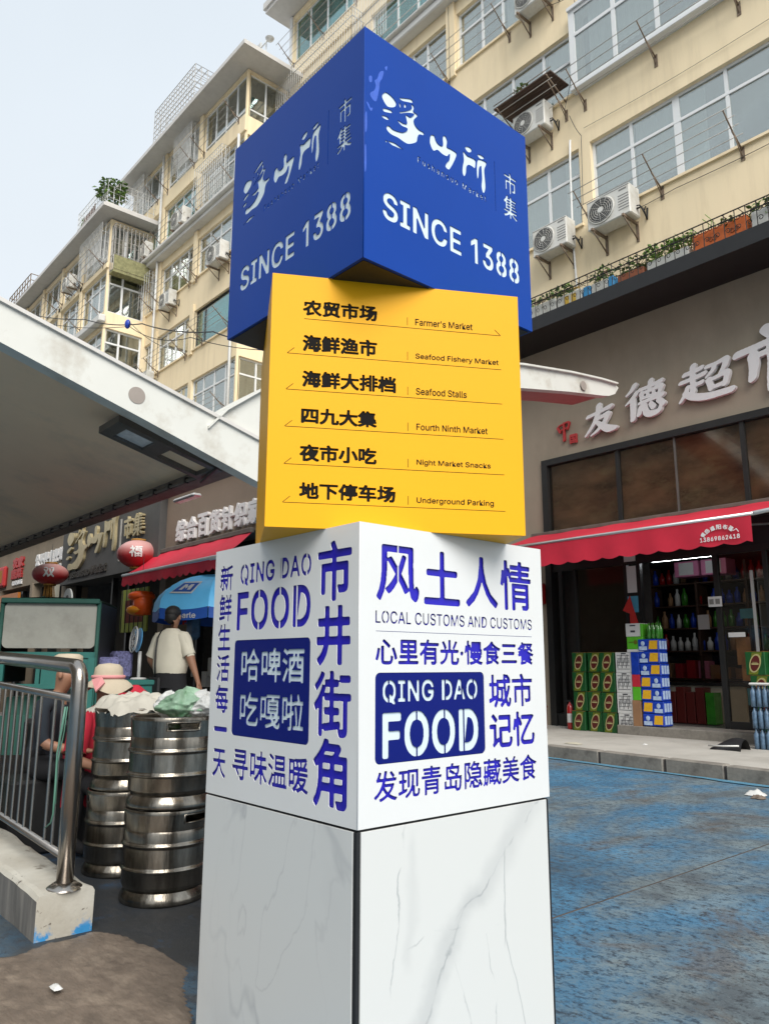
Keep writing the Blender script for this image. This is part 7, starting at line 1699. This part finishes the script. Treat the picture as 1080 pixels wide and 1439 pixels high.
# right of the standing person
single('stall_crate', MB().box(-6.9, -6.2, 4.0, 4.5, 0, .95, c=.02), M['counter'], 'cream painted stall counter right of the standing person', 'counter')
q = MB(); q.box(-6.75, -6.4, 4.02, 4.3, .952, 1.12, c=.01); o = single('carton', q, M['carton_white'], 'white carton with red print on the cream stall counter', 'carton')
q = MB(); q.prism([(-6.73, 4.015, .97), (-6.6, 4.015, .97), (-6.5, 4.015, 1.10), (-6.68, 4.015, 1.10)], (0, .003, 0)); mk('red_print', q.mesh('red_print', M['carton_red']), o)
single('carton', MB().box(-6.88, -6.78, 4.0, 4.15, .952, 1.2), M['pink_carton'], 'small magenta box at the left end of the cream counter', 'carton')
for k in range(9):
    x = -7.0 + .12 * k; z = 1.35 + .07 * (k % 3)
    single('hanging_goods', MB().tube([(x, 4.4, z + .5), (x + ru(-.03, .03), 4.4, z + .25), (x, 4.4, z)], [.008, .02, .012], 6), M[random.choice(['steel_rod', 'ac_grey', 'white_plastic', 'ac_dark'])], 'dim kitchen item hanging behind the standing person', 'goods', 'kitchen items hanging under the blue umbrella')
single('white_strip', MB().box(-6.62, -6.57, 4.3, 4.31, 1.35, 1.80), M['white_plastic'], 'narrow white paper strip hanging below the blue umbrella', 'paper strip')
single('blue_bundle', MB().box(-7.75, -7.55, 3.9, 4.0, 1.55, 1.86, c=.04), mat('blue_grey_bag', (.05, .12, .22), .5, var=.5, scale=15), 'blue grey plastic bundle hanging left of the standing person head', 'bag')
o = single('red_star', MB().prism([(-7.72 + .06 * (1 if k % 2 else .45) * math.cos(k * PI / 5), 3.86, 1.77 + .06 * (1 if k % 2 else .45) * math.sin(k * PI / 5)) for k in range(10)], (0, .02, 0)), M['flag_red'], 'small red star ornament left of the standing person head', 'ornament')
_T = Matrix.Translation((0, 0, 1.3)) @ Matrix.Scale(1.2, 4) @ Matrix.Translation((0, 0, -1.3))   # the stall is a fifth larger and further back than first laid out
for o in set(bpy.data.objects) - _before:
    if o.type == 'EMPTY' and o.parent is None:
        p0 = o.location.copy(); o.location = _T @ p0
        for c in o.children_recursive: c.data.transform(Matrix.Scale(1.2, 4)) if c.data.users == 1 else None
    elif o.type == 'MESH' and o.parent is None:
        o.data.transform(_T)
        for c in o.children: c.data.transform(_T)
single('blue_tub', MB().lathe([(0, 0), (.22, 0), (.27, .28), (.25, .28), (.2, .03), (0, .03)], 20, -5.62, 3.5, .62), M['umb_blue'], 'bright blue tub between the kegs and the white cube', 'tub')
single('tub_stand', MB().box(-5.9, -5.3, 3.25, 3.8, 0, .615, c=.01), M['black'], 'dark crate under the blue tub', 'crate')

# ---------- blue umbrella
UB = Thing('parasol', 'bright blue stall umbrella with a white logo', 'umbrella', (-8.98, 5.06, 0))
uc = Vector((-8.98, 5.06, 0)); uR = .93; uz0, uz1 = 1.97, 2.45; n8 = 8
ph0 = math.radians(49)
def rib(k, t):
    a_ = ph0 + 2 * PI * k / n8; return Vector((uc.x + uR * math.sin(t * PI / 2) * math.cos(a_), uc.y + uR * math.sin(t * PI / 2) * math.sin(a_), uz0 + (uz1 - uz0) * math.cos(t * PI / 2) ** .9))
q = MB()
for k in range(n8):
    q.grid(lambda u, v, k=k: tuple(rib(k, v).lerp(rib(k + 1, v), u) - Vector((0, 0, .03 * math.sin(PI * u) * v))), 6, 8)
UB.part('canopy', q, M['umb_blue'], fix=False)
q = MB()
for k in range(n8):
    A_, B_ = rib(k, 1), rib(k + 1, 1)
    q.grid(lambda u, v: tuple(A_.lerp(B_, .01 + u * .98) + Vector((0, 0, -.03 * math.sin(PI * u) - v * .13))), 8, 1)
UB.part('valance', q, M['umb_dark'], fix=False)
q = MB()
for k in range(n8): q.tube([rib(k, t) - Vector((0, 0, .012)) for t in (.05, .4, .7, 1)], .006, 4)
UB.part('rib', q, M['alu']); q = MB(); q.bar((uc.x, uc.y, 0), (uc.x, uc.y, uz1 + .04), .022, 10); UB.part('pole', q, M['alu'])
# white logo on the panel that faces the street
def on_panel(mb, k, cu, cv, sc_, lift=.010):
    out = MB()
    for X, Y, Z in mb.v:
        v = cv - Y * sc_; u = cu + X * sc_; p = rib(k, v).lerp(rib(k + 1, v), u) - Vector((0, 0, .03 * math.sin(PI * u) * v)); nn_ = (p - Vector((uc.x, uc.y, 1.4))).normalized(); out.v.append(tuple(p + nn_ * (lift + Z)))
    out.f, out.sm, out.mi = mb.f, mb.sm, mb.mi; return out
kf = 5   # panel index facing the camera
lg = loops_mb([[(-.5, -.22), (.38, -.22), (.55, .22), (-.33, .22)], [(-.44, -.17), (.34, -.17), (.48, .17), (-.30, .17)]], .001)
UB.part('logo', on_panel(lg, kf, .40, .66, .55), M['carton_white'], fix=False)
lg = loops_mb([[(-.43, -.16), (.33, -.16), (.47, .16), (-.29, .16)]], .001); UB.part('logo', on_panel(lg, kf, .40, .66, .55), M['umb_dark'], fix=False)
lg = loops_mb([[(-.25, -.1), (-.12, -.1), (-.06, .02), (0, -.06), (.08, .02), (.1, -.1), (.22, -.1), (.26, .1), (.12, .1), (.04, .0), (-.03, .1), (-.16, .1)]], .001); UB.part('logo', on_panel(lg, kf, .42, .66, .55, .014), M['carton_white'], fix=False)
for k_, cu in ((kf + 1, .22), (kf + 1, .55)):
    lg = loops_mb(tl('国康特饮'[0:2] if cu < .4 else '特饮', -.3, .3, -.14, .14, bold=.012, px=40), .001); UB.part('lettering', on_panel(lg, k_, cu, .76, .42), M['carton_white'], fix=False)
A_, B_ = rib(kf, 1), rib(kf + 1, 1); d_ = (B_ - A_).normalized()
o_ = MB(); o_.merge(loops_mb(tl('Charle', 0, .34, 0, .07, bold=.002, px=40), .001), frame_m(tuple(A_ + d_ * .2 + Vector((0, 0, -.135))) , tuple(d_)) @ Matrix.Translation((0, 0, .006))); UB.part('lettering', o_, M['carton_white'])

# ---------- three-wheeled cargo vehicle (seen from behind its cab)
VH = Thing('cargo_tricycle', 'teal cargo tricycle with a grey covered cab and dark green roof edge', 'tricycle', (-8.9, 2.6, 0))
VM = Matrix.Translation((-8.62, 2.78, 0)) @ Matrix.Rotation(math.radians(58), 4, 'Z')   # local x across the cab back, local -y towards the camera
def VP(name, mb, m, **k): o_ = MB(); o_.merge(mb, VM); return VH.part(name, o_, m, **k)
q = MB(); q.merge(loops_mb([rrect(-.47, .47, 1.46, 1.94, .06)], .03), frame_m((0, -.02, 0), (1, 0, 0))); VP('cab_back', q, M['cab_grey'])
q = MB(); q.grid(lambda u, v: (-.50 + u * 1.0, -.06 + v * 1.1, 1.955 + .07 * math.sin(u * PI) ** .5 * .6 + .02 * math.sin(v * PI)), 14, 6); VP('cab_roof', q, M['dkgreen'], fix=False)
q = MB(); q.box(-.50, .50, -.075, -.04, 1.93, 1.985, c=.01); VP('roof_edge', q, M['dkgreen'])
for sx_ in (-1, 1):
    q = MB(); q.tube([(sx_ * .49, -.03, .55), (sx_ * .49, -.03, 1.35), (sx_ * .49, -.03, 1.95)], .022, 8); VP('cab_post', q, M['dkgreen'])
    q = MB(); q.grid(lambda u, v: (sx_ * .49, .02 + u * 1.0, 1.1 + v * .85), 3, 3); VP('cab_shade_sheet', q, M['black'], fix=False)  # black sheets stand in for the shade inside the cab
q = MB(); q.box(-.5, .5, -.05, .0, 1.36, 1.42); q.box(-.5, .5, -.05, 0, 1.04, 1.09); q.box(-.5, -.42, -.05, 0, 1.04, 1.42); q.box(.42, .5, -.05, 0, .6, 1.42); q.box(-.1, -.06, -.05, 0, 1.09, 1.36); VP('rear_frame', q, M['teal'])
q = MB(); q.box(-.05, .5, -.03, 0, 1.09, 1.36); VP('rear_panel', q, M['teal'])
q = MB(); q.box(-.52, .52, -1.35, -.1, .52, .58); q.box(-.52, -.49, -1.35, -.1, .58, .85); q.box(.49, .52, -1.35, -.1, .58, .85); q.box(-.52, .52, -1.38, -1.35, .52, .85); VP('cargo_bed', q, M['dkgreen'])
for x, y in ((-.5, -.8), (.5, -.8), (0, .95)):
    q = MB(); q.tube([(x + .17 * 0 - .05, y, .27), (x + .05, y, .27)], .001, 4); ring_ = MB(); ring_.tube([(x, y + .21 * math.cos(t), .27 + .21 * math.sin(t)) for t in np.linspace(0, 2 * PI, 21)[:-1]], .055, 8, closed=True); wq = VP('wheel', ring_, M['black'])
    q = MB(); q.disc((x - .03, y, .27), (1, 0, 0), .16, 16, th=.06); o_ = MB(); o_.merge(q, VM); VH.part('rim', o_, M['steel_rod'], wq)
q = MB(); q.box(-.42, .42, .15, .9, .45, .95); VP('seat_box', q, M['dkgreen'])
o = single('white_helmet', MB().ell((-8.95, 1.95, 1.42), (.14, .14, .11), 16, 10), M['sheet'], 'white rounded bundle at the left edge of the cab window', 'bundle')
single('dark_tarpaulin', MB().grid(lambda u, v: (-10.5 + u * 1.6, 2.5 + .3 * v, 1.8 + .12 * u + v * .1 + .03 * math.sin(u * 9)), 12, 4), M['dkgreen'], 'dark green tarpaulin edge sloping left of the vehicle cab', 'tarpaulin', fix=False)

# ================================================================== PEOPLE
def seg_dist(p, a, b):
    ab = b - a; t = max(0, min(1, (p - a).dot(ab) / max(ab.length_squared, 1e-9))); return (p - a - ab * t).length
def person(label, loc, rz, J, E, mats, assign, group=None):
    """J: name -> (x, y, z, radius); E: edges; one continuous skin mesh, materials by region."""
    T = Thing('person', label, 'person', loc, group, world=False, rotz=rz)
    names = list(J); me = bpy.data.meshes.new('body'); me.from_pydata([J[n][:3] for n in names], [(names.index(a), names.index(b)) for a, b in E], [])
    o = bpy.data.objects.new('tmp', me); COL.objects.link(o)
    md_ = o.modifiers.new('s', 'SKIN'); md_.use_smooth_shade = True; md_.branch_smoothing = .6
    if not me.skin_vertices:
        bpy.context.view_layer.objects.active = o
        try: bpy.ops.mesh.customdata_skin_add()
        except Exception as ex: print('skin add', ex)
    for i_, n in enumerate(names):
        r = J[n][3]; me.skin_vertices[0].data[i_].radius = r if isinstance(r, tuple) else (r, r); me.skin_vertices[0].data[i_].use_root = (i_ == 0)
    sb = o.modifiers.new('b', 'SUBSURF'); sb.levels = 2; sb.render_levels = 2
    dg = bpy.context.evaluated_depsgraph_get(); m2 = bpy.data.meshes.new_from_object(o.evaluated_get(dg)); bpy.data.objects.remove(o)
    m2.materials.clear()
    for m_ in mats: m2.materials.append(m_)
    segs = [(Vector(J[a][:3]), Vector(J[b][:3]), assign[(a, b)]) for a, b in E]
    for p in m2.polygons:
        c = p.center; best = min(segs, key=lambda s_: seg_dist(c, s_[0], s_[1])); v_ = best[2]; p.material_index = v_(c) if callable(v_) else v_; p.use_smooth = True
    ob = mk('body', m2, T.o); return T
def fingers(J, E, A, side, hand, wrist, sk=0):
    """Five short finger chains rooted in the palm."""
    hv = (Vector(J[hand][:3]) - Vector(J[wrist][:3])).normalized(); across = Vector((0, 1, 0)); across = (across - hv * across.dot(hv)).normalized(); h_ = Vector(J[hand][:3])
    for k, (o_, L_) in enumerate(((-.030, .062), (-.010, .072), (.010, .068), (.029, .055))):
        a = f'{side}f{k}a'; b = f'{side}f{k}b'; p = h_ + across * o_ + hv * .035; r = p + hv * L_ + Vector((.012 if side == 'L' else -.012, 0, 0))
        J[a] = (*p, .010); J[b] = (*r, .008); E += [(hand, a), (a, b)]; A[(hand, a)] = sk; A[(a, b)] = sk
    p = h_ - across * .035; r = p - across * .02 + hv * .045; J[side + 'ta'] = (*p, .012); J[side + 'tb'] = (*r, .009); E += [(hand, side + 'ta'), (side + 'ta', side + 'tb')]; A[(hand, side + 'ta')] = sk; A[(side + 'ta', side + 'tb')] = sk
# --- standing person in the cream shirt, seen from behind (local: faces +Y, X to the right)
SKN, SHI, PAN = 0, 1, 2
J = {'pelvis': (0, 0, .95, (.155, .115)), 'waist': (0, .01, 1.08, (.165, .12)), 'chest': (0, 0, 1.28, (.185, .125)), 'shoulder': (0, -.01, 1.43, (.13, .09)), 'neck': (0, .0, 1.52, .058), 'head0': (-.005, .02, 1.60, .080), 'head1': (-.01, .025, 1.69, (.086, .094)),
     'Ls': (-.19, 0, 1.42, .075), 'Le': (-.27, -.02, 1.16, .056), 'Lw': (-.24, .14, .99, .033), 'Lh': (-.235, .21, .95, .036),
     'Rs': (.19, 0, 1.42, .075), 'Re': (.29, -.03, 1.17, .054), 'Rw': (.37, -.01, .96, .031), 'Rh': (.39, .01, .885, .036),
     'Lhip': (-.095, 0, .86, (.112, .115)), 'Lk': (-.11, .03, .49, .075), 'La': (-.12, -.02, .10, .050), 'Lt': (-.12, .13, .045, .040),
     'Rhip': (.095, 0, .86, (.112, .115)), 'Rk': (.12, -.02, .49, .075), 'Ra': (.14, -.10, .10, .050), 'Rt': (.15, .05, .045, .040)}
E = [('pelvis', 'waist'), ('waist', 'chest'), ('chest', 'shoulder'), ('shoulder', 'neck'), ('neck', 'head0'), ('head0', 'head1'), ('shoulder', 'Ls'), ('Ls', 'Le'), ('Le', 'Lw'), ('Lw', 'Lh'), ('shoulder', 'Rs'), ('Rs', 'Re'), ('Re', 'Rw'), ('Rw', 'Rh'),
     ('pelvis', 'Lhip'), ('Lhip', 'Lk'), ('Lk', 'La'), ('La', 'Lt'), ('pelvis', 'Rhip'), ('Rhip', 'Rk'), ('Rk', 'Ra'), ('Ra', 'Rt')]
A = {}
for e in E: A[e] = {'p': PAN, 'L': PAN, 'R': PAN}.get(e[1][0], SKN)
A[('pelvis', 'waist')] = lambda c: SHI if c.z > 1.02 else PAN; A[('waist', 'chest')] = SHI; A[('chest', 'shoulder')] = SHI; A[('shoulder', 'neck')] = lambda c: SHI if c.z < 1.485 else SKN; A[('neck', 'head0')] = SKN; A[('head0', 'head1')] = SKN
for s_ in 'LR':
    A[('shoulder', s_ + 's')] = SHI; A[(s_ + 's', s_ + 'e')] = (lambda c: SHI if c.z > 1.20 else SKN); A[(s_ + 'e', s_ + 'w')] = SKN; A[(s_ + 'w', s_ + 'h')] = SKN; A[(s_ + 'a', s_ + 't')] = PAN
fingers(J, E, A, 'L', 'Lh', 'Lw'); fingers(J, E, A, 'R', 'Rh', 'Rw')
P1 = person('person standing with back turned in loose cream shirt, black trousers, dark bag strap', (-8.50, 4.12, .19), math.radians(28), J, E, [M['tan_skin'], M['cream_shirt'], M['black_cloth']], A)
def pp(T, name, mb, m): return mk(name, mb.mesh(name, m, (0, 0, 0)), T.o)
q = MB(); q.ell((-.01, .008, 1.70), (.090, .102, .084), 20, 14); q.ell((-.01, -.022, 1.65), (.078, .072, .085), 16, 10); pp(P1, 'hair', q, M['hair'])
q = MB(); q.ell((-.092, .025, 1.64), (.012, .022, .032), 8, 6); q.ell((.075, .025, 1.64), (.012, .022, .032), 8, 6); pp(P1, 'ear', q, M['tan_skin'])
q = MB(); q.ell((-.01, .115, 1.635), (.013, .022, .020), 8, 6); q.ell((-.01, .095, 1.60), (.026, .012, .008), 8, 6); pp(P1, 'nose_and_mouth', q, M['tan_skin'])
q = MB(); q.ell((-.045, .10, 1.665), (.014, .008, .008), 8, 6); q.ell((.025, .10, 1.665), (.014, .008, .008), 8, 6); pp(P1, 'eye', q, M['black'])
# loose shirt shell with sleeves
def shell(mb, rings, n_=28, fold=.012, seed=0):
    for i_, (cx, cy, z, rx, ry) in enumerate(rings):
        for k in range(n_):
            a_ = 2 * PI * k / n_; f_ = 1 + fold * 6 * mn.noise((math.cos(a_) * 2.2, math.sin(a_) * 2.2, z * 5 + seed)); mb.v.append((cx + rx * math.cos(a_) * f_, cy + ry * math.sin(a_) * f_, z))
    o0 = len(mb.v) - n_ * len(rings)
    for i_ in range(len(rings) - 1):
        for k in range(n_): k2 = (k + 1) % n_; mb.f.append((o0 + i_ * n_ + k, o0 + i_ * n_ + k2, o0 + (i_ + 1) * n_ + k2, o0 + (i_ + 1) * n_ + k)); mb.sm.append(True); mb.mi.append(0)
q = MB(); shell(q, [(0, 0, .985, .185, .140), (0, 0, 1.02, .200, .150), (0, 0, 1.10, .218, .158), (0, 0, 1.22, .222, .155), (0, -.005, 1.34, .222, .140), (0, -.01, 1.43, .190, .115), (0, -.01, 1.485, .115, .085), (0, 0, 1.515, .068, .066)], 36, .010)
def sleeve(mb, a, b, r0, r1, seed):
    a, b = Vector(a), Vector(b); t = (b - a).normalized(); u = t.cross(Vector((0, 1, 0))).normalized(); v = t.cross(u); n_ = 20; o0 = len(mb.v)
    for i_ in range(7):
        f_ = i_ / 6; c = a.lerp(b, f_); r = r0 + (r1 - r0) * f_
        for k in range(n_):
            an = 2 * PI * k / n_; w_ = 1 + .09 * mn.noise((math.cos(an) * 2, math.sin(an) * 2, f_ * 3 + seed)); mb.v.append(tuple(c + (u * math.cos(an) + v * math.sin(an)) * r * w_))
    for i_ in range(6):
        for k in range(n_): k2 = (k + 1) % n_; mb.f.append((o0 + i_ * n_ + k, o0 + i_ * n_ + k2, o0 + (i_ + 1) * n_ + k2, o0 + (i_ + 1) * n_ + k)); mb.sm.append(True); mb.mi.append(0)
sleeve(q, (-.14, -.005, 1.435), (-.258, -.015, 1.19), .080, .072, 1); sleeve(q, (.14, -.005, 1.435), (.268, -.02, 1.20), .080, .072, 4)
o = mk('loose_shirt', q.mesh('loose_shirt', M['cream_shirt'], (0, 0, 0), False), P1.o)
q = MB(); q.tube([(-.10, .06, 1.50), (-.105, -.06, 1.49), (-.10, -.135, 1.40), (-.09, -.170, 1.25), (-.085, -.175, 1.10), (-.08, -.165, .95)], .010, 6); q.box(-.16, .00, -.20, -.14, .78, .96, c=.02); pp(P1, 'shoulder_bag', q, M['black'])
q = MB(); shell(q, [(-.11, -.0, .08, .085, .09), (-.11, .02, .45, .115, .115), (-.10, .0, .80, .14, .14), (-.06, 0, .93, .13, .13)], 20, .012, 3); shell(q, [(.14, -.08, .08, .085, .09), (.12, -.02, .45, .115, .115), (.10, .0, .80, .14, .14), (.06, 0, .93, .13, .13)], 20, .012, 6); shell(q, [(0, 0, .84, .215, .16), (0, 0, .93, .21, .155), (0, 0, 1.01, .19, .145)], 28, .006)
mk('wide_trousers', q.mesh('wide_trousers', M['black_cloth'], (0, 0, 0), False), P1.o)

# --- seated figures (local: faces +Y)
def seated(label, loc, rz, top, seat=.42, lean=.0, shirt='red_shirt', s=1.0):
    J = {'pelvis': (0, 0, seat + .09, (.15, .12)), 'waist': (0, .03 + lean * .3, seat + .24, (.145, .11)), 'chest': (0, .06 + lean * .8, seat + .42, (.165, .115)), 'shoulder': (0, .08 + lean, seat + .53, (.12, .085)), 'neck': (0, .11 + lean * 1.15, seat + .60, .052), 'head0': (0, .14 + lean * 1.3, seat + .68, .074), 'head1': (0, .15 + lean * 1.35, seat + .77, (.082, .090)),
         'Ls': (-.17, .08 + lean, seat + .50, .062), 'Le': (-.22, .20 + lean, seat + .26, .045), 'Lw': (-.13, .40 + lean, seat + .24, .030), 'Lh': (-.10, .47 + lean, seat + .24, .034),
         'Rs': (.17, .08 + lean, seat + .50, .062), 'Re': (.24, .16 + lean, seat + .25, .045), 'Rw': (.16, .36 + lean, seat + .20, .030), 'Rh': (.13, .43 + lean, seat + .20, .034),
         'Lhip': (-.10, .06, seat + .07, .10), 'Lk': (-.15, .42, seat + .07, .068), 'La': (-.14, .40, .09, .045), 'Lt': (-.14, .52, .04, .036),
         'Rhip': (.10, .06, seat + .07, .10), 'Rk': (.15, .42, seat + .07, .068), 'Ra': (.14, .40, .09, .045), 'Rt': (.14, .52, .04, .036)}
    E = [('pelvis', 'waist'), ('waist', 'chest'), ('chest', 'shoulder'), ('shoulder', 'neck'), ('neck', 'head0'), ('head0', 'head1'), ('shoulder', 'Ls'), ('Ls', 'Le'), ('Le', 'Lw'), ('Lw', 'Lh'), ('shoulder', 'Rs'), ('Rs', 'Re'), ('Re', 'Rw'), ('Rw', 'Rh'),
         ('pelvis', 'Lhip'), ('Lhip', 'Lk'), ('Lk', 'La'), ('La', 'Lt'), ('pelvis', 'Rhip'), ('Rhip', 'Rk'), ('Rk', 'Ra'), ('Ra', 'Rt')]
    A = {e: PAN for e in E}
    for e in (('pelvis', 'waist'), ('waist', 'chest'), ('chest', 'shoulder'), ('shoulder', 'Ls'), ('shoulder', 'Rs'), ('Ls', 'Le'), ('Rs', 'Re')): A[e] = SHI
    for e in (('shoulder', 'neck'), ('neck', 'head0'), ('head0', 'head1'), ('Le', 'Lw'), ('Lw', 'Lh'), ('Re', 'Rw'), ('Rw', 'Rh')): A[e] = SKN
    fingers(J, E, A, 'L', 'Lh', 'Lw'); fingers(J, E, A, 'R', 'Rh', 'Rw')
    T = person(label, loc, rz, J, E, [M['tan_skin'], M[shirt], M['black_cloth']], A); h = J['head1']
    q = MB(); q.ell((-.085, h[1] - .005, h[2] - .05), (.012, .02, .03), 8, 6); q.ell((.085, h[1] - .005, h[2] - .05), (.012, .02, .03), 8, 6); pp(T, 'ear', q, M['tan_skin'])
    q = MB(); q.ell((0, h[1] + .088, h[2] - .055), (.014, .022, .022), 8, 6); pp(T, 'nose', q, M['tan_skin'])
    q = MB(); q.ell((-.033, h[1] + .080, h[2] - .025), (.013, .008, .008), 8, 6); q.ell((.033, h[1] + .080, h[2] - .025), (.013, .008, .008), 8, 6); q.ell((0, h[1] + .076, h[2] - .095), (.026, .008, .006), 8, 6); pp(T, 'eyes_and_mouth', q, M['black'])
    return T, h
P2, h = seated('sitting person in red top and floppy beige hat, beside the kegs', (-5.93, 2.24, 0), math.radians(-80), 1.26, seat=.40, lean=.06)
q = MB(); shell(q, [(0, .0, .30, .20, .19), (0, .02, .45, .20, .18), (0, .05, .62, .19, .16), (0, .10, .82, .20, .15), (0, .15, .93, .16, .11), (0, .19, 1.0, .07, .07)], 28, .014, 2); sleeve(q, (-.14, .17, .93), (-.23, .30, .70), .075, .080, 2); sleeve(q, (.14, .17, .93), (.24, .26, .68), .075, .080, 5)
mk('loose_top', q.mesh('loose_top', M['red_shirt'], (0, 0, 0), False), P2.o)
q = MB(); hx, hy, hz = h[0], h[1], h[2]; n_ = 32
rg = [(.175, -.06, .025), (.165, -.035, .018), (.135, .0, .008), (.105, .02, 0), (.100, .06, 0), (.095, .10, 0), (.07, .125, 0), (0, .135, 0)]
for r, dz, wv in rg:
    for k in range(n_): a_ = 2 * PI * k / n_; q.v.append((hx + r * math.cos(a_), hy + r * 1.08 * math.sin(a_), hz + dz + wv * math.sin(a_ * 3 + 1)))
for i_ in range(len(rg) - 1):
    for k in range(n_): k2 = (k + 1) % n_; q.f.append((i_ * n_ + k, i_ * n_ + k2, (i_ + 1) * n_ + k2, (i_ + 1) * n_ + k)); q.sm.append(True); q.mi.append(0)
mk('floppy_hat', q.mesh('floppy_hat', M['hat'], (0, 0, 0), False), P2.o)
q = MB(); q.tube([(hx + .108 * math.cos(a_), hy + .112 * math.sin(a_), hz + .035) for a_ in np.linspace(0, 2 * PI, 25)[:-1]], .014, 6, closed=True); q.prism([(hx + .10, hy + .08, hz + .03), (hx + .20, hy + .12, hz + .01), (hx + .19, hy + .16, hz - .07), (hx + .09, hy + .11, hz - .01)], (.01, .01, .01)); pp(P2, 'ribbon', q, M['pink'])
single('low_stool', MB().box(-6.15, -5.75, 2.12, 2.5, 0, .38, c=.02), M['black'], 'dark box the person in red sits on', 'stool')
P3, h = seated('person in a dark shirt and flat pale cap, sitting behind the railing', (-6.05, 1.93, 0), math.radians(-50), 1.34, seat=.50, lean=.03, shirt='navy_shirt')
q = MB(); q.lathe([(.098, -.01), (.102, .02), (.098, .055), (.07, .07), (0, .073)], 24, h[0], h[1], h[2] + .03); q.merge(MB()); pp(P3, 'cap', q, M['hat'])
single('low_stool', MB().box(-6.28, -5.85, 1.72, 2.12, 0, .50, c=.02), M['black'], 'dark box the person with the cap sits on', 'stool')
single('stall_tarpaulin', MB().box(-7.6, -6.5, .9, 1.8, 0, .8, c=.05), M['dkgreen'], 'dark covered heap behind the railing at the left edge', 'covered heap')
single('dark_crate', MB().box(-7.0, -6.4, 2.1, 2.6, 0, .85, c=.03), M['black'], 'dark crate between the two sitting people', 'crate')

# ================================================================== BUILDING ACROSS THE STREET (behind the camera; added unseen to shade the low fronts, also shows in reflections)
OB = Thing('apartment_building', 'unseen beige apartment block added across the street to shade the low fronts', 'building', (-31, -13.5, 0))
RO = Matrix.Translation((-31, -13.5, 0)) @ Matrix.Rotation(PI, 4, 'Z')
hs = []
for r_ in range(5):
    for k in range(14): hs.append((-28 + k * 4.0, -28 + k * 4.0 + 2.4, 4.2 + r_ * 2.8, 5.8 + r_ * 2.8))
tmp = wall_mb(-30, 29.5, 0, 18.0, 0, hs, .2); o_ = MB(); o_.merge(tmp, RO); OB.part('wall', o_, mat('opposite_wall_beige', (.42, .33, .24), .85, var=.15), fix=False)
tmp = MB(); tmp.box(-30, 29.5, .25, .3, 0, 18); tmp.box(-30, 29.5, .3, 9, 17.8, 18); o_ = MB(); o_.merge(tmp, RO); OB.part('inner_wall', o_, M['room'])
tmp = MB()
for r_ in range(5): tmp.box(-30, 29.5, -.12, 0, 3.7 + r_ * 2.8, 3.85 + r_ * 2.8)
o_ = MB(); o_.merge(tmp, RO); OB.part('ledge', o_, M['white_paint'])
